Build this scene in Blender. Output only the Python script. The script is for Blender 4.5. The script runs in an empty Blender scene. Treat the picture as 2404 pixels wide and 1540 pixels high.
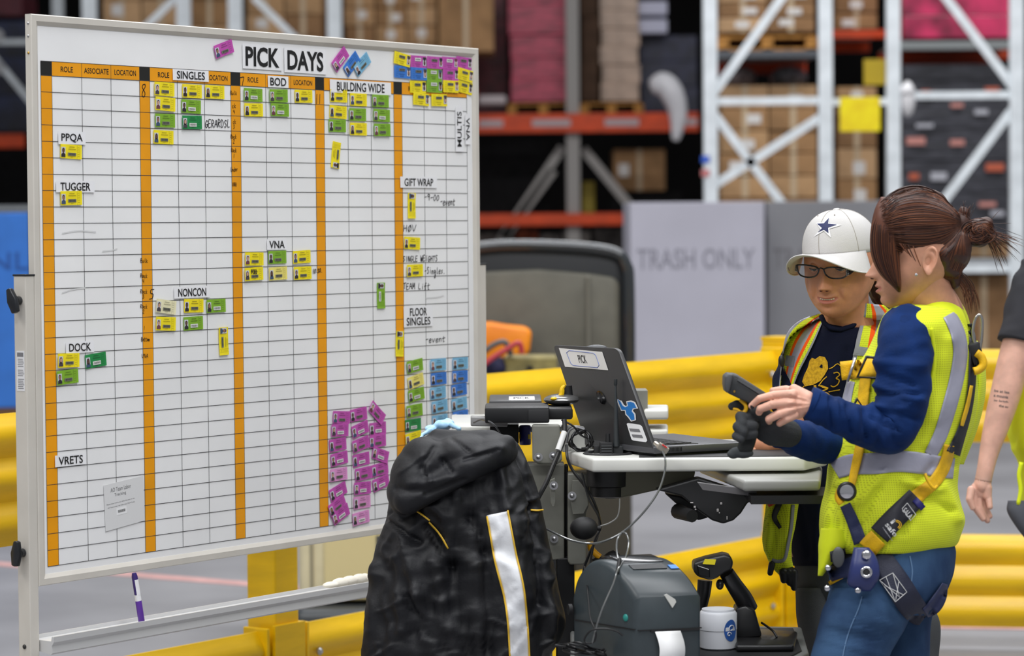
import bpy, bmesh, math, random
from math import sin, cos, pi, sqrt, atan, radians
from mathutils import Vector, Matrix, noise
from mathutils.bvhtree import BVHTree
random.seed(7)
SC = bpy.context.scene
COL = SC.collection

# ---------------------------------------------------------------- camera
FPX = 6500.0
_p = atan(246 / FPX); _a = -0.008
_r0 = Vector((1, 0, 0)); _u0 = Vector((0, sin(_p), cos(_p))); FW = Vector((0, cos(_p), -sin(_p)))
RT = _r0 * cos(_a) + _u0 * sin(_a); UP = _u0 * cos(_a) - _r0 * sin(_a)
CAM = Vector((0, 0, 1.55))
cam = bpy.data.cameras.new('camera'); camo = bpy.data.objects.new('camera', cam); COL.objects.link(camo)
m = Matrix((RT, UP, -FW)).transposed().to_4x4(); m.translation = CAM
camo.matrix_world = m
cam.sensor_width = 36; cam.lens = FPX / 2404 * 36
cam.clip_end = 200
cam.dof.use_dof = True; cam.dof.focus_distance = 6.42; cam.dof.aperture_fstop = 3.6; cam.dof.aperture_blades = 0
SC.camera = camo

# ---------------------------------------------------------------- light
world = bpy.data.worlds.new('world'); SC.world = world; world.use_nodes = True
bg = world.node_tree.nodes['Background']; bg.inputs[0].default_value = (0.93, 0.96, 1.0, 1); bg.inputs[1].default_value = 0.30
def area(name, loc, rot, sx, sy, power, col=(1, 1, 1)):
    l = bpy.data.lights.new(name, 'AREA'); l.shape = 'RECTANGLE'; l.size = sx; l.size_y = sy; l.energy = power; l.color = col
    o = bpy.data.objects.new(name, l); COL.objects.link(o); o.location = loc; o.rotation_euler = rot
    return o
# rows of high-bay lamps under the warehouse roof
for i, yy in enumerate((-3, 4, 11, 18)):
    area('ceiling_lamp', (1.5, yy, 8.5), (0, 0, 0), 9, 1.4, (620, 640, 620, 520)[i], (0.97, 0.98, 1.0))
area('ceiling_lamp', (-6, 2, 8.0), (0, radians(-35), 0), 2, 7, 330, (1, 0.99, 0.97))
SC.view_settings.view_transform = 'Standard'; SC.view_settings.look = 'None'
SC.view_settings.exposure = 0.0; SC.view_settings.gamma = 1.0; SC.view_settings.use_curve_mapping = False

# ---------------------------------------------------------------- helpers
def P(x, y, D):
    return CAM + D * (FW + (x - 1202) / FPX * RT - (y - 770) / FPX * UP)
def lin(c):
    c = c / 255.0
    return c / 12.92 if c <= 0.04045 else ((c + 0.055) / 1.055) ** 2.4
def rgb(c): return (lin(c[0]), lin(c[1]), lin(c[2]), 1.0)
MATS = {}
def mat(name, c, rough=0.6, metal=0.0, var=0.0, vscale=8.0, bump=0.0, bscale=200.0, c2=None, coat=0.0, emit=0.0, trans=0.0, sheen=0.0, alpha=1.0, stretch=None):
    if name in MATS: return MATS[name]
    m = bpy.data.materials.new(name); m.use_nodes = True; nt = m.node_tree; b = nt.nodes['Principled BSDF']
    b.inputs['Base Color'].default_value = rgb(c); b.inputs['Roughness'].default_value = rough; b.inputs['Metallic'].default_value = metal
    b.inputs['Coat Weight'].default_value = coat; b.inputs['Sheen Weight'].default_value = sheen * 0.2
    if rough >= 0.65: b.inputs['Specular IOR Level'].default_value = 0.12
    b.inputs['Transmission Weight'].default_value = trans; b.inputs['Alpha'].default_value = alpha
    tc = nt.nodes.new('ShaderNodeTexCoord'); mp = nt.nodes.new('ShaderNodeMapping'); nt.links.new(tc.outputs['Object'], mp.inputs['Vector'])
    if stretch: mp.inputs['Scale'].default_value = stretch
    if var or c2:
        n = nt.nodes.new('ShaderNodeTexNoise'); n.inputs['Scale'].default_value = vscale; n.inputs['Detail'].default_value = 6
        nt.links.new(mp.outputs[0], n.inputs['Vector'])
        r = nt.nodes.new('ShaderNodeValToRGB'); nt.links.new(n.outputs['Fac'], r.inputs['Fac'])
        lo = c2 if c2 else tuple(max(0, k * (1 - var)) for k in c); hi = c if c2 else tuple(min(255, k * (1 + var)) for k in c)
        r.color_ramp.elements[0].position = 0.35; r.color_ramp.elements[1].position = 0.65
        r.color_ramp.elements[0].color = rgb(lo); r.color_ramp.elements[1].color = rgb(hi)
        nt.links.new(r.outputs['Color'], b.inputs['Base Color'])
    if bump:
        n2 = nt.nodes.new('ShaderNodeTexNoise'); n2.inputs['Scale'].default_value = bscale; n2.inputs['Detail'].default_value = 4
        nt.links.new(mp.outputs[0], n2.inputs['Vector'])
        bp = nt.nodes.new('ShaderNodeBump'); bp.inputs['Strength'].default_value = bump; bp.inputs['Distance'].default_value = 0.002
        nt.links.new(n2.outputs['Fac'], bp.inputs['Height']); nt.links.new(bp.outputs['Normal'], b.inputs['Normal'])
    MATS[name] = m
    return m
def mesh_fabric(name, c, hole, k):
    """hi-vis mesh: small regular holes knitted into the cloth"""
    m = mat(name, c, 0.75, sheen=0.2); nt = m.node_tree; b = nt.nodes['Principled BSDF']
    tc = nt.nodes.new('ShaderNodeTexCoord'); sep = nt.nodes.new('ShaderNodeSeparateXYZ'); nt.links.new(tc.outputs['Object'], sep.inputs[0])
    def mth(op, a, bb=None):
        n = nt.nodes.new('ShaderNodeMath'); n.operation = op
        for i, v in enumerate((a, bb)):
            if v is None: continue
            if hasattr(v, 'is_linked') or hasattr(v, 'links'): nt.links.new(v, n.inputs[i])
            else: n.inputs[i].default_value = v
        return n.outputs[0]
    h = mth('ADD', sep.outputs['X'], mth('MULTIPLY', sep.outputs['Y'], 0.6))
    a = mth('SINE', mth('MULTIPLY', mth('ADD', h, sep.outputs['Z']), k)); c_ = mth('SINE', mth('MULTIPLY', mth('SUBTRACT', h, sep.outputs['Z']), k))
    f = mth('GREATER_THAN', mth('MULTIPLY', a, c_), 0.42)
    mx = nt.nodes.new('ShaderNodeMix'); mx.data_type = 'RGBA'
    nt.links.new(f, mx.inputs['Factor']); mx.inputs[6].default_value = rgb(c); mx.inputs[7].default_value = rgb(hole)
    nt.links.new(mx.outputs[2], b.inputs['Base Color'])
    return m

ORG = {}
class MB:
    def __init__(s): s.v = []; s.f = []; s.m = []
    def add(s, vs, fs, mi=0):
        b = len(s.v); s.v += [Vector(v) for v in vs]; s.f += [tuple(i + b for i in f) for f in fs]; s.m += [mi] * len(fs)
    def box(s, c, sz, ax=None, mi=0):
        """centre, full sizes, optional 3 axes"""
        c = Vector(c); ax = ax or (Vector((1, 0, 0)), Vector((0, 1, 0)), Vector((0, 0, 1)))
        vs = [c + ax[0] * (sz[0] / 2 * i) + ax[1] * (sz[1] / 2 * j) + ax[2] * (sz[2] / 2 * k) for i in (-1, 1) for j in (-1, 1) for k in (-1, 1)]
        s.add(vs, [(0, 1, 3, 2), (4, 6, 7, 5), (0, 4, 5, 1), (2, 3, 7, 6), (0, 2, 6, 4), (1, 5, 7, 3)], mi)
    def prism(s, pts, vec, mi=0):
        pts = [Vector(p) for p in pts]; n = len(pts); vec = Vector(vec)
        s.add(pts + [p + vec for p in pts], [tuple(range(n)), tuple(range(2 * n - 1, n - 1, -1))] + [(i, i + n, (i + 1) % n + n, (i + 1) % n) for i in range(n)], mi)
    def rings(s, rs, mi=0, cap=True, closed=True):
        n = len(rs[0]); b = len(s.v)
        for r in rs: s.v += [Vector(p) for p in r]
        for j in range(len(rs) - 1):
            for i in range(n if closed else n - 1):
                a = b + j * n + i; c = b + j * n + (i + 1) % n
                s.f.append((a, c, c + n, a + n)); s.m.append(mi)
        if cap and closed:
            s.f.append(tuple(b + i for i in range(n))[::-1]); s.m.append(mi)
            s.f.append(tuple(b + (len(rs) - 1) * n + i for i in range(n))); s.m.append(mi)
    def tube(s, path, r, seg=8, mi=0, sq=1.0):
        path = [Vector(p) for p in path]; rr = r if isinstance(r, (list, tuple)) else [r] * len(path)
        rs = []; prev = None
        for i, p in enumerate(path):
            t = (path[min(i + 1, len(path) - 1)] - path[max(i - 1, 0)]).normalized()
            if prev is None:
                a = t.cross(Vector((0, 0, 1)))
                if a.length < 0.1: a = t.cross(Vector((0, 1, 0)))
            else: a = prev - t * prev.dot(t)
            a.normalize(); prev = a; b = t.cross(a)
            rs.append([p + (a * cos(2 * pi * k / seg) + b * sin(2 * pi * k / seg) * sq) * rr[i] for k in range(seg)])
        s.rings(rs, mi)
    def lathe(s, o, ax, prof, seg=24, mi=0):
        """prof: list of (r, h) along axis"""
        o = Vector(o); ax = Vector(ax).normalized(); a = ax.cross(Vector((0, 1, 0)))
        if a.length < 0.1: a = ax.cross(Vector((1, 0, 0)))
        a.normalize(); b = ax.cross(a)
        s.rings([[o + ax * h + (a * cos(2 * pi * k / seg) + b * sin(2 * pi * k / seg)) * max(r, 1e-5) for k in range(seg)] for r, h in prof], mi)
    def ball(s, c, r, seg=16, rg=10, mi=0, ax=None):
        c = Vector(c); r = r if isinstance(r, (tuple, list)) else (r, r, r); ax = ax or (Vector((1, 0, 0)), Vector((0, 1, 0)), Vector((0, 0, 1)))
        s.rings([[c + ax[0] * (r[0] * sin(pi * j / rg) * cos(2 * pi * k / seg)) + ax[1] * (r[1] * sin(pi * j / rg) * sin(2 * pi * k / seg)) + ax[2] * (-r[2] * cos(pi * j / rg)) for k in range(seg)]
                 for j in [0.02] + list(range(1, rg)) + [rg - 0.02]], mi)
    def build(s, name, mats, parent=None, smooth=False, bevel=0.0, bseg=2, origin=None, mtx=None, sub=0, **tags):
        mats = mats if isinstance(mats, (list, tuple)) else [mats]
        vs = s.v
        if mtx is None:
            lo = Vector([min(v[i] for v in vs) for i in range(3)]); hi = Vector([max(v[i] for v in vs) for i in range(3)])
            o = Vector(origin) if origin is not None else Vector(((lo.x + hi.x) / 2, (lo.y + hi.y) / 2, lo.z if parent is None else (lo.z + hi.z) / 2))
        else: o = Vector((0, 0, 0))
        me = bpy.data.meshes.new(name); me.from_pydata([v - o for v in vs], [], s.f)
        for mt in mats: me.materials.append(mt)
        me.polygons.foreach_set('material_index', s.m)
        bm = bmesh.new(); bm.from_mesh(me); bmesh.ops.recalc_face_normals(bm, faces=bm.faces)
        if bevel:
            es = [e for e in bm.edges if len(e.link_faces) == 2 and e.calc_face_angle(0) > 0.5]
            bmesh.ops.bevel(bm, geom=es, offset=bevel, segments=bseg, affect='EDGES', profile=0.5, clamp_overlap=True)
        bm.to_mesh(me); bm.free()
        if smooth:
            me.polygons.foreach_set('use_smooth', [True] * len(me.polygons))
            if smooth != 'all': me.set_sharp_from_angle(angle=radians(40))
        return link(name, me, parent, o, mtx, **tags)
def link(name, me, parent=None, o=Vector((0, 0, 0)), mtx=None, **tags):
    ob = bpy.data.objects.new(name, me); COL.objects.link(ob)
    if parent is not None: ob.parent = parent
    if mtx is not None: ob.matrix_local = mtx; ORG[ob.name] = None
    else:
        ob.location = o - (ORG.get(parent.name) or Vector((0, 0, 0))) if parent is not None else o
        ORG[ob.name] = Vector(o)
    for k, v in tags.items():
        ob[{'cat': 'category'}.get(k, k)] = v
    return ob
def empty(name, loc, **tags):
    ob = bpy.data.objects.new(name, None); COL.objects.link(ob); ob.empty_display_size = 0.05; ob.location = loc; ORG[ob.name] = Vector(loc)
    for k, v in tags.items(): ob[{'cat': 'category'}.get(k, k)] = v
    return ob
TXT = {}
def text_geo(s_, narrow=1.0, bold=0.0, shear=0.0):
    """flat lettering geometry normalised to cap height 1, centred"""
    k = (s_, narrow, bold, shear)
    if k in TXT: return TXT[k]
    cu = bpy.data.curves.new('t', 'FONT'); cu.body = s_; cu.size = 1; cu.offset = bold; cu.shear = shear; cu.align_x = 'LEFT'; cu.resolution_u = 3
    cu.space_line = 0.8
    ob = bpy.data.objects.new('t', cu); COL.objects.link(ob); dg = bpy.context.evaluated_depsgraph_get(); dg.update()
    me = bpy.data.meshes.new_from_object(ob.evaluated_get(dg))
    vs = [v.co.copy() for v in me.vertices]; fs = [tuple(p.vertices) for p in me.polygons]
    bpy.data.objects.remove(ob); bpy.data.curves.remove(cu); bpy.data.meshes.remove(me)
    x0 = min(v.x for v in vs); x1 = max(v.x for v in vs); y0 = min(v.y for v in vs); y1 = max(v.y for v in vs)
    vs = [Vector(((v.x - (x0 + x1) / 2) / (x1 - x0), (v.y - (y0 + y1) / 2) / (y1 - y0), 0)) for v in vs]
    TXT[k] = (vs, fs, (x1 - x0) / (y1 - y0)); return TXT[k]
def text_on(mb, s_, c, ax, ay, w, h, mi=0, bold=0.0, shear=0.0):
    """lettering filling a w x h box centred on c, in the plane of ax, ay"""
    vs, fs, _ = text_geo(s_, 1.0, bold, shear)
    mb.add([Vector(c) + ax * (v.x * w) + ay * (v.y * h) for v in vs], fs, mi)
def catmull(pts, n=6):
    pts = [Vector(p) for p in pts]; out = []
    q = [pts[0] * 2 - pts[1]] + pts + [pts[-1] * 2 - pts[-2]]
    for i in range(1, len(q) - 2):
        for k in range(n):
            t = k / n; a, b, c, d = q[i - 1], q[i], q[i + 1], q[i + 2]
            out.append(0.5 * ((2 * b) + (c - a) * t + (2 * a - 5 * b + 4 * c - d) * t * t + (3 * b - a - 3 * c + d) * t ** 3))
    out.append(pts[-1]); return out
def smooth01(t):
    t = min(1, max(0, t)); return t * t * (3 - 2 * t)
def lerp(a, b, t): return a + (b - a) * t
def interp(keys, t):
    if t <= keys[0][0]: return keys[0][1:]
    for a, b in zip(keys, keys[1:]):
        if t <= b[0]:
            k = (t - a[0]) / (b[0] - a[0]); return tuple(lerp(p, q, k) for p, q in zip(a[1:], b[1:]))
    return keys[-1][1:]
X, Y, Z = Vector((1, 0, 0)), Vector((0, 1, 0)), Vector((0, 0, 1))
# ================================================================ SETTING
concrete = mat('concrete', (130, 129, 132), 0.5, var=0.07, vscale=1.3, bump=0.05, bscale=40)
b = MB(); b.box((0, 20, -0.05), (60, 70, 0.1)); b.build('floor', concrete, kind='structure')
b = MB(); b.box((0, 46, 5), (60, 0.3, 10)); b.build('wall_back', mat('dark_wall', (20, 18, 18), 0.9, var=0.2, vscale=0.6), kind='structure')
faded = mat('faded_paint', (196, 150, 145), 0.6, var=0.08, vscale=6)
def floor_pt(x, y):
    r = P(x, y, 1) - CAM; t = -CAM.z / r.z; return CAM + r * t
TN = [0]
def floor_line(x0, y0, x1, y1, w, label):
    TN[0] += 1
    a = floor_pt(x0, y0); c = floor_pt(x1, y1); d = (c - a).normalized(); n = Vector((-d.y, d.x, 0)) * w / 2
    b = MB(); b.prism([a - n, c - n, c + n, a + n], (0, 0, 0.003)); b.build('trim_%d' % TN[0], faded, kind='structure')
floor_line(-120, 1315, 900, 1397, 0.10, 'line')
floor_line(2190, 1473, 2600, 1478, 0.07, 'line')

YEL = mat('safety_yellow', (240, 194, 0), 0.42, coat=0.1, var=0.05, vscale=3, stretch=(1, 1, 6))
BD = Vector((0.586906, 0.809655, 0)); BN = Vector((0.809655, -0.586906, 0))   # direction along the board and its normal
def rail_profile(h):
    pr = []
    for i in range(25):
        t = i / 24; z = t * h; d = 0.028 * (0.5 - 0.5 * cos(t * 2 * pi * 3)) ** 0.7
        pr.append((d, z))
    return pr
def guard_rail(name, p0, p1, z0, h, nrm, **t):
    d = (p1 - p0).normalized(); pr = rail_profile(h)
    rs = []
    for q in (p0, p1):
        rs.append([Vector((q.x, q.y, z0)) + nrm * (0.02 + dd) + Z * zz for dd, zz in pr] + [Vector((q.x, q.y, z0)) + nrm * (dd + 0.014) + Z * zz for dd, zz in reversed(pr)])
    b = MB(); b.rings(rs); r = b.build(name, YEL, smooth=True, **t)
    for q, s in ((p0, 1), (p1, -1)):
        e = MB(); e.box(Vector((q.x, q.y, z0 + h / 2)) + nrm * 0.012 + d * 0.03 * s, (0.012, 0.09, h + 0.02), (d, nrm, Z)); e.build('end_plate', YEL, r, bevel=0.003)
        for zz in (0.25, 0.75):
            k = MB(); k.lathe(Vector((q.x, q.y, z0 + h * zz)) + nrm * 0.045 + d * 0.09 * s, nrm, [(0.012, 0), (0.012, 0.006), (0.006, 0.012)], 8); k.build('bolt', STEEL, r)
    return r
STEEL = mat('steel', (190, 190, 192), 0.3, 0.9)
ZT, ZH = 1.083, 0.335; LT = 0.415
def at_z(x, y, z):
    r = P(x, y, 1) - CAM; t = (z - CAM.z) / r.z; return CAM + r * t
cor = at_z(1834, 820, ZT); cor.z = 0
def along(x, base=cor, dr=BD):
    """point of the rail line that projects to pixel column x"""
    n = Vector((dr.y, -dr.x, 0)); r = P(x, 1000, 1) - CAM; r.z = 0
    o = Vector((0, 0, 0)); t = (base - o).dot(n) / r.dot(n); q = r * t; q.z = 0; return q
PX = [-600, 636, 1834]
posts = [along(x) for x in PX]
RD = Vector((1, -0.16, 0)).normalized(); RN = Vector((-0.16, -1, 0)).normalized()
posts2 = [cor + RD * 2.6]
def rail_post(q, ax, label, h=1.12):
    b = MB(); b.box(q + Z * h / 2, (0.105, 0.105, h), (ax, Vector((-ax.y, ax.x, 0)), Z)); r = b.build('guard_rail_post', YEL, bevel=0.008, label=label, cat='post', group='yellow guard rail posts')
    c = MB(); c.box(q + Z * 0.006, (0.24, 0.24, 0.012), (ax, Vector((-ax.y, ax.x, 0)), Z)); c.build('base_plate', YEL, r)
    c = MB(); c.box(q + Z * (h + 0.004), (0.108, 0.108, 0.012), (ax, Vector((-ax.y, ax.x, 0)), Z)); c.build('cap', YEL, r)
    for z0 in (LT - ZH, ZT - ZH):
        c = MB(); c.box(q + BN * 0.058 + Z * (z0 + ZH / 2) - BD * 0.0, (0.13, 0.012, ZH + 0.03), (ax, Vector((-ax.y, ax.x, 0)), Z)); c.build('bracket', YEL, r)
rail_post(posts[0], BD, 'yellow steel guard rail post left of the whiteboard, out at the edge')
rail_post(posts[1], BD, 'yellow square steel post under the whiteboard, left of the hanging black coat')
rail_post(posts[2], BD, 'yellow steel corner post of the guard rail behind the woman in the white cap')
rail_post(posts2[0], RD, 'yellow steel guard rail post beyond the far right edge behind the dark shirt')
for i in range(2):
    for top, nm in ((ZT, 'upper'), (LT, 'lower')):
        side = ('on the left, passing behind the left leg of the whiteboard', 'running from behind the black coat to the corner post')[i]
        guard_rail('guard_rail', posts[i] + BD * 0.055, posts[i + 1] - BD * 0.055, top - ZH, ZH, BN, label='%s yellow corrugated guard rail %s' % (nm, side), cat='guard rail', group='yellow guard rails')
for top, nm in ((ZT, 'upper'), (LT, 'lower')):
    guard_rail('guard_rail', cor + RD * 0.08, posts2[0] - RD * 0.055, top - ZH, ZH, RN, label='%s yellow corrugated guard rail at right behind the two women' % nm, cat='guard rail', group='yellow guard rails')

# ---------------------------------------------------------------- racks
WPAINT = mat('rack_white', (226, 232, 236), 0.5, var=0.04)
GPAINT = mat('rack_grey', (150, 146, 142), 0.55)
ORANGE = mat('rack_orange', (206, 66, 8), 0.5, var=0.06)
CARD = [mat('carton_%d' % i, c, 0.85, var=0.08, vscale=5) for i, c in enumerate([(178, 142, 104), (160, 124, 88), (192, 156, 118), (146, 112, 80)])]
TAPE = mat('carton_tape', (196, 172, 140), 0.4); CLABEL = mat('carton_label', (222, 218, 214), 0.6)
PALLET = mat('pallet_wood', (178, 128, 70), 0.85, var=0.15, vscale=12)
PINK = mat('pink_wrap', (168, 62, 84), 0.35, var=0.2, vscale=6, coat=0.2, stretch=(1, 1, 5))
DARKW = mat('dark_wrap', (76, 76, 84), 0.35, c2=(42, 42, 48), vscale=7, stretch=(1, 1, 6))
CLEAR = mat('clear_wrap_box', (176, 152, 134), 0.35, var=0.12, vscale=7)
NAVY = mat('navy_wrap', (40, 42, 62), 0.5, var=0.2)
MAROON = mat('maroon_wrap', (92, 34, 44), 0.45, var=0.2)
def zat(y, D): return P(1202, y, D).z
def xat(x, D): return P(x, 400, D).x
def yat(D): return P(1202, 500, D).y
def rack_frame(x0, x1, D, label, diags, hor, w=0.1, top=5.2):
    """upright frame seen end-on: two uprights joined by braces"""
    a, c = xat(x0, D), xat(x1, D); y = yat(D)
    r = empty('rack_upright_frame', ((a + c) / 2, y, 0), label=label, cat='rack frame', group='white pallet rack uprights')
    for xx in (a, c):
        b = MB(); b.box((xx, y, top / 2), (w, 0.075, top)); b.build('upright', WPAINT, r, bevel=0.008)
        b = MB(); b.box((xx, y, 0.008), (0.18, 0.14, 0.016)); b.build('foot_plate', WPAINT, r)
    for (px0, py0, px1, py1) in diags:
        p0 = Vector((xat(px0, D), y + 0.02, zat(py0, D))); p1 = Vector((xat(px1, D), y + 0.02, zat(py1, D))); d = (p1 - p0).normalized()
        b = MB(); b.box((p0 + p1) / 2, ((p1 - p0).length, 0.03, 0.062), (d, Y, d.cross(Y))); b.build('brace', WPAINT, r)
    for py in hor:
        b = MB(); b.box(((a + c) / 2, y + 0.02, zat(py, D)), (c - a, 0.03, 0.055)); b.build('brace', WPAINT, r)
    return r
DR = 20.0
rack_frame(1668, 1938, DR, 'white rack upright frame left of the yellow square sign', [(1675, 225, 1845, -10), (1680, 275, 1845, 495), (1845, -10, 1930, -130), (1930, 700, 1675, 860), (1845, 495, 1930, 620), (1672, 442, 1925, 282)], [242, 690, 870, -140])
rack_frame(2097, 2386, DR, 'white rack upright frame at the far right edge, right of the yellow square sign', [(2200, -25, 2380, 215), (2375, 270, 2200, 500), (2200, -25, 2110, -150), (2200, 500, 2105, 640)], [232, 640, -160])
DL = 25.0
rack_frame(216, 436, DL, 'white rack upright frame showing above the whiteboard at left, nearest the corner', [(352, 52, 420, -12), (352, 52, 225, 160), (225, 190, 430, 420)], [175, 470], w=0.13)
rack_frame(557, 789, DL, 'white rack upright frame showing above the heading of the whiteboard', [(600, -10, 690, 80), (690, 80, 780, 170), (780, 200, 565, 430)], [190, 480], w=0.13)
rack_frame(-40, 142, 30.0, 'greyish rack upright frame farthest left, beyond the whiteboard corner', [(-30, 100, 130, 300)], [90, 480], w=0.12)
# spacer with the yellow sign
x0, x1 = xat(1945, DR), xat(2092, DR)
b = MB(); b.box(((x0 + x1) / 2, yat(DR) - 0.0, zat(246, DR)), (x1 - x0, 0.05, 0.05)); sp = b.build('rack_spacer', WPAINT, label='white spacer bar joining two rack uprights behind the yellow square sign', cat='spacer')
b = MB(); b.box(((xat(1970, DR) + xat(2064, DR)) / 2, yat(DR) - 0.05, zat(276, DR)), (xat(2064, DR) - xat(1970, DR), 0.012, zat(236, DR) - zat(316, DR)))
b.build('rack_sign', mat('sign_yellow', (255, 222, 20), 0.35, var=0.06, vscale=8), bevel=0.003, label='bright yellow square sign hanging between two white rack uprights', cat='sign')
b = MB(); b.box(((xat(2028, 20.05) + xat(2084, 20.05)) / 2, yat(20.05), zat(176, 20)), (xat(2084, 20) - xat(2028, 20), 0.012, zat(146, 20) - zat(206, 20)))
b.build('rack_sign', mat('sign_yellow_dull', (176, 150, 20), 0.4), bevel=0.003, label='dull yellow square sign behind the brighter yellow sign', cat='sign')
# stickers on the left white upright
for (px, c, nm) in ((1655, (40, 90, 200), 'blue'), (1655, (200, 120, 120), 'pale red')):
    py = 378 if nm == 'blue' else 410
    b = MB(); b.box((xat(px, DR), yat(DR) - 0.04, zat(py, DR)), (0.06, 0.004, 0.05)); b.build('rack_sticker', mat('stk' + nm, c), label='%s sticker on the white rack upright left of the yellow sign' % nm, cat='sticker')

def beam(x0, x1, ytop, ybot, D, m, label, cat='rack beam', grp='orange rack beams', nm='rack_beam'):
    a, c = xat(x0, D), xat(x1, D); z1, z0 = zat(ytop, D), zat(ybot, D)
    b = MB(); b.box(((a + c) / 2, yat(D), (z0 + z1) / 2), (c - a, 0.06, z1 - z0)); r = b.build(nm, m, bevel=0.006, label=label, cat=cat, group=grp)
    return r
DB = 27.0
beam(1040, 1640, 268, 312, DB, ORANGE, 'upper orange rack beam between the whiteboard and the white rack upright')
beam(1040, 1640, 502, 530, DB, ORANGE, 'lower orange rack beam just above the black machine back')
beam(-120, 60, 306, 338, 30, ORANGE, 'orange rack beam at far left beside the whiteboard')
beam(1945, 2080, 78, 98, 23.5, ORANGE, 'short orange beam seen above the yellow square sign')
beam(2110, 2400, 128, 150, 23.5, ORANGE, 'orange beam under the pink wrapped load at right')
beam(1680, 1930, 125, 143, 22.4, mat('slate_beam', (84, 88, 94), 0.5), 'slate grey shelf edge under the cartons left of the yellow sign', grp='grey shelf edges')
beam(2110, 2400, 106, 126, 22.4, mat('grey_beam', (138, 142, 142), 0.5), 'pale grey shelf edge under the pink load at right', grp='grey shelf edges')
beam(2240, 2372, 617, 646, 22.4, mat('grey_beam2', (178, 182, 186), 0.5), 'pale grey shelf edge behind the ponytail bun of the woman in blue', grp='grey shelf edges')
# labels on the orange beam
for px0, px1, nm in ((1125, 1182, 'left'), (1250, 1340, 'middle'), (1420, 1500, 'right'), (1600, 1636, 'rightmost')):
    b = MB(); b.box(((xat(px0, DB) + xat(px1, DB)) / 2, yat(DB) - 0.035, zat(290, DB)), (xat(px1, DB) - xat(px0, DB), 0.004, 0.07)); b.build('beam_label', mat('beam_lab', (178, 160, 162), 0.5), label='pale location label on the upper orange beam, %s of the four' % nm, cat='label', group='labels on the orange beam')
# central grey upright with diagonals
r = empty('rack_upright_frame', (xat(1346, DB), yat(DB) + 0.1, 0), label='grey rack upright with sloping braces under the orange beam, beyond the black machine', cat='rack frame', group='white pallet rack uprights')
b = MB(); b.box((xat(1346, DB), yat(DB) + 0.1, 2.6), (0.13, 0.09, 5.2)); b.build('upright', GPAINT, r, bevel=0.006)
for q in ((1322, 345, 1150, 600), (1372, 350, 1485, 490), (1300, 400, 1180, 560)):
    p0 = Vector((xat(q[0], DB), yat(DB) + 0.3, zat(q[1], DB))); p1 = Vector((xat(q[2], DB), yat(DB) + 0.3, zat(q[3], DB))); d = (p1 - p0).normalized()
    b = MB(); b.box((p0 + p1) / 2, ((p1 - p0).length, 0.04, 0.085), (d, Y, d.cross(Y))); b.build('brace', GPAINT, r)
for xx, nm in ((1190, 'left'), (1420, 'right')):
    pass

def pallet(x0, x1, ybot, D, label, depth=1.0):
    a, c = xat(x0, D), xat(x1, D); y = yat(D) + depth / 2; z = zat(ybot, D); w = c - a
    r = empty('pallet', ((a + c) / 2, y, z), label=label, cat='pallet', group='wooden pallets in the racks')
    for k in range(3):
        b = MB(); b.box((a + w * (0.05 + 0.45 * k), y, z + 0.05), (0.09, depth, 0.1)); b.build('bearer', PALLET, r)
    for k in range(6):
        b = MB(); b.box(((a + c) / 2, y - depth / 2 + depth * (k + 0.5) / 6, z + 0.11), (w, depth / 7.5, 0.02)); b.build('deck_board', PALLET, r)
    b = MB(); b.box(((a + c) / 2, y - depth / 2 + 0.05, z + 0.010), (w, 0.1, 0.018)); b.build('deck_board', PALLET, r)
    return z + 0.12
def carton(x0, x1, y0, y1, D, depth, mi, label, lab=None, group='cartons in the racks'):
    a, c = xat(x0, D), xat(x1, D); z1, z0 = zat(y0, D), zat(y1, D); y = yat(D) + depth / 2
    g = 0.004
    b = MB(); b.box(((a + c) / 2, y, (z0 + z1) / 2), (c - a - 2 * g, depth, z1 - z0 - 2 * g)); r = b.build('carton', CARD[mi % 4], bevel=0.006, label=label, cat='carton', group=group)
    t = MB(); t.box(((a + c) / 2, y - depth / 2 - 0.002, (z0 + z1) / 2), (0.05, 0.004, z1 - z0 - 2 * g)); t.build('tape', TAPE, r)
    if lab:
        t = MB(); t.box((a + (c - a) * lab[0], y - depth / 2 - 0.004, z0 + (z1 - z0) * lab[1]), ((c - a) * lab[2], 0.004, (z1 - z0) * lab[3])); t.build('shipping_label', CLABEL, r)
    return r
ORD = ['bottom', 'second', 'third', 'fourth', 'fifth', 'sixth', 'seventh', 'eighth']
def stack(x0, x1, ytop, ybot, D, rows, cols, depth, where, seed=1, labp=0.5):
    rd = random.Random(seed); dy = (ybot - ytop) / rows; dx = (x1 - x0) / cols
    for j in range(rows):
        for i in range(cols):
            yb = ybot - j * dy; jx = rd.uniform(-2, 2)
            cn = ['left', 'middle', 'right'][i if cols == 3 else (0 if i == 0 else 2)] if cols > 1 else ''
            lb = 'brown carton %s, %s row from below%s' % (where, ORD[j], (' at %s' % cn) if cn else '')
            carton(x0 + i * dx + (jx if i == 0 else 0), x0 + (i + 1) * dx - 1, yb - dy, yb, D + rd.uniform(0, 0.04), depth, rd.randrange(4), lb, (rd.uniform(0.3, 0.7), rd.uniform(0.35, 0.65), 0.3, 0.42) if rd.random() < labp else None)
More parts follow.
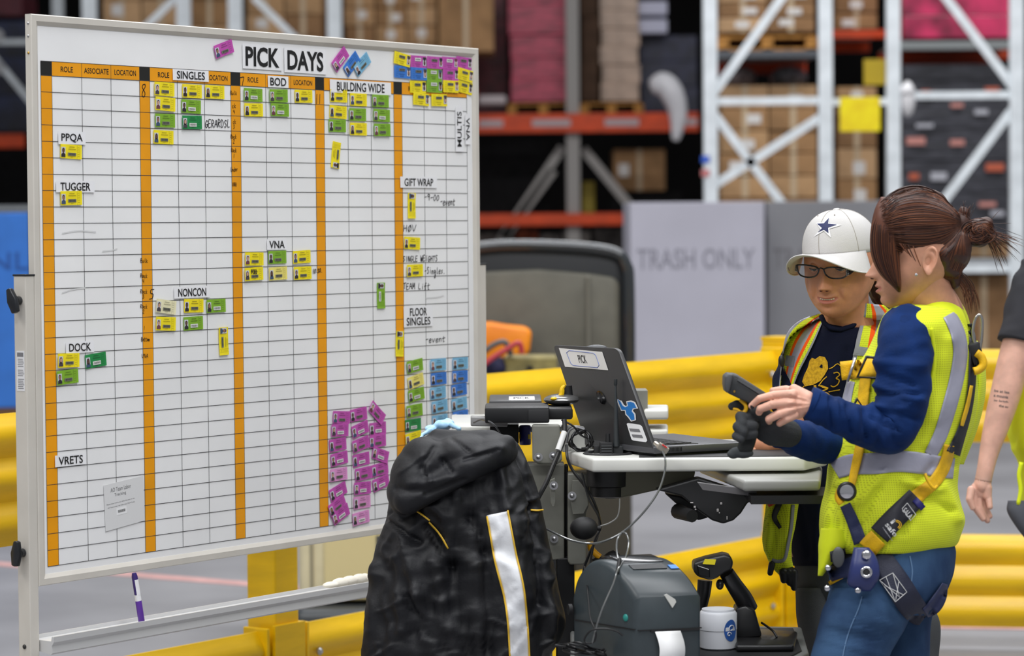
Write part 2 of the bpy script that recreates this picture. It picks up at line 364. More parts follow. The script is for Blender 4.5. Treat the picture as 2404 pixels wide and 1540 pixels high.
# right bay, left of the yellow sign
zb = pallet(1688, 1918, 124, 22.6, 'pallet under the white-labelled cartons left of the yellow sign')
stack(1690, 1915, -60, 82, 22.6, 4, 2, 1.0, 'high left of the yellow sign', 3, 1.0)
stack(1692, 1920, 205, 470, 22.6, 5, 2, 1.0, 'behind the white braces', 5, 0.4)
for x0_, x1_, c_, l_ in ((1700, 1785, (150, 140, 144), 'grey plastic wrapped bundle on the cartons, left'), (1815, 1905, (120, 122, 130), 'blue-grey plastic bundle on the cartons beside the orange wrapper')):
    b = MB(); b.ball(((xat(x0_, 23) + xat(x1_, 23)) / 2, yat(23) + 0.3, zat(185, 23)), ((xat(x1_, 23) - xat(x0_, 23)) / 2, 0.3, 0.1)); b.build('plastic_bundle', mat(l_[:12], c_, 0.4, var=0.2, vscale=15), smooth=True, label=l_ + ', left of the yellow sign', cat='bundle')
carton(1692, 1920, 471, 969, 22.6, 1.0, 1, 'large brown carton low behind the grey bins')
stack(1962, 2062, -40, 76, 23.6, 3, 1, 1.0, 'above the short orange beam', 8, 1.0)
stack(1965, 2060, 210, 499, 23.0, 4, 1, 1.0, 'behind the yellow square sign', 9, 0.6)
stack(1930, 2060, 500, 958, 23.0, 3, 1, 1.0, 'low behind the two women', 19, 0.2)
# pink load right
def load(x0, x1, ytop, ybot, D, depth, m, label, nm='wrapped_load', rib=6, side=0):
    a, c = xat(x0, D), xat(x1, D); z1, z0 = zat(ytop, D), zat(ybot, D); y = yat(D) + depth / 2
    r = empty(nm, ((a + c) / 2, y, z0), label=label, cat='wrapped pallet', group='plastic wrapped loads in the racks')
    nr = rib; h = (z1 - z0) / nr
    for k in range(nr):   # courses of goods under the film
        b = MB(); j = random.uniform(-0.012, 0.012)
        b.box(((a + c) / 2 + j, y + j, z0 + h * (k + 0.5)), (c - a, depth, h)); b.build('wrapped_course', m, r, bevel=0.007)
    return r
load(2122, 2372, -60, 98, 22.6, 1.0, mat('pink_wrap2', (176, 44, 84), 0.35, var=0.25, vscale=5, coat=0.2), 'magenta film wrapped load on the shelf at upper right', rib=3)
dl = load(2118, 2378, 160, 572, 22.6, 1.0, DARKW, 'dark grey film wrapped load behind the white braces at right', rib=11)
rd = random.Random(4)
for k in range(13):
    px, py = rd.uniform(2135, 2355), rd.uniform(190, 560)
    b = MB(); w_ = rd.uniform(0.05, 0.16); b.box((xat(px, 22.55), yat(22.55), zat(py, 22.55)), (w_, 0.01, rd.uniform(0.03, 0.07)))
    b.build('package_label', mat('pk%d' % (k % 3), [(196, 96, 66), (206, 140, 130), (186, 186, 194)][k % 3], 0.5), dl)
b = MB(); b.ball((xat(2131, 20), yat(20), zat(240, 20)), (0.055, 0.05, 0.13)); b.ball((xat(2129, 20), yat(20), zat(222, 20)), (0.06, 0.06, 0.055)); b.build('plastic_bag', mat('white_plastic', (226, 224, 226), 0.4), smooth=True, label='small white plastic bag knotted beside the white upright right of the yellow sign', cat='bag')
carton(2246, 2372, 655, 967, 22.6, 1.0, 3, 'dark brown carton low behind the D-ring of the woman in blue')
carton(2246, 2372, 575, 614, 22.7, 1.0, 2, 'tan carton behind the hair bun of the woman in blue')
# middle bay
pallet(1195, 1360, 272, 27.4, 'pallet under the pink wrapped load')
pallet(1366, 1508, 272, 27.4, 'pallet under the clear wrapped load beside the pink one')
load(1198, 1354, -60, 82, 27.4, 1.2, PINK, 'upper part of the pink film wrapped load above the orange beam', rib=2)
load(1200, 1354, 84, 240, 27.4, 1.2, PINK, 'lower pink film wrapped load on a pallet above the orange beam', rib=3)
load(1412, 1502, -60, 240, 27.4, 1.2, CLEAR, 'clear film wrapped cartons on a pallet right of the pink load', rib=7)
load(1366, 1407, -60, 240, 27.4, 1.2, mat('shade_brown', (74, 56, 44), 0.7, var=0.1), 'dark brown block painted as the shaded left side of the clear wrapped load', rib=3)  # shaded left face of the clear load, put into a darker brown
load(1090, 1192, -60, 266, 28.4, 1.2, MAROON, 'dark maroon block painted as the shaded left side of the pink load', rib=3)  # shaded left face of the pink load, painted as a maroon block
load(1506, 1640, 88, 266, 27.8, 1.2, NAVY, 'dark navy wrapped load between the clear load and the white upright', rib=3)
load(1090, 1290, 330, 502, 27.6, 1.0, mat('black_goods', (18, 17, 18), 0.8, var=0.2), 'black load in the shaded bay below the orange beam, left', rib=2)
for k, (y0_, y1_) in enumerate(((8, 40), (50, 82))):
    b = MB(); b.box(((xat(1500, 27.6) + xat(1568, 27.6)) / 2, yat(27.6) + 0.2, (zat(y0_, 27.6) + zat(y1_, 27.6)) / 2), (xat(1568, 27.6) - xat(1500, 27.6), 0.5, zat(y0_, 27.6) - zat(y1_, 27.6)))
    b.build('white_box', mat('pale_box', (196, 196, 216), 0.5), bevel=0.01, label='%s pale blue-white box beside the clear wrapped load' % ('upper', 'lower')[k], cat='box', group='pale boxes')
w = MB(); pts = catmull([P(1528, 208, 26.95), P(1560, 198, 26.93), P(1583, 232, 26.92), P(1592, 275, 26.92), P(1586, 330, 26.9)], 5)
w.tube(pts, [0.05, 0.09, 0.1, 0.11, 0.12, 0.12, 0.12, 0.12, 0.12, 0.12, 0.11, 0.11, 0.1, 0.1, 0.09, 0.09, 0.08, 0.07, 0.06, 0.05, 0.03][:len(pts)], 10)
w.build('plastic_sheet', mat('white_film', (230, 228, 232), 0.35), smooth=True, label='white plastic sheet hanging over the orange beam', cat='plastic sheet')
b = MB(); b.box((xat(1157, 27.2), yat(27.2), zat(236, 27.2)), (0.28, 0.3, 0.09)); b.build('white_bundle', mat('pale_bundle', (190, 180, 182), 0.5), bevel=0.03, label='whitish bundle on the orange beam right beside the whiteboard corner', cat='bundle')
load(1430, 1600, 452, 502, 27.9, 0.8, MATS['black_goods'], 'low black load under the brown carton between the orange beams', rib=1)
carton(1440, 1562, 352, 451, 27.9, 0.8, 1, 'brown carton in the shaded bay between the orange beams', (0.2, 0.5, 0.2, 0.3))
b = MB(); b.box((xat(1380, 28), yat(28), zat(466, 28)), (0.13, 0.2, 0.33)); b.build('yellow_tub', mat('dull_yellow', (160, 140, 40), 0.5), bevel=0.02, label='dull yellow tub standing on the lower orange beam', cat='tub')
for k, (a0_, a1_, c_) in enumerate(((1100, 1203, (92, 84, 80)), (1210, 1260, (120, 60, 40)), (1267, 1316, (110, 104, 100)), (1323, 1384, (130, 124, 118)), (1393, 1470, (70, 66, 64)))):
    load(a0_, a1_, (548, 540, 552, 544, 538)[k], 884, 27.8, 0.9, mat('gb%d' % k, c_, 0.7, var=0.3, vscale=9), '%s stack under the lower orange beam, %s of five beyond the lift truck' % (('brown-grey', 'rust brown', 'grey', 'pale grey', 'charcoal')[k], ('leftmost', 'second', 'third', 'fourth', 'rightmost')[k]), nm='goods_stack', rib=3)
def deck(x0, x1, ztop, D0, dep, label):
    a, c = xat(x0, D0), xat(x1, D0); r = empty('shelf_deck', ((a + c) / 2, yat(D0) + dep / 2, ztop - 0.03), label=label, cat='shelf', group='shelf decks in the racks')
    n = 10
    for k in range(n):
        b = MB(); b.box((a + (c - a) * (k + 0.5) / n, yat(D0) + dep / 2, ztop - 0.015), ((c - a) / n * 0.8, dep, 0.02)); b.build('deck_panel', GPAINT, r)
    b = MB(); b.box(((a + c) / 2, yat(D0) + dep, ztop - 0.07), (c - a, 0.05, 0.1)); b.build('back_beam', ORANGE, r)
deck(1040, 1640, zat(268, 27), 27.36, 1.6, 'grey shelf deck behind the upper orange beam')
deck(1040, 1640, zat(502, 27), 27.36, 1.6, 'grey shelf deck behind the lower orange beam')
deck(1945, 2080, zat(77, 23.5), 23.56, 1.1, 'grey shelf deck above the yellow square sign')
deck(1680, 1930, zat(125, 22.4), 22.45, 1.2, 'grey shelf deck under the cartons left of the yellow sign')
deck(2110, 2400, zat(104, 22.4), 22.45, 1.2, 'grey shelf deck under the magenta wrapped load')
deck(2240, 2372, zat(616, 22.4), 22.45, 1.2, 'grey shelf deck behind the hair bun of the woman in blue')
# behind the top of the board
stack(450, 545, -70, 184, 26.3, 4, 1, 1.0, 'above the SINGLES columns', 12, 0.0)
stack(245, 430, -70, 184, 26.3, 4, 2, 1.0, 'above the board\'s far left', 13, 0.5)
stack(585, 760, -70, 184, 26.3, 5, 2, 1.0, 'above the board heading', 14, 0.3)
stack(812, 1030, -70, 190, 26.8, 6, 3, 1.0, 'above the BUILDING WIDE columns', 15, 0.35)
carton(1032, 1162, -60, 122, 26.6, 1.0, 1, 'tall brown carton above the top right corner of the whiteboard')
load(-140, 110, 40, 300, 31, 1.0, mat('navy2', (44, 52, 84), 0.5, c2=(30, 30, 40), vscale=3), 'dark blue load at far left beside the whiteboard corner', rib=3)
load(-140, 60, -60, 30, 31, 1.0, MAROON, 'dark maroon load at the top left corner', rib=1)
load(-140, 80, 345, 480, 31, 1.0, mat('black_goods', (18, 17, 18)), 'black goods below the orange beam at far left', rib=2)
for k, yy in enumerate((76, 150)):
    b = MB(); b.lathe((xat(-2, 29), yat(29), zat(yy, 29)), -Y, [(0.075, 0), (0.075, 0.02), (0.05, 0.025)], 20); b.build('white_disc', mat('disc_white', (170, 170, 172), 0.5), label='round white cap at the far left edge, %s one' % ('upper', 'lower')[k], cat='cap')
carton(1034, 1116, 124, 187.5, 26.6, 1.0, 2, 'brown carton just behind the top right corner of the whiteboard')
deck(225, 1118, zat(190.3, 26.8), 26.25, 1.7, 'grey shelf deck hidden behind the top of the whiteboard')
beam(225, 1118, 190, 222, 26.2, ORANGE, 'orange rack beam hidden behind the top of the whiteboard')
# blue partition at left
BLUE = mat('blue_panel', (52, 118, 206), 0.55, var=0.03)
b = MB(); D_ = 15.5; b.box(((xat(-260, D_) + xat(64, D_)) / 2, yat(D_) + 0.03, (zat(490, D_) + zat(950, D_)) / 2), (xat(64, D_) - xat(-260, D_), 0.06, zat(490, D_) - zat(950, D_)))
bp_ = b.build('blue_bin', BLUE, bevel=0.01, label='bright blue panel of a tall bin at the far left edge beside the whiteboard post', cat='bin')
t = MB(); text_on(t, 'ONLY', (xat(10, D_), yat(D_) - 0.004, zat(603, D_)), X, Z, 0.5, 0.1); t.build('lettering', mat('blue_ink', (38, 84, 160)), bp_)
b = MB(); b.box(((xat(-260, D_) + xat(64, D_)) / 2, yat(D_) + 0.3, zat(950, D_) / 2), (xat(64, D_) - xat(-260, D_), 0.6, zat(950, D_))); b.build('wooden_base', mat('brown_base', (112, 84, 60), 0.8), bp_)

# ---------------------------------------------------------------- trash bins
def big_bin(x0, x1, ytop, D, c, txt, label, ink, depth=1.1):
    a, c_ = xat(x0, D), xat(x1, D); zt = zat(ytop, D); y = yat(D) + depth / 2
    m = mat('bin%d' % c[0], c, 0.6, var=0.02, vscale=2)
    r = empty('grey_bin', ((a + c_) / 2, y, 0), label=label, cat='bin', group='grey lettered bins')
    th = 0.03
    for nm, cc, sz in (('front_panel', (a + (c_ - a) / 2, y - depth / 2, zt / 2), (c_ - a, th, zt)), ('back_panel', (a + (c_ - a) / 2, y + depth / 2, zt / 2), (c_ - a, th, zt)), ('side_panel', (a + th / 2, y, zt / 2), (th, depth, zt)), ('side_panel', (c_ - th / 2, y, zt / 2), (th, depth, zt)), ('bottom_panel', ((a + c_) / 2, y, 0.06), (c_ - a, depth, 0.04))):
        b = MB(); b.box(cc, sz); b.build(nm, m, r, bevel=0.004)
    t = MB(); text_on(t, txt, ((a + c_) / 2 - 0.01, y - depth / 2 - th / 2 - 0.002, zat(611, D)), X, Z, (c_ - a) * 0.88, 0.135, bold=0.01); t.build('lettering', mat('bin_ink%d' % ink[0], ink, 0.6), r)
big_bin(1478, 1793, 478, 18.2, (186, 184, 196), 'TRASH ONLY', 'light grey bin with faded TRASH ONLY lettering', (140, 138, 150))
big_bin(1800, 2090, 478, 18.5, (132, 132, 136), 'TRASH ONLY', 'darker grey bin behind the woman in the white cap', (112, 110, 114))

# ---------------------------------------------------------------- lift truck
BLK = mat('black_plastic', (30, 32, 36), 0.32); PAD = mat('grey_pad', (92, 90, 80), 0.6, var=0.05, vscale=10)
CREAM = mat('cream_paint', (222, 212, 176), 0.4, var=0.03); DKG = mat('dark_grey_metal', (66, 68, 70), 0.5)
DT = 12.2; yt = yat(DT)
tr = empty('lift_truck', (xat(1200, DT), yt + 0.6, 0), label='lift truck with tall black seat back, grey pad and cream body behind the yellow rail', cat='lift truck')
outl = [(1010, 1560), (1010, 640), (1040, 600), (1120, 582), (1200, 576), (1330, 580), (1410, 588), (1450, 600), (1468, 625), (1474, 680), (1474, 1000), (1476, 1575)]
b = MB(); b.prism([Vector((xat(x, DT), yt, zat(y, DT))) for x, y in outl], (0, 0.22, 0)); b.build('seat_back', BLK, tr, bevel=0.025, bseg=3, smooth=True)
rim = catmull([Vector((xat(x, DT), yt - 0.01, zat(y, DT))) for x, y in outl[1:11]], 4); b = MB(); b.tube(rim, 0.028, 10); b.build('rim_tube', mat('black_gloss', (46, 50, 54), 0.18, coat=0.6), tr, smooth=True)
pad = [(1060, 900), (1060, 640), (1150, 636), (1260, 632), (1380, 643), (1440, 652), (1452, 668), (1452, 1100), (1060, 1100)]
b = MB(); b.prism([Vector((xat(x, DT), yt - 0.03, zat(y, DT))) for x, y in pad], (0, 0.05, 0)); b.build('back_pad', PAD, tr, bevel=0.02, smooth=True)
b = MB(); b.box((xat(1378, DT), yt - 0.035, zat(860, DT)), (0.02, 0.03, zat(655, DT) - zat(1080, DT))); b.build('pad_seam', mat('pad_lit', (110, 108, 98), 0.6), tr, bevel=0.008)  # light on the seam painted in as a paler pad colour
b = MB(); b.box((xat(1408, DT), yt + 0.02, 0.4), (xat(1475, DT) - xat(1340, DT), 0.3, 0.8)); b.build('lower_panel', mat('olive_black', (58, 54, 44), 0.6), tr, bevel=0.01)
D2 = 10.0; y2 = yat(D2)
b = MB(); b.box(((xat(690, D2) + xat(1130, D2)) / 2, y2 + 0.35, (zat(1415, D2) + 0.95) / 2), (xat(1130, D2) - xat(690, D2), 0.7, 0.95 - zat(1415, D2))); b.build('body', CREAM, tr, bevel=0.03, bseg=3, smooth=True)
b = MB(); b.box((xat(722, D2), y2 - 0.002, 0.5), (0.012, 0.01, 0.7)); b.build('panel_gap', mat('cream_shade', (150, 142, 118)), tr)
b = MB(); b.box((xat(848, D2), y2 - 0.004, 0.5), (xat(990, D2) - xat(795, D2), 0.02, 0.62)); b.build('door_panel', mat('cream2', (214, 200, 150), 0.45), tr, bevel=0.008)
b = MB(); b.box(((xat(680, D2) + xat(1130, D2)) / 2, y2 + 0.3, zat(1415, D2) - 0.11), (xat(1130, D2) - xat(680, D2), 0.8, 0.2)); b.build('skirt', mat('skirt_grey', (62, 66, 70), 0.35), tr, bevel=0.04, bseg=3, smooth=True)
for xx in (760, 1060):
    b = MB(); b.lathe((xat(xx, D2), y2 + 0.15, 0.075), X, [(0.075, -0.05), (0.075, 0.05)], 20); b.build('wheel', BLK, tr, smooth=True)
b = MB(); b.box((xat(885, D2), y2 - 0.01, zat(1290, D2)), (0.03, 0.02, 0.1)); b.build('name_plate', DKG, tr)
# goods on its ledge
b = MB(); b.box((xat(1230, 11.8), yat(11.8) + 0.05, zat(884, 11.8) - 0.02), (0.5, 0.3, 0.03)); b.build('ledge', DKG, tr)
OR = mat('orange_plastic', (255, 140, 20), 0.45, var=0.08, vscale=6)
b = MB(); b.prism([P(x, y, 11.95) for x, y in ((1090, 856), (1090, 765), (1150, 757), (1190, 764), (1235, 768), (1249, 780), (1245, 820), (1238, 836), (1200, 840))], (0, 0.16, 0)); oc = b.build('orange_case', OR, bevel=0.02, bseg=3, smooth=True, label='bright orange plastic case in front of the grey seat pad', cat='case')
b = MB(); b.tube(catmull([P(1110, 850, 11.6), P(1150, 815, 11.6), P(1180, 802, 11.6), P(1192, 812, 11.6), P(1200, 835, 11.6)], 5), 0.012, 8); b.build('strap', mat('grey_hose', (88, 84, 82), 0.5), oc, smooth=True)
b = MB(); b.tube(catmull([P(1110, 880, 11.55), P(1150, 845, 11.55), P(1190, 820, 11.55), P(1218, 805, 11.55), P(1226, 830, 11.55)], 5), 0.011, 8); b.build('strap', mat('red_hose', (176, 50, 60), 0.5), oc, smooth=True)
b = MB(); b.box(((xat(1180, 11.6) + xat(1305, 11.6)) / 2, yat(11.6) + 0.08, zat(858, 11.6)), (xat(1305, 11.6) - xat(1180, 11.6), 0.2, zat(838, 11.6) - zat(880, 11.6))); ob_ = b.build('tool_box', mat('olive_tan', (130, 120, 74), 0.6, var=0.15, vscale=14), bevel=0.012, label='low olive tan tool box on the ledge beside the orange case', cat='box')
b = MB(); b.box((xat(1240, 11.6), yat(11.6) - 0.03, zat(868, 11.6)), (0.025, 0.02, 0.03)); b.build('latch', BLK, ob_)
b = MB(); b.ball(P(1165, 862, 11.65), (0.05, 0.08, 0.045)); b.build('cloth_bundle', mat('navy_cloth', (48, 48, 72), 0.8), smooth=True, label='navy cloth bundle left of the olive tool box', cat='cloth')
# ================================================================ WHITEBOARD
BO = Vector((-1.04530963, 6.07196716, 2.01598949))     # top front corner of the frame, near end
W_, H_ = 1.6404, 1.2572
def Q(u, v, w=0.0): return BO + BD * u + Z * v + BN * w
def uv(x, y):
    r = P(x, y, 1) - CAM; t = (BO - CAM).dot(BN) / r.dot(BN); q = CAM + r * t - BO; return q.dot(BD), q.z
BAX = (BD, Z, BN)
ALU = mat('aluminium_beige', (204, 199, 190), 0.45, 0.0, var=0.02); ALU2 = mat('aluminium_bright', (214, 214, 214), 0.35, 0.3)
WHITE = mat('board_white', (242, 242, 242), 0.3, var=0.012, vscale=5, coat=0.3)
INK = mat('print_black', (26, 26, 24), 0.5); LINE = mat('grid_line', (58, 58, 60), 0.5); AMB = mat('print_amber', (238, 158, 8), 0.4, var=0.04, vscale=6)
MARK = mat('marker_ink', (28, 26, 32), 0.45); SMUDGE = mat('marker_smudge', (206, 206, 208), 0.4)
FT = 0.019   # frame thickness
SW = -0.007  # surface recess
wb = empty('whiteboard', Q(W_ / 2, -(BO.z), 0), label='large white magnetic staffing board with grey frame on a stand, headed PICK DAYS', cat='whiteboard')
b = MB(); b.box(Q(W_ / 2, -H_ / 2, SW - 0.004), (W_ - 0.02, H_ - 0.02, 0.008), BAX); b.build('board_surface', WHITE, wb)
b = MB(); b.box(Q(W_ / 2, -H_ / 2, -FT - 0.0), (W_ - 0.02, H_ - 0.02, 0.004), BAX); b.build('backing', ALU, wb)
fw = 0.024
def frame_bar(p0, p1, inward, name='frame_rail'):
    d = (p1 - p0).normalized(); rs = []
    for q, s in ((p0, 1), (p1, -1)):
        rs.append([q + BN * -FT, q + BN * -0.002, q + inward * 0.002 + d * 0.002 * s, q + inward * 0.015 + d * 0.015 * s + BN * 0.0, q + inward * fw + d * fw * s + BN * (SW + 0.001), q + inward * fw + d * fw * s + BN * -FT])
    b = MB(); b.rings(rs); return b.build(name, ALU, wb)
c00, c10, c01, c11 = Q(0, 0), Q(W_, 0), Q(0, -H_), Q(W_, -H_)
frame_bar(c00, c10, -Z); frame_bar(c01, c11, Z); frame_bar(c00, c01, BD); frame_bar(c10, c11, -BD)
for v, m_ in ((-0.02, STEEL), (-0.048, STEEL), (-0.085, mat('brass', (190, 150, 70), 0.3, 0.8))):
    b = MB(); b.lathe(Q(0, v, -FT / 2), -BD, [(0.003, 0), (0.003, 0.0012), (0.0012, 0.0022)], 10); b.build('screw', m_, wb)
# printed grid
G0, GH0, GH1, GB = 0.0325, -0.1012, -0.1327, -1.2172
per = 0.31215; bw = 0.0338; cw = (per - bw) / 3; NR = 30; rp = (GH1 - GB) / NR
ws = SW + 0.0003
def pr(u0, v0, u1, v1, m_, name, w=0.0002, par=None):
    b = MB(); b.box(Q((u0 + u1) / 2, (v0 + v1) / 2, ws + w / 2), (abs(u1 - u0), abs(v1 - v0), w), BAX); return b.build(name, m_, par or wb)
GU = []
for k in range(5):
    u = G0 + per * k
    pr(u, GH0, u + bw, GH1, INK, 'printed_black_square', 0.0004)
    pr(u, GH1, u + bw, GB, AMB, 'printed_amber_column', 0.0004)
    pr(u + bw, GH0, u + per, GH1, AMB, 'printed_heading_bar', 0.0004)
    GU += [u, u + bw, u + bw + cw, u + bw + 2 * cw]
GU.append(G0 + 5 * per)
b = MB()
for j in range(NR + 1):
    b.box(Q((G0 + GU[-1]) / 2, GH1 - rp * j, ws + 0.0005), (GU[-1] - G0, 0.0012, 0.0003), BAX)
b.box(Q((G0 + GU[-1]) / 2, GH0, ws + 0.0005), (GU[-1] - G0, 0.0012, 0.0003), BAX)
for u in GU: b.box(Q(u, (GH0 + GB) / 2, ws + 0.0005), (0.0009, GH0 - GB, 0.0003), BAX)
gl = b.build('grid_lines', LINE, wb); gl['kind'] = 'stuff'
for k in range(5):
    for i, t in enumerate(('ROLE', 'ASSOCIATE', 'LOCATION')):
        if (k, i) in ((3, 1),): pass
        c = Q(G0 + per * k + bw + cw * (i + 0.5), (GH0 + GH1) / 2, ws + 0.0007)
        b = MB(); text_on(b, t, c, BD, Z, (0.038, 0.078, 0.070)[i], 0.0125, bold=0.012); b.build('printed_word', INK, wb)
# posts of the stand
for nm, u0, top in (('near', -0.027, 0), ('far', W_, 0)):
    zt = Q(0, 0).z; ztop = P(50, 648, 6.05).z if nm == 'near' else P(1138, 620, 7.5).z
    q = Q(u0 + 0.0135, 0, -0.0205)
    b = MB(); b.box(Vector((q.x, q.y, (ztop + 0.08) / 2)), (0.027, 0.037, ztop - 0.08), (BD, BN, Z)); b.build('post', ALU, wb, bevel=0.002)
    b = MB(); b.box(Vector((q.x, q.y, ztop + 0.0015)), (0.03, 0.04, 0.004), (BD, BN, Z)); b.build('post_cap', BLK, wb, bevel=0.001)
    b = MB(); b.box(Vector((q.x, q.y, 0.075)), (0.035, 0.62, 0.035), (BD, BN, Z)); b.build('foot', ALU, wb, bevel=0.003)
    for s in (-1, 1):
        c = Vector((q.x, q.y, 0.03)) + BN * 0.27 * s; b = MB(); b.lathe(c - BD * 0.012, BD, [(0.028, 0), (0.03, 0.004), (0.03, 0.02), (0.028, 0.024)], 16); b.build('castor', BLK, wb, smooth=True)
    if nm == 'near':
        for (px, py, tilt) in ((38, 706, 0.35), (45, 1302, -0.1)):
            z = P(px, py, 6.05).z; c = Vector((q.x, q.y, z)) - BD * 0.0135
            b = MB(); b.lathe(c, -BD, [(0.010, 0), (0.0095, 0.010), (0.012, 0.013)], 14)
            e = c - BD * 0.015; up = (Z * cos(tilt) - BN * sin(tilt)).normalized(); sd = BD.cross(up)
            b.prism([e + up * a_ * 0.027 + sd * s_ for a_, s_ in ((1, -0.006), (1.05, 0.0), (1, 0.006), (0, 0.013), (-1, 0.008), (-1.05, 0), (-1, -0.008), (0, -0.013))], -BD * 0.012)
            b.build('clamp_knob', BLK, wb, bevel=0.0025, smooth=True)
        # instruction sticker on the post
        c = Vector((q.x, q.y, P(50, 872, 6.05).z)) - BD * 0.0139
        b = MB(); b.box(c, (0.0008, 0.024, 0.088), (BD, BN, Z)); st = b.build('printed_sticker', mat('sticker_white', (226, 226, 228), 0.5), wb)
        b = MB(); b.box(c + Z * 0.036 - BD * 0.0006, (0.0003, 0.019, 0.009), (BD, BN, Z))
        for k in range(17):
            if k in (5, 10): continue
            b.box(c + Z * (0.026 - 0.004 * k) - BD * 0.0006 + BN * 0.001 * (k % 3), (0.0003, 0.016 + 0.001 * (k % 3), 0.0014), (BD, BN, Z))
        b.build('print', mat('small_print', (120, 120, 124)), st)
        b = MB(); b.lathe(Vector((q.x, q.y, P(60, 1525, 6.05).z)) - BD * 0.0136, -BD, [(0.005, 0), (0.005, 0.002), (0.002, 0.004)], 12); b.build('bolt', mat('dark_bolt', (60, 60, 60), 0.4, 0.6), wb)
# inner slide bar of the far post
q = Q(W_ - 0.0, 0, -0.02)
# pen tray
tv = (uv(92, 1494)[1], uv(92, 1530)[1]); pass
tz = tv[0] - 0.003
rs = []
for u in (0.002, W_ - 0.002):
    pts = [(-0.03, -0.008), (-0.03, 0.002), (-0.027, 0.002), (-0.027, -0.006), (0.032, -0.006), (0.034, 0.004), (0.040, 0.004), (0.040, -0.008), (0.034, -0.016), (0.036, -0.032), (0.030, -0.036), (-0.01, -0.030)]
    rs.append([Q(u, tz + dz, w) for w, dz in pts])
b = MB(); b.rings(rs); b.build('pen_tray', ALU2, wb)

# ---------------------------------------------------------------- paper strips with lettering
PAPER = mat('paper_white', (238, 238, 240), 0.55); PINK_INK = mat('text_black', (22, 22, 24), 0.5)
def px_scale(x, y):
    a, c = uv(x - 1, y), uv(x + 1, y); d, e = uv(x, y - 1), uv(x, y + 1); return (c[0] - a[0]) / 2, (d[1] - e[1]) / 2
WLAY = [0.0008]
def strip(x, y, w, h, lines, label, tw=None, th=None, rot=0, bold=0.0, curl=0.0):
    u, v = uv(x, y); su, sv = px_scale(x, y); WLAY[0] += 0.00003
    ww, hh = w * su, h * sv; base = SW + 0.0009 + WLAY[0]
    if rot in (90, -90): ww, hh = h * sv, w * su
    a = radians(rot); ax = BD * cos(a) + Z * sin(a); ay = -BD * sin(a) + Z * cos(a); c = Q(u, v, base)
    n = 10; rs = []
    for i in range(n + 1):
        t = i / n - 0.5; lift = 0.0003 + 0.0009 * abs(2 * t) ** 3 * (1 if curl == 0 else curl)
        p = c + ax * t * ww; rs.append([p + ay * -hh / 2 + BN * lift, p + ay * hh / 2 + BN * lift * 0.6, p + ay * hh / 2 + BN * (lift * 0.6 + 0.0004), p + ay * -hh / 2 + BN * (lift + 0.0004)])
    b = MB(); b.rings(rs); r = b.build('paper_strip', PAPER, label=label, cat='sign strip', group='lettered paper strips on the whiteboard')
    nl = len(lines)
    for k, t in enumerate(lines):
        cw_ = (tw or 0.8) * ww * (1 if nl == 1 else len(t) / 7.0 * 1.05); ch = (th or 0.62) * hh / nl
        cc = c + ay * (hh * ((nl - 1) / 2 - k) / nl * 0.92) + BN * 0.0017
        b = MB(); text_on(b, t, cc, ax, ay, cw_, ch, bold=bold); b.build('lettering', PINK_INK, r)
    return r
strip(619, 134, 92, 58, ['PICK'], 'white plate with tall black letters PICK in the board heading', 0.86, 0.80, bold=0.03)
strip(720, 143, 98, 58, ['DAYS'], 'white plate with tall black letters DAYS in the board heading', 0.86, 0.80, bold=0.03)
for a in ((172, 324, 64, 30, ['PPQA'], 'at left, above a single yellow card'), (180, 438, 90, 27, ['TUGGER'], 'at left, below the PPQA card'), (191, 815, 66, 27, ['DOCK'], 'at left, above three cards'),
          (169, 1080, 73, 27, ['VRETS'], 'at lower left with no cards under it'), (451, 177, 84, 26, ['SINGLES'], 'over the second block of columns'), (656, 192, 48, 27, ['BOD'], 'over the third block of columns'),
          (850, 205, 143, 30, ['BUILDING WIDE'], 'over the fourth block of columns'), (653, 574, 46, 25, ['VNA'], 'in the middle of the board above six cards'), (454, 686, 84, 27, ['NONCON'], 'in the middle left of the board above five cards'),
          (986, 428, 86, 26, ['GIFT WRAP'], 'at upper right above an upright yellow card'), (985, 743, 68, 48, ['FLOOR', 'SINGLES'], 'in two lines at right')):
    strip(*a[:5], 'white paper strip reading %s, %s' % (' '.join(a[4]), a[5]), 0.78, 0.70 if len(a[4]) == 1 else 0.78, bold=0.012)
strip(1081, 303, 17, 106, ['MULTIS'], 'white paper strip reading MULTIS, turned upright at the right edge', 0.78, 0.60, rot=90, bold=0.008)
strip(1101, 303, 12, 72, ['VNA'], 'narrow white paper strip reading VNA, turned upright beside the MULTIS strip', 0.74, 0.70, rot=-90, bold=0.008)

# ---------------------------------------------------------------- badge cards
CC = {'yellow': (246, 226, 30), 'pale yellow': (240, 226, 120), 'green': (130, 178, 48), 'dark green': (36, 140, 74), 'magenta': (196, 84, 176), 'pink': (226, 150, 206), 'blue': (60, 124, 210), 'light blue': (124, 184, 218), 'cream': (236, 230, 190)}
CM = {k: mat('card_' + k.replace(' ', '_'), c, 0.35, var=0.03, vscale=40) for k, c in CC.items()}
CPR = {k: mat('cardprint_' + k.replace(' ', '_'), tuple(int(q * 0.66) for q in c), 0.5) for k, c in CC.items()}
BARG = mat('barcode_grey', (126, 126, 112), 0.5); BARW = mat('barcode_white', (232, 232, 228), 0.5); BARK = mat('barcode_ink', (50, 50, 48), 0.5)
PBG = mat('photo_backdrop', (206, 206, 214), 0.4)
SKINP = [mat('photo_skin_%d' % i, c, 0.5) for i, c in enumerate([(96, 66, 54), (150, 108, 88), (200, 156, 134), (60, 44, 40)])]
SHIRTP = [mat('photo_shirt_%d' % i, c, 0.5) for i, c in enumerate([(40, 36, 44), (70, 60, 70), (60, 80, 110), (110, 60, 70)])]
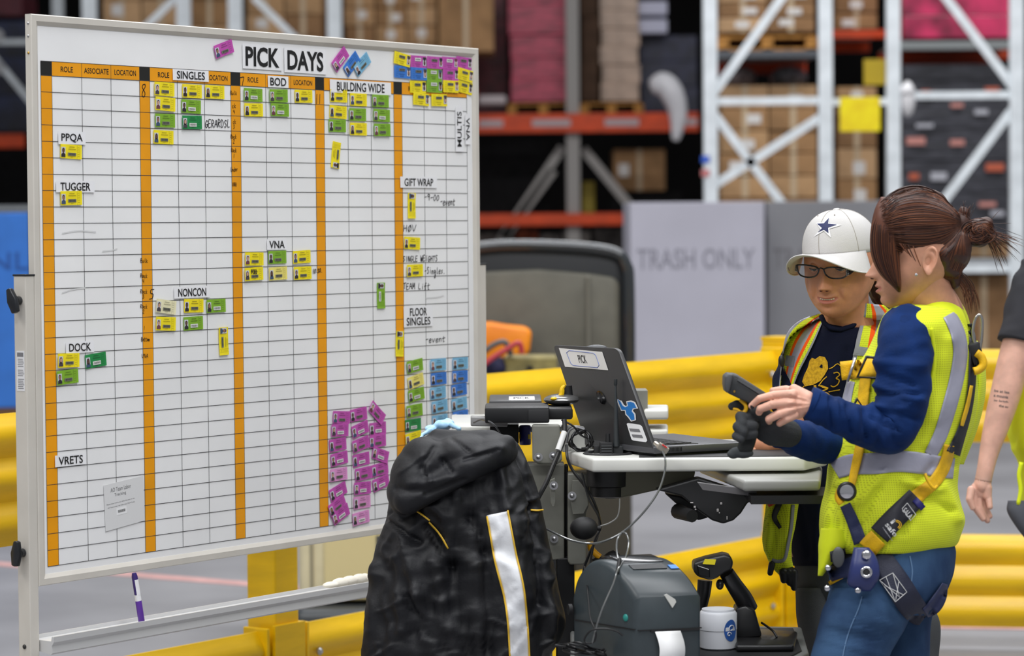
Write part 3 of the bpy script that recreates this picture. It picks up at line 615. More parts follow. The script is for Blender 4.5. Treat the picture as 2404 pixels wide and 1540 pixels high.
HAIRP = mat('photo_hair', (34, 26, 26), 0.5)
CL, CH = 0.066, 0.0315
def card_mesh(col):
    b = MB(); L, H = CL, CH
    n = 6; rs = []
    for i in range(n + 1):
        t = i / n; x = (t - 0.5) * L; lift = 0.0010 * (2 * t - 1) ** 2
        rs.append([(x, -H / 2, lift), (x, H / 2, lift), (x, H / 2, lift + 0.0011), (x, -H / 2, lift + 0.0011)])
    b.rings(rs)
    z = 0.0022
    def q(x0, y0, x1, y1): b.add([(x0, y0, z), (x1, y0, z), (x1, y1, z), (x0, y1, z)], [(0, 1, 2, 3)], 1)
    q(-0.006, 0.0100, 0.010, 0.0112); q(-0.009, 0.0050, 0.014, 0.0062); q(-0.002, -0.0122, 0.006, -0.0115)
    q(0.0182, -H / 2, 0.0186, H / 2); q(0.0262, -H / 2, 0.0265, H / 2)
    for k in range(5): q(0.0200, 0.010 - k * 0.005, 0.0250, 0.0106 - k * 0.005)
    me = bpy.data.meshes.new('badge_card'); me.from_pydata(b.v, [], b.f); me.materials.append(CM[col]); me.materials.append(CPR[col]); me.polygons.foreach_set('material_index', b.m); return me
def portrait_mesh(v):
    b = MB(); z = 0.0024; x0, x1, y0, y1 = -0.0315, -0.0185, -0.0125, 0.0095
    b.box(((x0 + x1) / 2, (y0 + y1) / 2, z), (x1 - x0, y1 - y0, 0.0003))
    cx = (x0 + x1) / 2; z2 = z + 0.0004
    b.add([(x0, y0, z2), (x1, y0, z2), (x1 - 0.0005, y0 + 0.006, z2), (cx + 0.002, y0 + 0.009, z2), (cx - 0.002, y0 + 0.009, z2), (x0 + 0.0005, y0 + 0.006, z2)], [tuple(range(6))], 2)
    hv = v % 3
    b.add([(cx + 0.0041 * cos(k * pi / 6), y0 + 0.0146 + (0.0056 if hv != 2 else 0.0062) * sin(k * pi / 6), z2 + 0.0001) for k in range(12)], [tuple(range(12))], 3)
    if hv == 1: b.box((cx, y0 + 0.0110, z2), (0.0088, 0.009, 0.0001), mi=3)
    b.add([(cx + 0.0034 * cos(k * pi / 6), y0 + 0.0134 + 0.0048 * sin(k * pi / 6), z2 + 0.0002) for k in range(12)], [tuple(range(12))], 1)
    me = bpy.data.meshes.new('portrait'); me.from_pydata(b.v, [], b.f)
    for mm in (PBG, SKINP[v % 4], SHIRTP[(v // 2) % 4], HAIRP): me.materials.append(mm)
    me.polygons.foreach_set('material_index', b.m); return me
def barcode_mesh(white):
    b = MB(); z = 0.0025; rr = random.Random(3 + white)
    b.box((0.002, -0.0058, z), (0.025, 0.0068 if not white else 0.0082, 0.0003), mi=0)
    x = -0.0085
    while x < 0.0122:
        w = rr.choice((0.0004, 0.0006, 0.001)); b.add([(x, -0.0082, z + 0.0003), (x + w, -0.0082, z + 0.0003), (x + w, -0.0034, z + 0.0003), (x, -0.0034, z + 0.0003)], [(0, 1, 2, 3)], 1); x += w + rr.choice((0.0005, 0.0008))
    me = bpy.data.meshes.new('barcode'); me.from_pydata(b.v, [], b.f); me.materials.append(BARW if white else BARG); me.materials.append(BARK); me.polygons.foreach_set('material_index', b.m); return me
CME = {k: card_mesh(k) for k in CC}; PME = [portrait_mesh(i) for i in range(12)]; BME = [barcode_mesh(0), barcode_mesh(1)]
ci = [0]
def card(x, y, col, label, rot=0.0, group='badge cards on the whiteboard', note=False):
    i = ci[0]; ci[0] += 1
    u, v = uv(x, y); a = radians(rot); ax = BD * cos(a) + Z * sin(a); ay = -BD * sin(a) + Z * cos(a)
    w = SW + 0.0012 + 0.0009 * ((i * 7) % 3) + (0.0 if i % 2 else 0.0003)
    c = Q(u, v, w); mt = Matrix((ax, ay, BN)).transposed().to_4x4(); mt.translation = c
    r = link('badge_card', CME[col], None, mtx=mt, label=label, cat='badge card', group=group)
    link('portrait', PME[(i * 5 + i // 3) % 12], r, mtx=Matrix.Identity(4)); link('barcode', BME[1 if col in ('green', 'dark green', 'pink', 'magenta') and i % 2 else 0], r, mtx=Matrix.Identity(4))
    if note:
        b = MB()
        for k, (xx, yy, ch) in enumerate(((-0.009, 0.006, '9'), (-0.001, 0.005, '3'), (0.006, 0.004, '0'))): text_on(b, ch, (xx, yy, 0.003), X, Y, 0.006, 0.011, bold=0.05)
        b.build('handwritten_note', MARK, r, mtx=Matrix.Identity(4))
    return r
def cards(where, items):
    for it in items: card(it[0], it[1], it[2], '%s badge card %s, %s' % (it[2], it[3], where), *(it[4:5] if len(it) > 4 else ()), note=(len(it) > 5))
cards('left side of the board', [(170, 356, 'yellow', 'directly under the PPQA strip', -2), (170, 465, 'yellow', 'directly under the TUGGER strip', 1), (163, 846, 'yellow', 'upper left under the DOCK strip', -1), (228, 846, 'dark green', 'under the DOCK strip at right', 5), (161, 885, 'green', 'lowest under the DOCK strip', 3)])
cards('under the SINGLES strip', [(388, 209, 'yellow', 'in the top row at left', -1), (454, 214, 'yellow', 'in the top row, middle'), (507, 216, 'yellow', 'in the top row at right'), (390, 244, 'yellow', 'in the second row at left', -2), (452, 250, 'green', 'in the second row at right', -1), (390, 283, 'green', 'in the third row at left', 0), (453, 287, 'dark green', 'in the third row', 1), (387, 322, 'yellow', 'alone in the fourth row', -1)])
cards('under the BOD strip', [(597, 223, 'green', 'in the top row at left'), (656, 225, 'green', 'in the top row, middle', 1), (716, 226, 'yellow', 'in the top row at right', 1), (598, 258, 'yellow', 'in the second row at left', 1), (659, 258, 'green', 'in the second row at right', 0)])
cards('under the BUILDING WIDE strip', [(798, 225, 'yellow', 'in the top row at left'), (844, 234, 'yellow', 'in the top row, middle'), (895, 237, 'green', 'in the top row at right'), (797, 263, 'yellow', 'in the second row at left', -2), (842, 269, 'green', 'in the second row, middle'), (898, 271, 'green', 'in the second row at right', -1), (795, 295, 'green', 'in the third row at left'), (844, 303, 'yellow', 'in the third row, middle'), (899, 305, 'green', 'in the third row at right', 1), (792, 364, 'yellow', 'upright, below the three rows', 82)])
cards('at the board top', [(528, 115, 'magenta', 'tilted left of the heading', 17), (801, 139, 'magenta', 'tilted steeply right of the heading', 42), (829, 150, 'blue', 'tilted, between magenta and light blue cards', 42), (853, 151, 'light blue', 'tilted at the right of three slanting cards', 37)])
TR = 'in the upside-down top right cluster'
cards(TR, [(946, 139, 'yellow', 'top row, first from left', 172), (985, 145, 'magenta', 'top row, second from left', 180), (1023, 147, 'magenta', 'top row, third from left', 180), (1058, 148, 'magenta', 'top row, fourth from left', 180), (1092, 148, 'magenta', 'top row, rightmost', 177),
           (947, 169, 'blue', 'second row, first from left', 179), (985, 173, 'blue', 'second row, second from left', 180), (1022, 175, 'green', 'second row, middle', 180), (1060, 176, 'magenta', 'second row, fourth from left', 180), (1094, 176, 'yellow', 'second row, rightmost', 172),
           (984, 204, 'yellow', 'third row, leftmost', 180), (1022, 203, 'green', 'third row, green one', 180), (1060, 203, 'yellow', 'third row, right of the green one', 180), (1094, 205, 'yellow', 'third row, rightmost', 172), (991, 233, 'yellow', 'bottom row at left', 178), (1033, 235, 'yellow', 'bottom row at right', 181)])
cards('right side of the board', [(970, 483, 'yellow', 'standing upright below the GIFT WRAP strip', -91), (970, 571, 'yellow', 'lying flat below the handwritten HOV', -3), (976, 635, 'yellow', 'below the handwritten SINGLE WEIGHTS', 1), (898, 694, 'green', 'upright, left of handwritten TEAM LIFT', -90), (941, 807, 'yellow', 'upright on the amber column below FLOOR SINGLES', -93)])
cards('under the middle VNA strip', [(599, 608, 'yellow', 'upper row at left', -1), (654, 604, 'green', 'upper row, middle', 1), (711, 603, 'yellow', 'upper row at right', 2), (598, 643, 'yellow', 'with 930 handwritten, lower row left', 2, 1), (656, 642, 'pale yellow', 'lower row, middle', 2), (713, 641, 'yellow', 'lower row at right', 1)])
cards('under the NONCON strip', [(392, 720, 'cream', 'upper row at left, slipped askew', -7), (458, 718, 'yellow', 'upper row, middle', -1), (510, 718, 'green', 'upper row at right', 1), (391, 760, 'yellow', 'lower row at left', -3), (457, 759, 'green', 'lower row at right', 1), (528, 801, 'yellow', 'standing upright at lower right', -88)])
BR = 'in the lower right cluster'
cards(BR, [(976, 859, 'green', 'left column, topmost', 7), (979, 895, 'pale yellow', 'left column, second', 11), (980, 927, 'green', 'left column, third', 8), (975, 964, 'green', 'left column, fourth', 4), (973, 998, 'dark green', 'left column, dark one above the glove', 2), (973, 1029, 'yellow', 'left column, lowest, half behind the coat', 7),
           (1031, 856, 'light blue', 'middle column, topmost', 1), (1033, 889, 'blue', 'middle column, second', 1), (1031, 922, 'light blue', 'middle column, third', 3), (1034, 954, 'light blue', 'middle column, fourth', 5), (1036, 988, 'light blue', 'middle column, lowest above the glove', 3),
           (1083, 853, 'light blue', 'right column, topmost', 0), (1082, 884, 'blue', 'right column, second', 0), (1081, 915, 'blue', 'right column, third', 4), (1081, 948, 'light blue', 'right column, fourth', 5), (1083, 978, 'blue', 'right column, fifth', 4), (1094, 1004, 'light blue', 'right column, lowest, mostly hidden', 2)])
MG = 'in the bottom magenta cluster'
cards(MG, [(804, 980, 'magenta', 'left column, topmost', -4), (800, 1010, 'magenta', 'left column, second', -2), (796, 1044, 'magenta', 'left column, third', 4), (799, 1077, 'magenta', 'left column, fourth', 6), (797, 1114, 'pink', 'left column, pale one', 2), (797, 1154, 'magenta', 'left column, tilted, under the pale one', 17), (794, 1187, 'magenta', 'left column, upper of two overlapping tilted ones', 24), (802, 1207, 'magenta', 'left column, lowest and tilted', 22),
           (845, 973, 'magenta', 'middle column, topmost', 5), (848, 1008, 'magenta', 'middle column, second, tilted', 13), (849, 1043, 'magenta', 'middle column, third', 11), (851, 1079, 'magenta', 'middle column, fourth', 5), (856, 1112, 'magenta', 'middle column, fifth', 4), (853, 1146, 'magenta', 'middle column, sixth', -1), (853, 1179, 'pink', 'middle column, upper pale one', 1), (850, 1216, 'pink', 'middle column, lowest, pale', 5),
           (887, 969, 'magenta', 'right column, steeply tilted at the top', -38), (890, 1006, 'magenta', 'right column, second', 1), (889, 1035, 'magenta', 'right column, third', 2), (895, 1068, 'magenta', 'right column, tilted down', -17), (895, 1102, 'magenta', 'right column, fifth', 6), (897, 1134, 'magenta', 'right column, lowest', 12)])

# ---------------------------------------------------------------- handwriting
GL = {  # stroke alphabet on a unit box
 'A': [[(0, 0), (.5, 1), (1, 0)], [(.2, .4), (.85, .45)]], 'B': [[(.1, 0), (.1, 1), (.7, .9), (.8, .7), (.15, .5), (.9, .35), (.8, .05), (.1, 0)]], 'C': [[(.9, .85), (.5, 1), (.1, .6), (.1, .25), (.5, 0), (.95, .2)]],
 'D': [[(.1, 0), (.1, 1), (.7, .8), (.9, .45), (.6, .05), (.1, 0)]], 'E': [[(.9, 1), (.1, .95), (.1, 0), (.9, .05)], [(.1, .5), (.7, .52)]], 'F': [[(.9, 1), (.1, .95), (.1, 0)], [(.1, .5), (.7, .52)]],
 'G': [[(.9, .85), (.5, 1), (.1, .6), (.15, .15), (.55, 0), (.9, .35), (.5, .42), (1, .45)]], 'H': [[(.1, 1), (.1, 0)], [(.85, 1), (.85, 0)], [(.1, .5), (.85, .55)]], 'I': [[(.5, 1), (.5, 0)]], 'L': [[(.2, 1), (.15, .05), (.9, 0)]],
 'M': [[(0, 0), (.15, 1), (.5, .3), (.85, 1), (1, 0)]], 'N': [[(.1, 0), (.1, 1), (.85, 0), (.9, 1)]], 'O': [[(.5, 1), (.1, .6), (.15, .15), (.5, 0), (.9, .4), (.8, .85), (.5, 1)]], '0': [[(.5, 1), (.1, .6), (.15, .15), (.5, 0), (.9, .4), (.8, .85), (.5, 1)]],
 'Q': [[(.5, 1), (.1, .6), (.15, .15), (.5, 0), (.9, .4), (.8, .85), (.5, 1)], [(.8, 1.1), (.2, -.1)]],
 'R': [[(.1, 0), (.1, 1), (.8, .85), (.75, .6), (.15, .5), (.9, 0)]], 'S': [[(.9, .9), (.5, 1), (.15, .75), (.8, .35), (.5, 0), (.1, .1)]], 'T': [[(0, .95), (1, 1)], [(.5, 1), (.45, 0)]], 'U': [[(.1, 1), (.15, .1), (.5, 0), (.85, .15), (.9, 1)]], 'V': [[(0, 1), (.45, 0), (1, 1)]], 'W': [[(0, 1), (.25, 0), (.5, .7), (.75, 0), (1, 1)]],
 'a': [[(.8, .55), (.3, .6), (.15, .2), (.5, 0), (.8, .5), (.85, 0)]], 'b': [[(.15, 1), (.15, 0), (.7, .05), (.8, .4), (.2, .45)]], 'c': [[(.8, .5), (.4, .6), (.15, .25), (.5, 0), (.85, .1)]], 'd': [[(.8, 1), (.8, 0), (.2, .1), (.2, .5), (.8, .5)]], 'e': [[(.1, .3), (.85, .4), (.6, .65), (.15, .4), (.3, 0), (.9, .1)]],
 'f': [[(.8, .95), (.4, 1), (.35, -.2)], [(0, .5), (.8, .55)]], 'g': [[(.8, .5), (.2, .55), (.3, .05), (.8, .4), (.8, -.5), (.3, -.6), (.6, -.1)]], 'h': [[(.15, 1), (.15, 0), (.2, .45), (.7, .55), (.8, 0)]], 'i': [[(.5, .6), (.5, 0)], [(.5, .85), (.52, .9)]], 'k': [[(.15, 1), (.15, 0)], [(.8, .6), (.2, .3), (.85, 0)]],
 'l': [[(.5, 1), (.45, .1), (.8, 0)]], 'm': [[(0, 0), (.05, .55), (.3, .5), (.4, 0), (.5, .5), (.85, .5), (.95, 0)]], 'n': [[(.1, .6), (.15, 0), (.3, .5), (.75, .5), (.85, 0)]], 'o': [[(.5, .6), (.15, .3), (.45, 0), (.85, .3), (.5, .6)]], 's': [[(.8, .6), (.3, .5), (.75, .2), (.2, 0)]], 't': [[(.45, 1), (.4, 0), (.8, .05)], [(0, .6), (1, .7)]],
 'u': [[(.1, .6), (.2, 0), (.75, .1), (.8, .6), (.9, 0)]], 'v': [[(.1, .6), (.4, 0), (.9, .65)]], 'r': [[(.2, .6), (.25, 0), (.35, .5), (.85, .6)]],
 '1': [[(.5, 1), (.45, 0)]], '2': [[(.1, .8), (.5, 1), (.8, .7), (.1, 0), (.9, 0)]], '3': [[(.1, .95), (.7, .95), (.4, .55), (.8, .3), (.4, 0), (.1, .1)]], '4': [[(.1, 1), (.15, .5), (.8, .5)], [(.75, 1), (.7, 0)]], '5': [[(.95, 1), (.35, .95), (.3, .6), (.8, .5), (.7, .1), (.1, 0)]], '7': [[(0, .9), (.9, 1), (.75, .4), (.7, 0)]],
 '8': [[(.75, .95), (.3, .9), (.2, .7), (.8, .3), (.6, 0), (.2, .1), (.3, .4), (.8, .75), (.75, .95)]], '9': [[(.8, .9), (.3, .95), (.2, .6), (.8, .65), (.85, .9), (.75, 0)]], '-': [[(.1, .45), (.9, .55)]], '.': [[(.4, 0), (.5, .06)]], ':': [[(.4, .1), (.45, .15)], [(.4, .6), (.45, .65)]], '~': [[(.1, .4), (.9, .6)]]}
def handwrite(txt, x0, y0, x1, y1, h, wid=0.0019, m_=None, label=None):
    """handwritten word from (x0,y0) to (x1,y1) baseline in board pixels, letters h pixels tall"""
    a = uv(x0, y0); c = uv(x1, y1); n = len(txt); b = MB(); rr = random.Random(txt)
    su, sv = px_scale((x0 + x1) / 2, (y0 + y1) / 2); hh = h * sv
    A = Vector((a[0], a[1])); C_ = Vector((c[0], c[1])); d = (C_ - A) / n
    for i, ch in enumerate(txt):
        if ch == ' ': continue
        o = A + d * i; ww = d.length * 0.82; jy = rr.uniform(-0.06, 0.06) * hh; sc = rr.uniform(0.9, 1.08)
        for st in GL[ch]:
            pts = catmull([(p[0], p[1], 0) for p in st], 4) if len(st) > 2 else [Vector((p[0], p[1], 0)) for p in st]
            L = [Q(o.x + (p.x + 0.12 * p.y) * ww, o.y + jy + p.y * hh * sc, ws + 0.0010) for p in pts]
            for p, q in zip(L, L[1:]):
                dd = q - p
                if dd.length < 1e-6: continue
                dd.normalize(); nn = BN.cross(dd) * wid / 2; e = dd * wid * 0.35
                b.add([p - nn - e, q - nn + e, q + nn + e, p + nn - e], [(0, 1, 2, 3)])
    return b.build('handwriting', m_ or MARK, wb)
for a in (('8', 336, 226, 349, 226, 30), ('7', 566, 200, 579, 203, 18), ('1', 745, 243, 752, 243, 24), ('1', 752, 243, 759, 245, 24), ('5', 354, 702, 368, 702, 22), ('GERARDSL', 486, 299, 545, 298, 17),
          ('-9-00', 1000, 470, 1036, 472, 14), ('-event', 1038, 481, 1073, 482, 15), ('HQV', 951, 543, 982, 543, 14), ('SINGLE WEIGHTS', 950, 614, 1032, 613, 13), ('-Singles.', 1001, 642, 1050, 643, 14), ('TEAM Lift', 951, 679, 1014, 679, 14),
          ('-event', 1003, 804, 1050, 802, 13), ('10:30.', 738, 642, 762, 638, 10)):
    handwrite(*a)
DMK = mat('marker_on_amber', (88, 58, 14), 0.5)
for t, x, y, w in (('Bulk', 334, 616, 18), ('Rack', 334, 652, 17), ('4', 339, 664, 5), ('Rack', 334, 689, 17), ('3', 339, 701, 5), ('Rack', 334, 724, 17), ('2', 339, 736, 5), ('1', 341, 774, 5), ('Bottom', 336, 801, 20), ('VNA', 337, 840, 16),
                  ('Bulk', 545, 222, 16), ('ck', 549, 253, 10), ('4', 552, 266, 5), ('ck', 551, 290, 8), ('3', 552, 302, 4), ('Rack', 546, 325, 14), ('2', 551, 336, 5), ('Rack', 547, 357, 13), ('1', 552, 370, 4), ('Under', 546, 402, 17), ('VNA', 550, 437, 10)):
    handwrite(t, x, y, x + w, y, 9, 0.0013, DMK)
# old wiped-off marker smears
sm = mat('wipe_mark', (214, 214, 214), 0.4)
for (xs, ys) in (([150, 190, 230], [548, 542, 545]), ([245, 265, 280], [590, 588, 584]), ([150, 175, 205], [688, 680, 676]), ([1003, 1030, 1046], [700, 698, 694])):
    pts = catmull([Q(*uv(x, y), ws + 0.0008) for x, y in zip(xs, ys)], 5); b = MB()
    for p, q in zip(pts, pts[1:]):
        b.add([p - Z * 0.0015, q - Z * 0.0015, q + Z * 0.0015, p + Z * 0.0015], [(0, 1, 2, 3)])
    b.build('wipe_smear', sm, wb)
# taped notice
TP = mat('plastic_sleeve', (214, 214, 216), 0.25)
cr = [uv(x, y) for x, y in ((252, 1248), (344, 1222), (340, 1117), (247, 1140))]
b = MB(); b.prism([Q(u, v, ws + 0.0012) for u, v in cr], BN * 0.0006); nt_ = b.build('notice_sheet', mat('notice_paper', (222, 222, 222), 0.35), label='taped notice about labor tracking at the lower left of the whiteboard', cat='notice')
na = (Q(*uv(330, 1180)) - Q(*uv(260, 1198))).normalized(); nb = BN.cross(na)
for t, x, y, w, h in (('AO Team Labor', 287, 1146, 48, 10), ('Tracking', 286, 1160, 27, 9), ('Please labor track your skills that are on the', 287, 1178, 66, 4), ('AO Team under the following CALM Code', 288, 1186, 64, 4)):
    su, sv = px_scale(x, y); u, v = uv(x, y); b = MB(); text_on(b, t, Q(u, v, ws + 0.0020), na, nb, w * su, h * sv); b.build('lettering', mat('notice_ink', (96, 96, 98)), nt_)
u, v = uv(289, 1199); b = MB(); b.box(Q(u, v, ws + 0.0020), (0.033, 0.016, 0.0002), (na, nb, BN)); b.build('barcode_box', mat('paper2', (236, 236, 236)), nt_)
b = MB()
for k in range(14): b.box(Q(u, v, ws + 0.0023) + na * (-0.011 + k * 0.0017), (0.0009, 0.006, 0.0001), (na, nb, BN))
b.build('barcode', INK, nt_)
# marker pen leaning behind the tray edge
p0 = Q(uv(318, 1448)[0] , tz - 0.004, 0.02); p1 = Q(uv(306, 1360)[0], -H_ + 0.0, 0.012); d = (p1 - p0).normalized(); L = (p1 - p0).length
PUR = mat('purple_plastic', (92, 50, 150), 0.35); r = empty('marker_pen', p0, label='purple and white marker pen leaning between the pen tray and the board frame', cat='marker')
b = MB(); b.lathe(p0, d, [(0.0065, 0), (0.0075, 0.003), (0.0075, L * 0.44), (0.007, L * 0.45)], 14); b.build('cap', PUR, r, smooth=True)
b = MB(); b.lathe(p0 + d * L * 0.45, d, [(0.0072, 0), (0.0072, L * 0.12)], 14); b.build('band', PAPER, r, smooth=True)
b = MB(); b.lathe(p0 + d * L * 0.57, d, [(0.007, 0), (0.007, L * 0.36), (0.005, L * 0.43)], 14); b.build('barrel', mat('dark_purple', (58, 40, 110), 0.4), r, smooth=True)
b = MB(); b.lathe(p0 + d * L * 0.57 - BD * 0.0 + BN * 0.0015, d, [(0.0062, 0), (0.0062, L * 0.3)], 14); b.build('barcode_patch', PAPER, r, smooth=True)
# white glove lying in the tray
b = MB()
for (x, y, rx, rz) in ((768, 1374, 0.026, 0.008), (790, 1369, 0.03, 0.012), (812, 1364, 0.03, 0.012), (835, 1360, 0.026, 0.013), (848, 1358, 0.012, 0.012)):
    u, v = uv(x, y); b.ball(Q(u, v + 0.002, 0.012), (rx, 0.016, rz), ax=(BD, BN, Z))
b.build('work_glove', mat('glove_white', (242, 236, 222), 0.85, bump=0.5, bscale=300), smooth=True, label='white knit glove lying in the pen tray left of the black coat', cat='glove')
# ================================================================ WORKSTATION CART
CG = mat('cart_grey', (120, 120, 112), 0.5, var=0.03, vscale=20); CW = mat('cart_white', (214, 214, 208), 0.35, var=0.02)
CG2 = mat('cart_olive', (104, 102, 84), 0.5); BK2 = mat('cart_black', (24, 24, 26), 0.45); RUB = mat('rubber', (18, 18, 20), 0.6)
CD = 6.25
def wp(x, y, D=CD): return P(x, y, D)
TZ = wp(1400, 1077, 6.2).z
ct = empty('computer_cart', (wp(1500, 1200).x, 6.5, 0), label='grey computer cart with white worktop, black column and lower shelf', cat='cart')
def poly_top(pts, ztop, th, name, m_, par, bevel=0.006):
    """horizontal slab whose top outline is given as pixel columns with camera distance"""
    v = [Vector((P(x, 1000, D).x, P(x, 1000, D).y, ztop - th)) for x, D in pts]
    b = MB(); b.prism(v, (0, 0, th)); return b.build(name, m_, par, bevel=bevel, bseg=3, smooth=True)
poly_top([(1332, 6.42), (1390, 6.2), (1890, 6.2), (1942, 6.32), (1925, 6.38), (1800, 6.72), (1332, 6.75)], TZ, 0.031, 'worktop', CW, ct)
poly_top([(1500, 6.215), (1875, 6.215), (1905, 6.3), (1810, 6.6), (1500, 6.62)], TZ + 0.002, 0.003, 'rubber_mat', mat('mat_black', (30, 30, 32), 0.6), ct, 0.001)
# bracket arm under the worktop
D = 6.3; b = MB(); b.prism([wp(x, y, D) for x, y in ((1420, 1106), (1633, 1106), (1628, 1128), (1610, 1136), (1475, 1166), (1440, 1172), (1420, 1172))], (0, 0.05, 0)); b.build('bracket_arm', CG2, ct, bevel=0.004)
# keyboard arm mechanism
b = MB(); b.prism([wp(x, y, 6.22) for x, y in ((1540, 1150), (1640, 1122), (1760, 1160), (1790, 1172), (1756, 1180), (1740, 1205), (1722, 1222), (1698, 1230), (1672, 1222), (1640, 1200), (1600, 1165))], (0, 0.05, 0)); a1 = b.build('tilt_bracket', BK2, ct, bevel=0.004)
b = MB(); b.prism([wp(x, y, 6.3) for x, y in ((1560, 1158), (1600, 1165), (1650, 1195), (1664, 1215), (1640, 1222), (1618, 1212), (1590, 1185))], (0, 0.04, 0)); b.build('tilt_bracket', BK2, ct, bevel=0.004)
for (x, y, w, h) in ((1624, 1180, 7, 3), (1631, 1190, 5, 5), (1633, 1196, 4, 3), (1693, 1182, 5, 5), (1685, 1198, 5, 7), (1689, 1204, 3, 3), (1707, 1216, 3, 8)):
    b = MB(); b.box(wp(x, y, 6.215), (w / 1045, 0.004, h / 1045)); b.build('slot', mat('slot_light', (176, 172, 172), 0.5), ct, bevel=0.0008)
b = MB(); b.tube([wp(1592, 1200, 6.28), wp(1625, 1212, 6.2)], [0.018, 0.014], 12); b.build('knob', RUB, ct, smooth=True)
# keyboard tray
KZ = wp(1700, 1143, 6.1).z
kt = poly_top([(1640, 6.5), (1745, 6.05), (1925, 6.05), (1930, 6.4), (1830, 6.5)], KZ + 0.018, 0.024, 'keyboard_tray', mat('tray_grey', (158, 158, 154), 0.35), ct, 0.007)
b = MB(); b.box(wp(1860, 1163, 6.15), (0.2, 0.2, 0.018)); b.build('tray_slide', BK2, kt)
b = MB(); b.prism([wp(x, y, 6.12) for x, y in ((1638, 1133), (1776, 1152), (1776, 1166), (1650, 1150))], (0, 0.02, 0)); b.build('tray_side', mat('side_grey', (98, 96, 98), 0.5), kt)
# column
def plate(pts, D, th, nm, m_, bev=0.003):
    b = MB(); b.prism([wp(x, y, D) for x, y in pts], (0, th, 0)); return b.build(nm, m_, ct, bevel=bev)
colm = plate([(1238, 1090), (1325, 1090), (1325, 1312), (1298, 1316), (1296, 1700), (1238, 1700)], 6.4, 0.08, 'column_channel', CG)
plate([(1333, 1112), (1386, 1112), (1382, 1190), (1376, 1205), (1376, 1318), (1370, 1326), (1338, 1326), (1333, 1318)], 6.36, 0.06, 'column_channel', CG)
plate([(1249, 997), (1314, 997), (1320, 1080), (1310, 1090), (1262, 1090), (1250, 1080)], 6.36, 0.02, 'mounting_plate', CG, 0.004)
plate([(1291, 1127), (1303, 1122), (1304, 1178), (1301, 1190), (1296, 1190), (1293, 1180)], 6.35, 0.01, 'slotted_plate', CG, 0.001)
plate([(1344, 1128), (1376, 1128), (1381, 1185), (1370, 1206), (1345, 1208), (1340, 1180)], 6.34, 0.01, 'slotted_plate', CG, 0.001)
for (x, y, D) in ((1264, 1073, 6.35), (1299, 1070, 6.35), (1300, 1140, 6.34), (1343, 1164, 6.33), (1301, 1265, 6.39)):
    b = MB(); b.lathe(wp(x, y, D), -Y, [(0.0055, 0), (0.005, 0.002), (0.002, 0.004)], 14); b.lathe(wp(x, y, D + 0.003), -Y, [(0.010, 0), (0.010, 0.001)], 16, 0); b.build('bolt', STEEL, ct, smooth=True)
plate([(1306, 1310), (1349, 1310), (1349, 1900), (1306, 1900)], 6.4, 0.05, 'lower_column', BK2)
plate([(1325, 1092), (1334, 1092), (1334, 1320), (1325, 1320)], 6.44, 0.04, 'column_gap', RUB)
# base with castors, lower shelf
SZ = wp(1700, 1518, 6.15).z
sh = poly_top([(1335, 5.95), (1865, 5.95), (1897, 6.04), (1880, 6.42), (1335, 6.55)], SZ, 0.03, 'lower_shelf', mat('shelf_grey', (128, 130, 128), 0.45), ct, 0.005)
poly_top([(1345, 5.97), (1855, 5.97), (1880, 6.05), (1860, 6.38), (1345, 6.45)], SZ + 0.004, 0.004, 'shelf_mat', mat('mat_black', (30, 30, 32)), ct, 0.001)
for xx in (1290, 1780):
    c = P(xx, 1000, 6.3); b = MB(); b.box((c.x, c.y, 0.1), (0.06, 0.7, 0.05)); b.build('base_leg', BK2, ct, bevel=0.006)
    for s in (-1, 1):
        b = MB(); b.lathe((c.x - 0.012, c.y + 0.3 * s, 0.04), X, [(0.036, 0), (0.04, 0.004), (0.04, 0.02), (0.036, 0.024)], 18); b.build('castor', RUB, ct, smooth=True)
c0, c1 = P(1290, 1000, 6.3), P(1780, 1000, 6.3); b = MB(); b.box(((c0.x + c1.x) / 2, c0.y + 0.1, 0.1), (c1.x - c0.x, 0.06, 0.05)); b.build('base_bar', BK2, ct)
b = MB(); b.box((c1.x, c0.y + 0.1, SZ / 2 + 0.04), (0.04, 0.04, SZ - 0.1)); b.build('rear_post', BK2, ct)
# cup holder and its rim
c = wp(1428, 1075, 6.33); c.z = TZ
b = MB(); b.lathe(c, -Z, [(0.05, 0.028), (0.05, 0.072), (0.043, 0.075), (0.043, 0.096), (0.038, 0.098)], 28); ch = b.build('cup_holder', BK2, ct, smooth=True)
b = MB(); b.lathe(c, Z, [(0.056, -0.002), (0.058, 0.002), (0.052, 0.005), (0.046, 0.004), (0.044, -0.004)], 32); b.build('rim', RUB, ch, smooth=True)
# rear deck behind, arm plate and second-side shelves
Z2 = wp(1250, 1000, 6.7).z
poly_top([(1060, 6.55), (1200, 6.5), (1330, 6.5), (1330, 6.95), (1060, 6.95)], wp(1200, 1003, 6.5).z, 0.012, 'rear_shelf', CW, ct, 0.003)
poly_top([(1105, 6.45), (1192, 6.42), (1192, 6.46), (1105, 6.5)], wp(1150, 979, 6.44).z, 0.022, 'arm_bar', mat('arm_grey', (140, 140, 140), 0.4), ct, 0.003)
poly_top([(1512, 7.0), (1569, 7.0), (1569, 7.2), (1512, 7.2)], wp(1540, 962, 7.0).z, 0.025, 'side_shelf', CW, ct)
poly_top([(1512, 7.0), (1568, 7.0), (1568, 7.2), (1512, 7.2)], wp(1540, 1009, 7.0).z, 0.02, 'side_shelf', CW, ct)
b = MB(); b.box((wp(1505, 1000, 7.1).x, wp(1505, 1000, 7.1).y, TZ + 0.03), (0.03, 0.1, 0.14)); b.build('side_post', CG, ct)
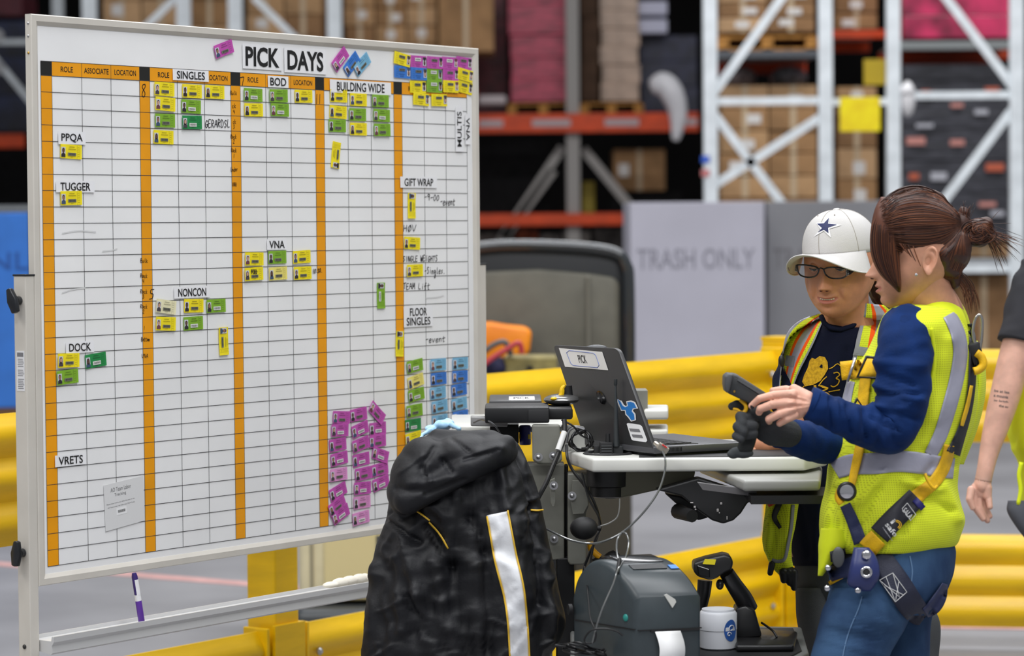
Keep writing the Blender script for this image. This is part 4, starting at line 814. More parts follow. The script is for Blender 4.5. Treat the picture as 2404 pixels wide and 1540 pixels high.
plate([(1318, 998), (1380, 1002), (1388, 1060), (1320, 1062)], 6.5, 0.03, 'rear_bracket', CW, 0.003)
b = MB(); b.tube(catmull([wp(1330, 1040, 6.42), wp(1335, 1012, 6.42), wp(1352, 1003, 6.42), wp(1372, 1008, 6.42)], 5), 0.004, 8); b.build('hook', STEEL, ct, smooth=True)

# ---------------------------------------------------------------- things on the cart
# black adaptor box, flat laptop with labels, scanner cradle
D = 6.35
def slab(name, x0, x1, yt_, yb_, D, dep, m_, bev=0.004, par=None, **t):
    a, c_ = P(x0, yt_, D), P(x1, yb_, D); b = MB(); b.box(((a.x + c_.x) / 2, a.y + dep / 2, (a.z + c_.z) / 2), (c_.x - a.x, dep, a.z - c_.z)); return b.build(name, m_, par, bevel=bev, bseg=2, smooth=True, **t)
ub = slab('power_unit', 1138, 1290, 957, 993, 6.36, 0.16, BK2, label='black oblong power unit on the rear shelf above the hanging coat', cat='power unit')
slab('vent_panel', 1240, 1288, 962, 990, 6.358, 0.004, mat('unit_side', (34, 34, 36), 0.6), 0.001, ub)
fl = slab('closed_laptop', 1148, 1272, 941, 954, 6.62, 0.24, mat('laptop_grey', (66, 66, 68), 0.4), 0.004, label='closed grey laptop with white label lying behind the black power unit', cat='laptop')
tz_ = max(v.co.z for v in fl.data.vertices) + fl.location.z
b = MB(); b.box((wp(1225, 940, 6.68).x, wp(1225, 940, 6.68).y + 0.02, tz_ + 0.0006), (0.062, 0.13, 0.001)); lb_ = b.build('white_label', PAPER, fl)
b = MB(); text_on(b, 'PICK', (wp(1225, 940, 6.68).x, wp(1225, 940, 6.68).y + 0.02, tz_ + 0.0013), X, Y, 0.04, 0.07, bold=0.02); b.build('lettering', PINK_INK, lb_)
sc = slab('tape_dispenser', 1272, 1345, 958, 985, 6.4, 0.12, BK2, 0.006, label='black cradle with yellow trim behind the open laptop', cat='cradle')
b = MB(); b.ball(wp(1318, 938, 6.5), (0.042, 0.05, 0.014)); b.build('cradle_top', mat('chrome_dark', (120, 120, 120), 0.25, 0.6), sc, smooth=True)
b = MB(); b.tube(catmull([wp(1308, 940, 6.48), wp(1318, 926, 6.48), wp(1320, 912, 6.48), wp(1326, 905, 6.48)], 4), [0.006, 0.006, 0.006, 0.006, 0.006, 0.006, 0.006, 0.006, 0.005, 0.005, 0.004, 0.004, 0.003][:13], 8); b.build('yellow_lever', YEL, sc, smooth=True)
b = MB(); b.lathe(wp(1332, 945, 6.5), Z, [(0.018, 0), (0.013, 0.02), (0.011, 0.04)], 16); b.build('handle', RUB, sc, smooth=True)
b = MB(); b.ball(wp(1300, 936, 6.46), (0.008, 0.008, 0.004)); b.build('yellow_button', YEL, sc, smooth=True)
slab('black_box', 1150, 1218, 999, 1042, 6.47, 0.12, RUB, 0.003, label='black box under the rear shelf beside the blue canister', cat='box')
bc = empty('blue_canister', wp(1233, 1044, 6.5), label='small dark blue canister with yellow band beside the grey column', cat='canister')
b = MB(); b.lathe(wp(1233, 1044, 6.5), Z, [(0.0125, 0), (0.0135, 0.002), (0.0135, 0.044), (0.011, 0.046)], 18); b.build('body', mat('canister_blue', (44, 46, 116), 0.35), bc, smooth=True)
b = MB(); b.lathe(wp(1233, 1030, 6.5), Z, [(0.0139, 0), (0.0139, 0.011)], 18); b.build('yellow_band', mat('band_yellow', (214, 190, 20), 0.4), bc, smooth=True)
# open laptop: lid facing the camera, leaning away to the left
LM = mat('laptop_lid', (44, 44, 46), 0.42, var=0.03); LE = mat('laptop_edge', (20, 20, 22), 0.35)
hingeL, hingeR = P(1372, 1052, 6.50), P(1535, 1056, 6.22); topL, topR = P(1298, 810, 6.63), P(1450, 818, 6.35)
hingeL.z = TZ + 0.022; hingeR.z = TZ + 0.018
lp = empty('laptop', (hingeL + hingeR) / 2 - Z * 0.012, label='open dark grey laptop with PICK label on its lid, on the white worktop', cat='laptop')
ux = (hingeR - hingeL).normalized(); LW = (hingeR - hingeL).length; uz = ((topL + topR) / 2 - (hingeL + hingeR) / 2); LH = uz.length; uz.normalize(); un = ux.cross(uz).normalized()
uzx = un.cross(ux).normalized()
LC = (hingeL + hingeR) / 2
def lidp(a, h, w=0.0):   # a 0..1 across, h 0..1 up
    l = hingeL.lerp(hingeR, a); t = topL.lerp(topR, a); return l.lerp(t, h) + un * w
rr_ = 0.035; oc_ = []
for (cx, cy, a0) in ((1 - 0.06, 1 - 0.05, 0), (0.06, 1 - 0.05, 90), (0.03, 0.02, 180), (0.97, 0.02, 270)):
    for k in range(5):
        t = radians(a0 + 22.5 * k); sx, sy = (0.06, 0.05) if cy > 0.5 else (0.03, 0.02); oc_.append(lidp(cx + sx * cos(t), cy + sy * sin(t)))
b = MB(); b.prism(oc_, un * -0.010); 
b.build('lid', LM, lp, bevel=0.002, smooth=True)
fs_ = 1 if un.dot(CAM - LC) > 0 else -1

face = 0.0006 if fs_ > 0 else -0.0106
def lid_patch(name, pts, m_, lift, par=lp):
    b = MB(); b.prism([lidp(a, h, face + (lift if fs_ > 0 else -lift)) for a, h in pts], un * (0.0004 * fs_)); return b.build(name, m_, par)
def lid_ah(x, y):   # pixel -> lid coordinates
    best = None
    n = un; r = P(x, y, 1) - CAM; t = (LC + un * face - CAM).dot(n) / r.dot(n); q = CAM + r * t
    a, h = 0.5, 0.5
    for _ in range(12):
        l = hingeL.lerp(hingeR, a); tt = topL.lerp(topR, a); s = (q - l); up_ = (tt - l); h = s.dot(up_) / up_.length_squared
        l0 = hingeL.lerp(topL, h); r0 = hingeR.lerp(topR, h); a = (q - l0).dot(r0 - l0) / (r0 - l0).length_squared
    return a, h
lw_ = lid_patch('white_label', [lid_ah(*p) for p in ((1311, 817), (1415, 826), (1429, 869), (1326, 861))], mat('label_offwhite', (228, 226, 222), 0.5), 0.0004)
bl = [lid_ah(*p) for p in ((1330, 828), (1336, 823), (1394, 829), (1400, 834), (1408, 857), (1404, 863), (1346, 858), (1340, 853))]
b = MB(); P_ = [lidp(a, h, face + 0.0012 * fs_) for a, h in bl]
for i in range(8): b.tube([P_[i], P_[(i + 1) % 8]], 0.0007, 6)
b.build('blue_outline', mat('outline_blue', (92, 112, 176), 0.5), lw_)
tc_ = lidp(*lid_ah(1368, 843), face + 0.0014 * fs_); e1 = (lidp(*lid_ah(1385, 844), face) - lidp(*lid_ah(1352, 842), face)).normalized(); e2 = (lidp(*lid_ah(1365, 830), face) - lidp(*lid_ah(1372, 856), face)).normalized()
b = MB(); text_on(b, 'PICK', tc_, e1, e2, 0.040, 0.0215, bold=0.015); b.build('lettering', PINK_INK, lw_)
# round maker's emblem, glossy black
cc = lid_ah(1411, 933); b = MB(); C0 = lidp(cc[0], cc[1], face + 0.0006 * fs_); e1 = (lidp(cc[0] + 0.1, cc[1]) - lidp(cc[0], cc[1])).normalized(); e2 = (lidp(cc[0], cc[1] + 0.1) - lidp(cc[0], cc[1])).normalized()
b.add([C0 + e1 * 0.0185 * cos(k * pi / 16) + e2 * 0.0185 * sin(k * pi / 16) for k in range(32)], [tuple(range(32))]); em = b.build('round_emblem', mat('emblem_gloss', (14, 14, 16), 0.12, coat=0.8), lp)
b = MB()
for x_ in (-0.006, 0.001): b.box(C0 + e1 * x_ + un * 0.0006 * fs_, (0.0016, 0.024, 0.0002), ((e1), (e2 + e1 * 0.35).normalized(), un))
for x_, y_ in ((-0.002, 0.002), (0.005, -0.002)): b.box(C0 + e1 * x_ + e2 * y_ + un * 0.0006 * fs_, (0.0016, 0.012, 0.0002), ((e1), (e2 + e1 * 0.35).normalized(), un))
b.build('emblem_strokes', mat('emblem_grey', (70, 70, 76), 0.3, 0.5), em)
# blue lion-like sticker built as an abstract leaping shape with white edge
LI = [(1451, 937), (1458, 943), (1463, 952), (1469, 956), (1476, 953), (1474, 944), (1482, 943), (1490, 946), (1496, 958), (1487, 958), (1484, 965), (1490, 973), (1491, 985), (1484, 987), (1478, 978), (1472, 972), (1470, 962), (1461, 962), (1456, 950)]
cxm = sum(p[0] for p in LI) / len(LI); cym = sum(p[1] for p in LI) / len(LI)
def grow(poly, g):
    out = []; n = len(poly)
    for i in range(n):
        a, c_, d_ = poly[i - 1], poly[i], poly[(i + 1) % n]; tx, ty = d_[0] - a[0], d_[1] - a[1]; l = math.hypot(tx, ty) or 1; out.append((c_[0] + ty / l * g, c_[1] - tx / l * g))
    return out
lw2 = lid_patch('animal_sticker', [lid_ah(*p) for p in grow(LI, 3.2)], mat('sticker_white', (226, 226, 228)), 0.0004)
lid_patch('blue_figure', [lid_ah(*p) for p in LI], mat('sticker_blue', (38, 120, 196), 0.4), 0.001, lw2)
lb2 = lid_patch('service_label', [lid_ah(*p) for p in ((1472, 995), (1475, 993), (1503, 997), (1508, 1001), (1520, 1034), (1517, 1038), (1487, 1034), (1483, 1031))], PAPER, 0.0004)
for (x, y, w, h) in ((1490, 1009, 24, 7), (1496, 1023, 24, 7)):
    q = [lid_ah(x - w / 2, y - h / 2), lid_ah(x + w / 2, y - h / 2 + 2), lid_ah(x + w / 2 + 3, y + h / 2 + 2), lid_ah(x - w / 2 + 3, y + h / 2)]; lid_patch('barcode', q, mat('small_print', (120, 120, 124)), 0.001, lb2)
# base with keyboard, extending right
bz = TZ + 0.007
fw_ = Vector((-un.x, -un.y, 0)).normalized() * (1 if fs_ > 0 else -1)
rb = [hingeR + ux * 0.004, P(1905, 1060, 6.08) ]
BL_ = 0.245
hl, hr = Vector((hingeL.x, hingeL.y, 0)), Vector((hingeR.x, hingeR.y, 0)); hd = (hr - hl).normalized(); pd = Vector((-hd.y, hd.x, 0)); pd = pd if pd.x > 0 else -pd
quad = [hl, hr, hr + pd * BL_, hl + pd * BL_]
b = MB(); b.prism([Vector((q.x, q.y, bz)) for q in quad], (0, 0, 0.017)); b.build('base', mat('laptop_base', (84, 84, 88), 0.35, 0.3), lp, bevel=0.003, smooth=True)
b = MB(); iq = [hl + hd * 0.02 + pd * 0.02, hr - hd * 0.02 + pd * 0.02, hr - hd * 0.02 + pd * 0.13, hl + hd * 0.02 + pd * 0.13]; b.prism([Vector((q.x, q.y, bz + 0.0172)) for q in iq], (0, 0, 0.001)); kb = b.build('keyboard', LE, lp)
b = MB()
for i in range(14):
    for j in range(5):
        c_ = hl + hd * (0.03 + (LW - 0.06) * (i + 0.5) / 14) + pd * (0.03 + 0.02 * j); b.box(Vector((c_.x, c_.y, bz + 0.019)), ((LW - 0.06) / 14 * 0.85, 0.016, 0.002), (hd, pd, Z))
kk = b.build('key', LE, kb); kk['kind'] = 'stuff'
b = MB()
for k in range(16): b.box(Vector((hr.x, hr.y, bz + 0.009)) + pd * (0.02 + 0.0035 * k) + hd * 0.0005, (0.0012, 0.0016, 0.009), (hd, pd, Z))
vg = b.build('vent_slots', RUB, lp); vg['kind'] = 'stuff'
b = MB(); b.prism([Vector((q.x, q.y, TZ + 0.002)) for q in (quad[0] + pd * 0.01, quad[1] + pd * 0.01 - hd * 0.005, quad[2] - hd * 0.01 - pd * 0.01, quad[3] - pd * 0.01)], (0, 0, 0.006)); b.build('underside', RUB, lp)
b = MB(); b.ball(P(1400, 817, 6.5), (0.026, 0.012, 0.008)); b.build('web_camera', mat('cam_grey', (70, 72, 76), 0.4), smooth=True, label='small dark web camera clipped to the top of the open laptop', cat='camera')
# lock with cable
lk = empty('cable_lock', P(1556, 1063, 6.15), label='steel laptop lock with grey cable looping down across the cart', cat='lock')
b = MB(); b.box(P(1556, 1052, 6.16), (0.026, 0.02, 0.016), ((X * cos(0.6) - Z * sin(0.6)), Y, (Z * cos(0.6) + X * sin(0.6)))); b.build('lock_body', mat('nickel', (176, 168, 156), 0.3, 0.7), lk, bevel=0.002)
b = MB(); b.box(P(1560, 1047, 6.15), (0.012, 0.012, 0.003), ((X * cos(0.6) - Z * sin(0.6)), Y, (Z * cos(0.6) + X * sin(0.6)))); b.build('red_tag', mat('tag_red', (200, 40, 40), 0.4), lk)
b = MB(); b.tube([P(1538, 1040, 6.18), P(1552, 1050, 6.16)], 0.005, 8); b.build('lock_barrel', mat('nickel', (176, 168, 156)), lk, smooth=True)
CAB = mat('cable_grey', (96, 98, 98), 0.25, 0.2, coat=0.5)
cb = catmull([P(x, y, D) for x, y, D in ((1556, 1060, 6.15), (1562, 1080, 6.13), (1560, 1110, 6.12), (1548, 1148, 6.11), (1525, 1185, 6.1), (1495, 1220, 6.1), (1460, 1250, 6.1), (1420, 1270, 6.1), (1385, 1276, 6.12), (1340, 1268, 6.15), (1300, 1250, 6.2), (1270, 1235, 6.25))], 6)
b = MB(); b.tube(cb, 0.0024, 8); b.build('cable', CAB, lk, smooth=True)
cb = catmull([P(x, y, D) for x, y, D in ((1390, 1510, 5.86), (1410, 1440, 5.86), (1440, 1370, 5.88), (1450, 1338, 5.9), (1468, 1310, 5.95), (1476, 1275, 5.98), (1470, 1253, 5.99), (1459, 1252, 6.0), (1449, 1268, 5.99), (1448, 1295, 5.96), (1453, 1325, 5.92), (1451, 1345, 5.9))], 6)
b = MB(); b.tube(cb, 0.0022, 8); b.build('cable', CAB, lk, smooth=True)
b = MB(); b.tube([P(1455, 1312, 5.93), P(1449, 1345, 5.9)], 0.0042, 10); b.build('ferrule', RUB, lk, smooth=True)
# two-way radio standing in the cup holder
rd_ = empty('two_way_radio', wp(1425, 1068, 6.33), label='black two-way radio with long antenna standing in the cup holder', cat='radio')
slab('body', 1408, 1440, 1038, 1073, 6.33, 0.03, RUB, 0.004, rd_); slab('battery', 1438, 1464, 1046, 1073, 6.34, 0.03, mat('radio_grey', (40, 42, 44), 0.45), 0.004, rd_)
slab('side_clip', 1394, 1410, 1046, 1073, 6.35, 0.02, RUB, 0.003, rd_)
for k in range(4): slab('grille_slot', 1412, 1436, 1046 + 6 * k, 1048 + 6 * k, 6.329, 0.002, mat('slot_grey', (70, 72, 74)), 0, rd_)
b = MB(); b.tube([P(1427, 1040, 6.34), P(1427, 1018, 6.34)], [0.006, 0.005], 10); b.build('knob', RUB, rd_, smooth=True)
b = MB(); b.tube([P(1447, 1048, 6.34), P(1446, 960, 6.34), P(1445, 905, 6.34), P(1445, 903, 6.34), P(1445, 890, 6.34)], [0.0075, 0.0045, 0.0025, 0.0042, 0.0042], 10); b.build('antenna', mat('antenna_grey', (46, 50, 52), 0.5), rd_, smooth=True)
# cables
CBK = mat('cable_black', (20, 20, 22), 0.4)
def cable(pts, r, label, m_=CBK, cat='cable', nm='power_cable', n=6):
    b = MB(); b.tube(catmull([P(*p) for p in pts], n), r, 8); return b.build(nm, m_, smooth=True, label=label, cat=cat)
c_ = cable([(1325, 985, 6.34), (1326, 1010, 6.33), (1322, 1035, 6.32), (1312, 1062, 6.31), (1298, 1095, 6.3), (1284, 1130, 6.29), (1268, 1160, 6.28), (1255, 1185, 6.28)], 0.0055, 'thick black power cable with white tag slanting in front of the grey column')
b = MB(); b.tube([P(1325, 1014, 6.325), P(1310, 1057, 6.305)], 0.0068, 10); b.build('white_tag', mat('tag_white', (216, 216, 214), 0.5), c_, smooth=True)
rg = random.Random(2); cl = []
for k in range(44):
    t = k * 0.62; cl.append((1364 + (24 + rg.uniform(-7, 6)) * cos(t) , 1036 + (22 + rg.uniform(-6, 6)) * sin(t), 6.4 + 0.02 * sin(k)))
cable(cl, 0.0026, 'tangled coil of thin black cable beside the radio on the worktop', n=3)
cable([(1318, 985, 6.36), (1345, 1000, 6.36), (1362, 1020, 6.37), (1380, 1030, 6.38)], 0.0022, 'thin black cable running from the cradle to the tangled coil')
cable([(1330, 1045, 6.32), (1332, 1075, 6.3), (1345, 1105, 6.3), (1372, 1140, 6.29), (1395, 1180, 6.28), (1408, 1225, 6.28), (1400, 1265, 6.27), (1382, 1305, 6.27), (1370, 1345, 6.27), (1376, 1400, 6.25), (1384, 1440, 6.2)], 0.0034, 'black cable hanging down in front of the right channel of the column')
cable([(1366, 1110, 6.28), (1382, 1170, 6.27), (1404, 1210, 6.26), (1410, 1240, 6.26), (1396, 1270, 6.26), (1386, 1330, 6.26), (1396, 1370, 6.24)], 0.0026, 'thin black cable hanging beside the cup holder')
cable([(1455, 1170, 6.25), (1454, 1195, 6.25), (1448, 1215, 6.25), (1430, 1228, 6.25), (1412, 1234, 6.25), (1400, 1238, 6.25)], 0.0016, 'thin pale wire curving below the cup holder', mat('wire_pale', (150, 150, 148), 0.3), nm='thin_wire')
cable([(1372, 1330, 6.1), (1380, 1390, 5.95), (1386, 1450, 5.88), (1398, 1480, 5.86), (1396, 1505, 5.86), (1378, 1510, 5.86), (1372, 1500, 5.86), (1388, 1480, 5.85), (1420, 1476, 5.84), (1448, 1482, 5.84), (1462, 1492, 5.84)], 0.002, 'thin dark cable looping over the left side of the label printer')
cl = []
for k in range(40):
    t = k * 0.55; cl.append((1365 + (50 + rg.uniform(-16, 14)) * cos(t), 1524 + (12 + rg.uniform(-5, 5)) * sin(t * 1.1), 5.9 + 0.02 * sin(k * 1.3)))
cable(cl, 0.0024, 'tangled dark cable heap at the left foot of the label printer', n=3)
cable([(1112, 992, 6.4), (1130, 985, 6.38), (1150, 990, 6.36), (1165, 1003, 6.36), (1175, 1020, 6.37)], 0.0022, 'bent steel wire hook above the hanging coat', mat('wire_steel', (120, 120, 122), 0.2, 0.8), cat='hook', nm='wire_hook')
b = MB(); b.ball(P(1371, 1240, 6.2), (0.032, 0.026, 0.026)); b.lathe(P(1400, 1240, 6.2), X, [(0.006, -0.012), (0.006, 0.01)], 10); b.build('rubber_bulb', RUB, smooth=True, label='black rubber knob clamped to the right column of the cart', cat='knob')
# power drill like tool hanging behind the column
dr = empty('hand_tool', P(1415, 1330, 6.42), label='black and yellow hand tool lying behind the cart column above the printer', cat='tool')
b = MB(); b.tube(catmull([P(1392, 1325, 6.42), P(1420, 1318, 6.42), P(1440, 1305, 6.42), P(1446, 1318, 6.42)], 4), 0.014, 10); b.build('grip', RUB, dr, smooth=True)
b = MB(); b.tube(catmull([P(1386, 1272, 6.42), P(1388, 1288, 6.42), P(1398, 1300, 6.42), P(1408, 1308, 6.42)], 4), 0.008, 10); b.build('yellow_part', mat('amber_plastic', (240, 172, 20), 0.4), dr, smooth=True)

# ---------------------------------------------------------------- label printer
PG = mat('printer_grey', (54, 62, 66), 0.36, var=0.03, vscale=30); PG2 = mat('printer_dark', (34, 36, 40), 0.22, coat=0.4)
pz = SZ + 0.004; pc = P(1492, 1500, 5.86); ph = radians(33)
px_, py_ = Vector((cos(ph), -sin(ph) * 0 + sin(ph) * 0.0, 0)), None
fx = Vector((cos(radians(-20)), sin(radians(-20)) , 0)); fx = Vector((0.94, -0.34, 0)).normalized() * 1.0
fx = Vector((0.86, 0.51, 0)).normalized(); fx = Vector((0.97, 0.24, 0)).normalized(); fy = Vector((-0.62, 0.78, 0)).normalized()
pr0 = Vector((pc.x, pc.y, pz)); PWd, PDp = 0.150, 0.215
prt = empty('label_printer', pr0 + fx * 0.08 + fy * 0.1, label='dark grey desktop label printer with a white label hanging from its slot', cat='printer')
ptop = P(1480, 1390, 5.86).z - pz
prof = [(0, 0), (0.0, 0.055), (-0.002, ptop - 0.012), (0.008, ptop), (0.04, ptop + 0.028), (0.085, ptop + 0.052), (0.125, ptop + 0.058), (0.165, ptop + 0.046), (0.2, ptop + 0.012), (0.216, ptop - 0.03), (0.214, 0.03), (0.2, 0.0)]
def prof_sm(pr, n=5):
    pts = catmull([(p[0], p[1], 0) for p in pr[2:10]], n); return [pr[0], pr[1]] + [(p.x, p.y) for p in pts] + pr[10:]
pp = prof_sm(prof)
rs = []
for k, (u, ins) in enumerate(((0, 0.012), (0.004, 0.005), (0.012, 0.0), (PWd - 0.012, 0.0), (PWd - 0.004, 0.005), (PWd, 0.012))):
    r_ = []
    for s, z in pp:
        s2 = lerp(s, 0.1, ins / 0.1); z2 = z - (ins if z > 0.03 else 0); r_.append(pr0 + fx * u + fy * s2 + Z * z2)
    rs.append(r_)
b = MB(); b.rings(rs); b.build('housing', PG, prt, smooth=True)
b = MB(); b.box(pr0 + fx * PWd / 2 + fy * -0.001 + Z * 0.076, (PWd - 0.01, 0.004, 0.0022), (fx, fy, Z)); b.build('seam', RUB, prt)
b = MB(); b.box(pr0 + fx * PWd * 0.57 + fy * -0.002 + Z * 0.0745, (PWd * 0.72, 0.006, 0.005), (fx, fy, Z)); b.build('label_slot', RUB, prt)
b = MB(); b.box(pr0 + fx * -0.001 + fy * 0.1 + Z * 0.078, (0.003, 0.2, 0.002), (fx, fy, Z)); b.build('seam', RUB, prt)
# dark window on the lid
rs = []
for u in (PWd * 0.18, PWd * 0.82):
    rs.append([pr0 + fx * u + fy * s + Z * (z + 0.002) for s, z in ((0.085, ptop + 0.052), (0.105, ptop + 0.060), (0.125, ptop + 0.064), (0.15, ptop + 0.060), (0.165, ptop + 0.050))] + [pr0 + fx * u + fy * s + Z * (z - 0.006) for s, z in ((0.165, ptop + 0.046), (0.125, ptop + 0.056), (0.085, ptop + 0.05))])
b = MB(); b.rings(rs); b.build('media_window', PG2, prt, bevel=0.002, smooth=True)
sl = (fy * 0.045 + Z * 0.024).normalized()
b = MB(); b.box(pr0 + fx * PWd * 0.5 + fy * 0.068 + Z * (ptop + 0.0455), (PWd * 0.5, 0.018, 0.002), (fx, sl, fx.cross(sl))); b.build('button_strip', PG2, prt)
b = MB(); b.box(pr0 + fx * PWd * 0.86 + fy * 0.064 + Z * (ptop + 0.0435), (0.017, 0.014, 0.002), (fx, sl, fx.cross(sl))); b.build('blue_badge', mat('badge_blue', (60, 132, 216), 0.4), prt)
b = MB(); b.ball(pr0 + fx * -0.001 + fy * 0.03 + Z * 0.1, (0.004, 0.007, 0.008), ax=(fx, fy, Z)); b.build('green_button', mat('teal_button', (38, 136, 128), 0.4), prt, smooth=True)
b = MB(); b.prism([pr0 + fx * u + fy * -0.0035 + Z * z for u, z in ((0.062, ptop - 0.008), (0.068, ptop - 0.006), (0.086, ptop - 0.018), (0.088, ptop - 0.024), (0.080, ptop - 0.036))], fy * 0.002); b.build('torn_sticker', mat('torn_white', (206, 206, 200), 0.6), prt)
rs = []
for t in range(9):
    k = t / 8; z = 0.074 - 0.074 * k * 0.93; o_ = -0.004 - 0.016 * sin(k * 2.6); c_ = pr0 + fy * o_ + Z * z
    rs.append([c_ + fx * 0.040, c_ + fx * 0.096, c_ + fx * 0.096 + fy * 0.0008, c_ + fx * 0.040 + fy * 0.0008])
b = MB(); b.rings(rs); lbp = b.build('paper_label', mat('label_paper', (246, 246, 246), 0.45), prt, smooth='all')
b = MB(); b.lathe(pr0 + fx * -0.004 + fy * 0.205 + Z * 0.1, -fx, [(0.012, 0), (0.012, 0.008)], 14); b.build('rear_knob', RUB, prt, smooth=True)
# white tub of wipes
tc2 = P(1686, 1500, 6.1); tb = empty('wipes_tub', (tc2.x, tc2.y, pz), label='round white plastic tub with blue swirl emblem between printer and scanner', cat='tub')
TW = mat('tub_white', (214, 216, 222), 0.35)
b = MB(); b.lathe((tc2.x, tc2.y, pz), Z, [(0.036, 0), (0.041, 0.004), (0.041, 0.042)], 36); b.build('body', TW, tb, smooth=True)
b = MB(); b.lathe((tc2.x, tc2.y, pz), Z, [(0.0418, 0.043), (0.0418, 0.078), (0.038, 0.083), (0.036, 0.083), (0.0355, 0.088), (0.01, 0.090)], 36); b.build('lid', TW, tb, smooth=True)
a0 = radians(-52); el = []
for k in range(24):
    t = 2 * pi * k / 24; aa = a0 + 0.42 * cos(t); el.append(Vector((tc2.x + 0.0423 * cos(aa), tc2.y + 0.0423 * sin(aa), pz + 0.044 + 0.024 * sin(t))))
ctr = Vector((tc2.x + 0.0423 * cos(a0), tc2.y + 0.0423 * sin(a0), pz + 0.044))
b = MB(); b.add([ctr] + el, [(0, i + 1, (i + 1) % 24 + 1) for i in range(24)]); ebl = b.build('blue_emblem', mat('emblem_blue', (46, 92, 168), 0.4), tb)
b = MB()
for (du, dz, r_) in ((0.0, 0.004, 0.009), (-0.006, -0.008, 0.006)):
    pts = []
    for k in range(14):
        t = k * 0.45; rr2 = r_ * (1 - k / 18); aa = a0 + (du + rr2 * cos(t)) / 0.0423; pts.append(Vector((tc2.x + 0.0429 * cos(aa), tc2.y + 0.0429 * sin(aa), pz + 0.044 + dz + rr2 * sin(t))))
    b.tube(pts, 0.0011, 6)
b.build('white_swirl', TW, ebl)
# barcode scanner resting on its stand
sn = empty('barcode_scanner', P(1760, 1500, 6.2), label='black handheld barcode scanner resting head-down on its stand, right of the white tub', cat='scanner')
SB = mat('scanner_black', (22, 22, 24), 0.4, coat=0.1)
hd_ = [P(x, y, 6.12) for x, y in ((1629, 1322), (1634, 1320), (1660, 1312), (1700, 1303), (1716, 1306), (1722, 1320), (1718, 1338), (1702, 1345), (1682, 1358), (1668, 1363), (1638, 1354), (1628, 1342))]
b = MB(); b.prism(hd_, (0, 0.07, 0)); b.build('head', SB, sn, bevel=0.008, bseg=3, smooth=True)
b = MB(); b.prism([P(x, y, 6.112) for x, y in ((1636, 1326), (1666, 1336), (1667, 1356), (1640, 1350))], (0, 0.012, 0)); b.build('scan_window', mat('window_dark', (10, 10, 12), 0.15), sn, bevel=0.002)
b = MB(); b.prism([P(x, y, 6.112) for x, y in ((1655, 1313), (1681, 1314), (1678, 1326), (1650, 1324))], (0, 0.004, 0)); b.build('yellow_label', mat('label_yellow', (220, 204, 30), 0.4), sn)
def cone(pts, rr, nm, m_, par, sq=1.0):
    b = MB(); b.tube(catmull([P(*p) for p in pts], 5), [r for r in [interp([(i / (len(rr) - 1), q) for i, q in enumerate(rr)], k / (5 * (len(pts) - 1)))[0] for k in range(5 * (len(pts) - 1) + 1)]], 14, sq=sq); return b.build(nm, m_, par, smooth=True)
cone([(1706, 1345, 6.16), (1725, 1375, 6.17), (1745, 1405, 6.18), (1757, 1430, 6.19)], [0.017, 0.019, 0.021, 0.022], 'handle', SB, sn)
b = MB(); b.ball(P(1690, 1372, 6.15), (0.009, 0.014, 0.012)); b.build('trigger', SB, sn, smooth=True)
cone([(1655, 1362, 6.24), (1652, 1392, 6.24), (1645, 1425, 6.24), (1640, 1470, 6.24)], [0.017, 0.016, 0.015, 0.018], 'stand_arm', SB, sn)
b = MB(); b.prism([P(x, y, 6.15) for x, y in ((1728, 1428), (1750, 1422), (1772, 1430), (1790, 1495), (1722, 1500))], (0, 0.08, 0)); b.build('stand', SB, sn, bevel=0.006, smooth=True)
poly_top([(1725, 6.02), (1862, 6.02), (1870, 6.22), (1720, 6.3)], SZ + 0.02, 0.014, 'stand_base', SB, sn, 0.005)
b = MB(); b.tube(catmull([P(1788, 1462, 6.2), P(1800, 1470, 6.18), (P(1815, 1482, 6.15)), P(1824, 1496, 6.14)], 5), 0.0026, 8); b.build('cord', CBK, sn, smooth=True)
b = MB(); b.box(P(1815, 1062, 6.42), (0.05, 0.03, 0.012)); b.build('key_bunch', RUB, bevel=0.003, label='small black cable clump on the worktop behind the gun grip', cat='clump')
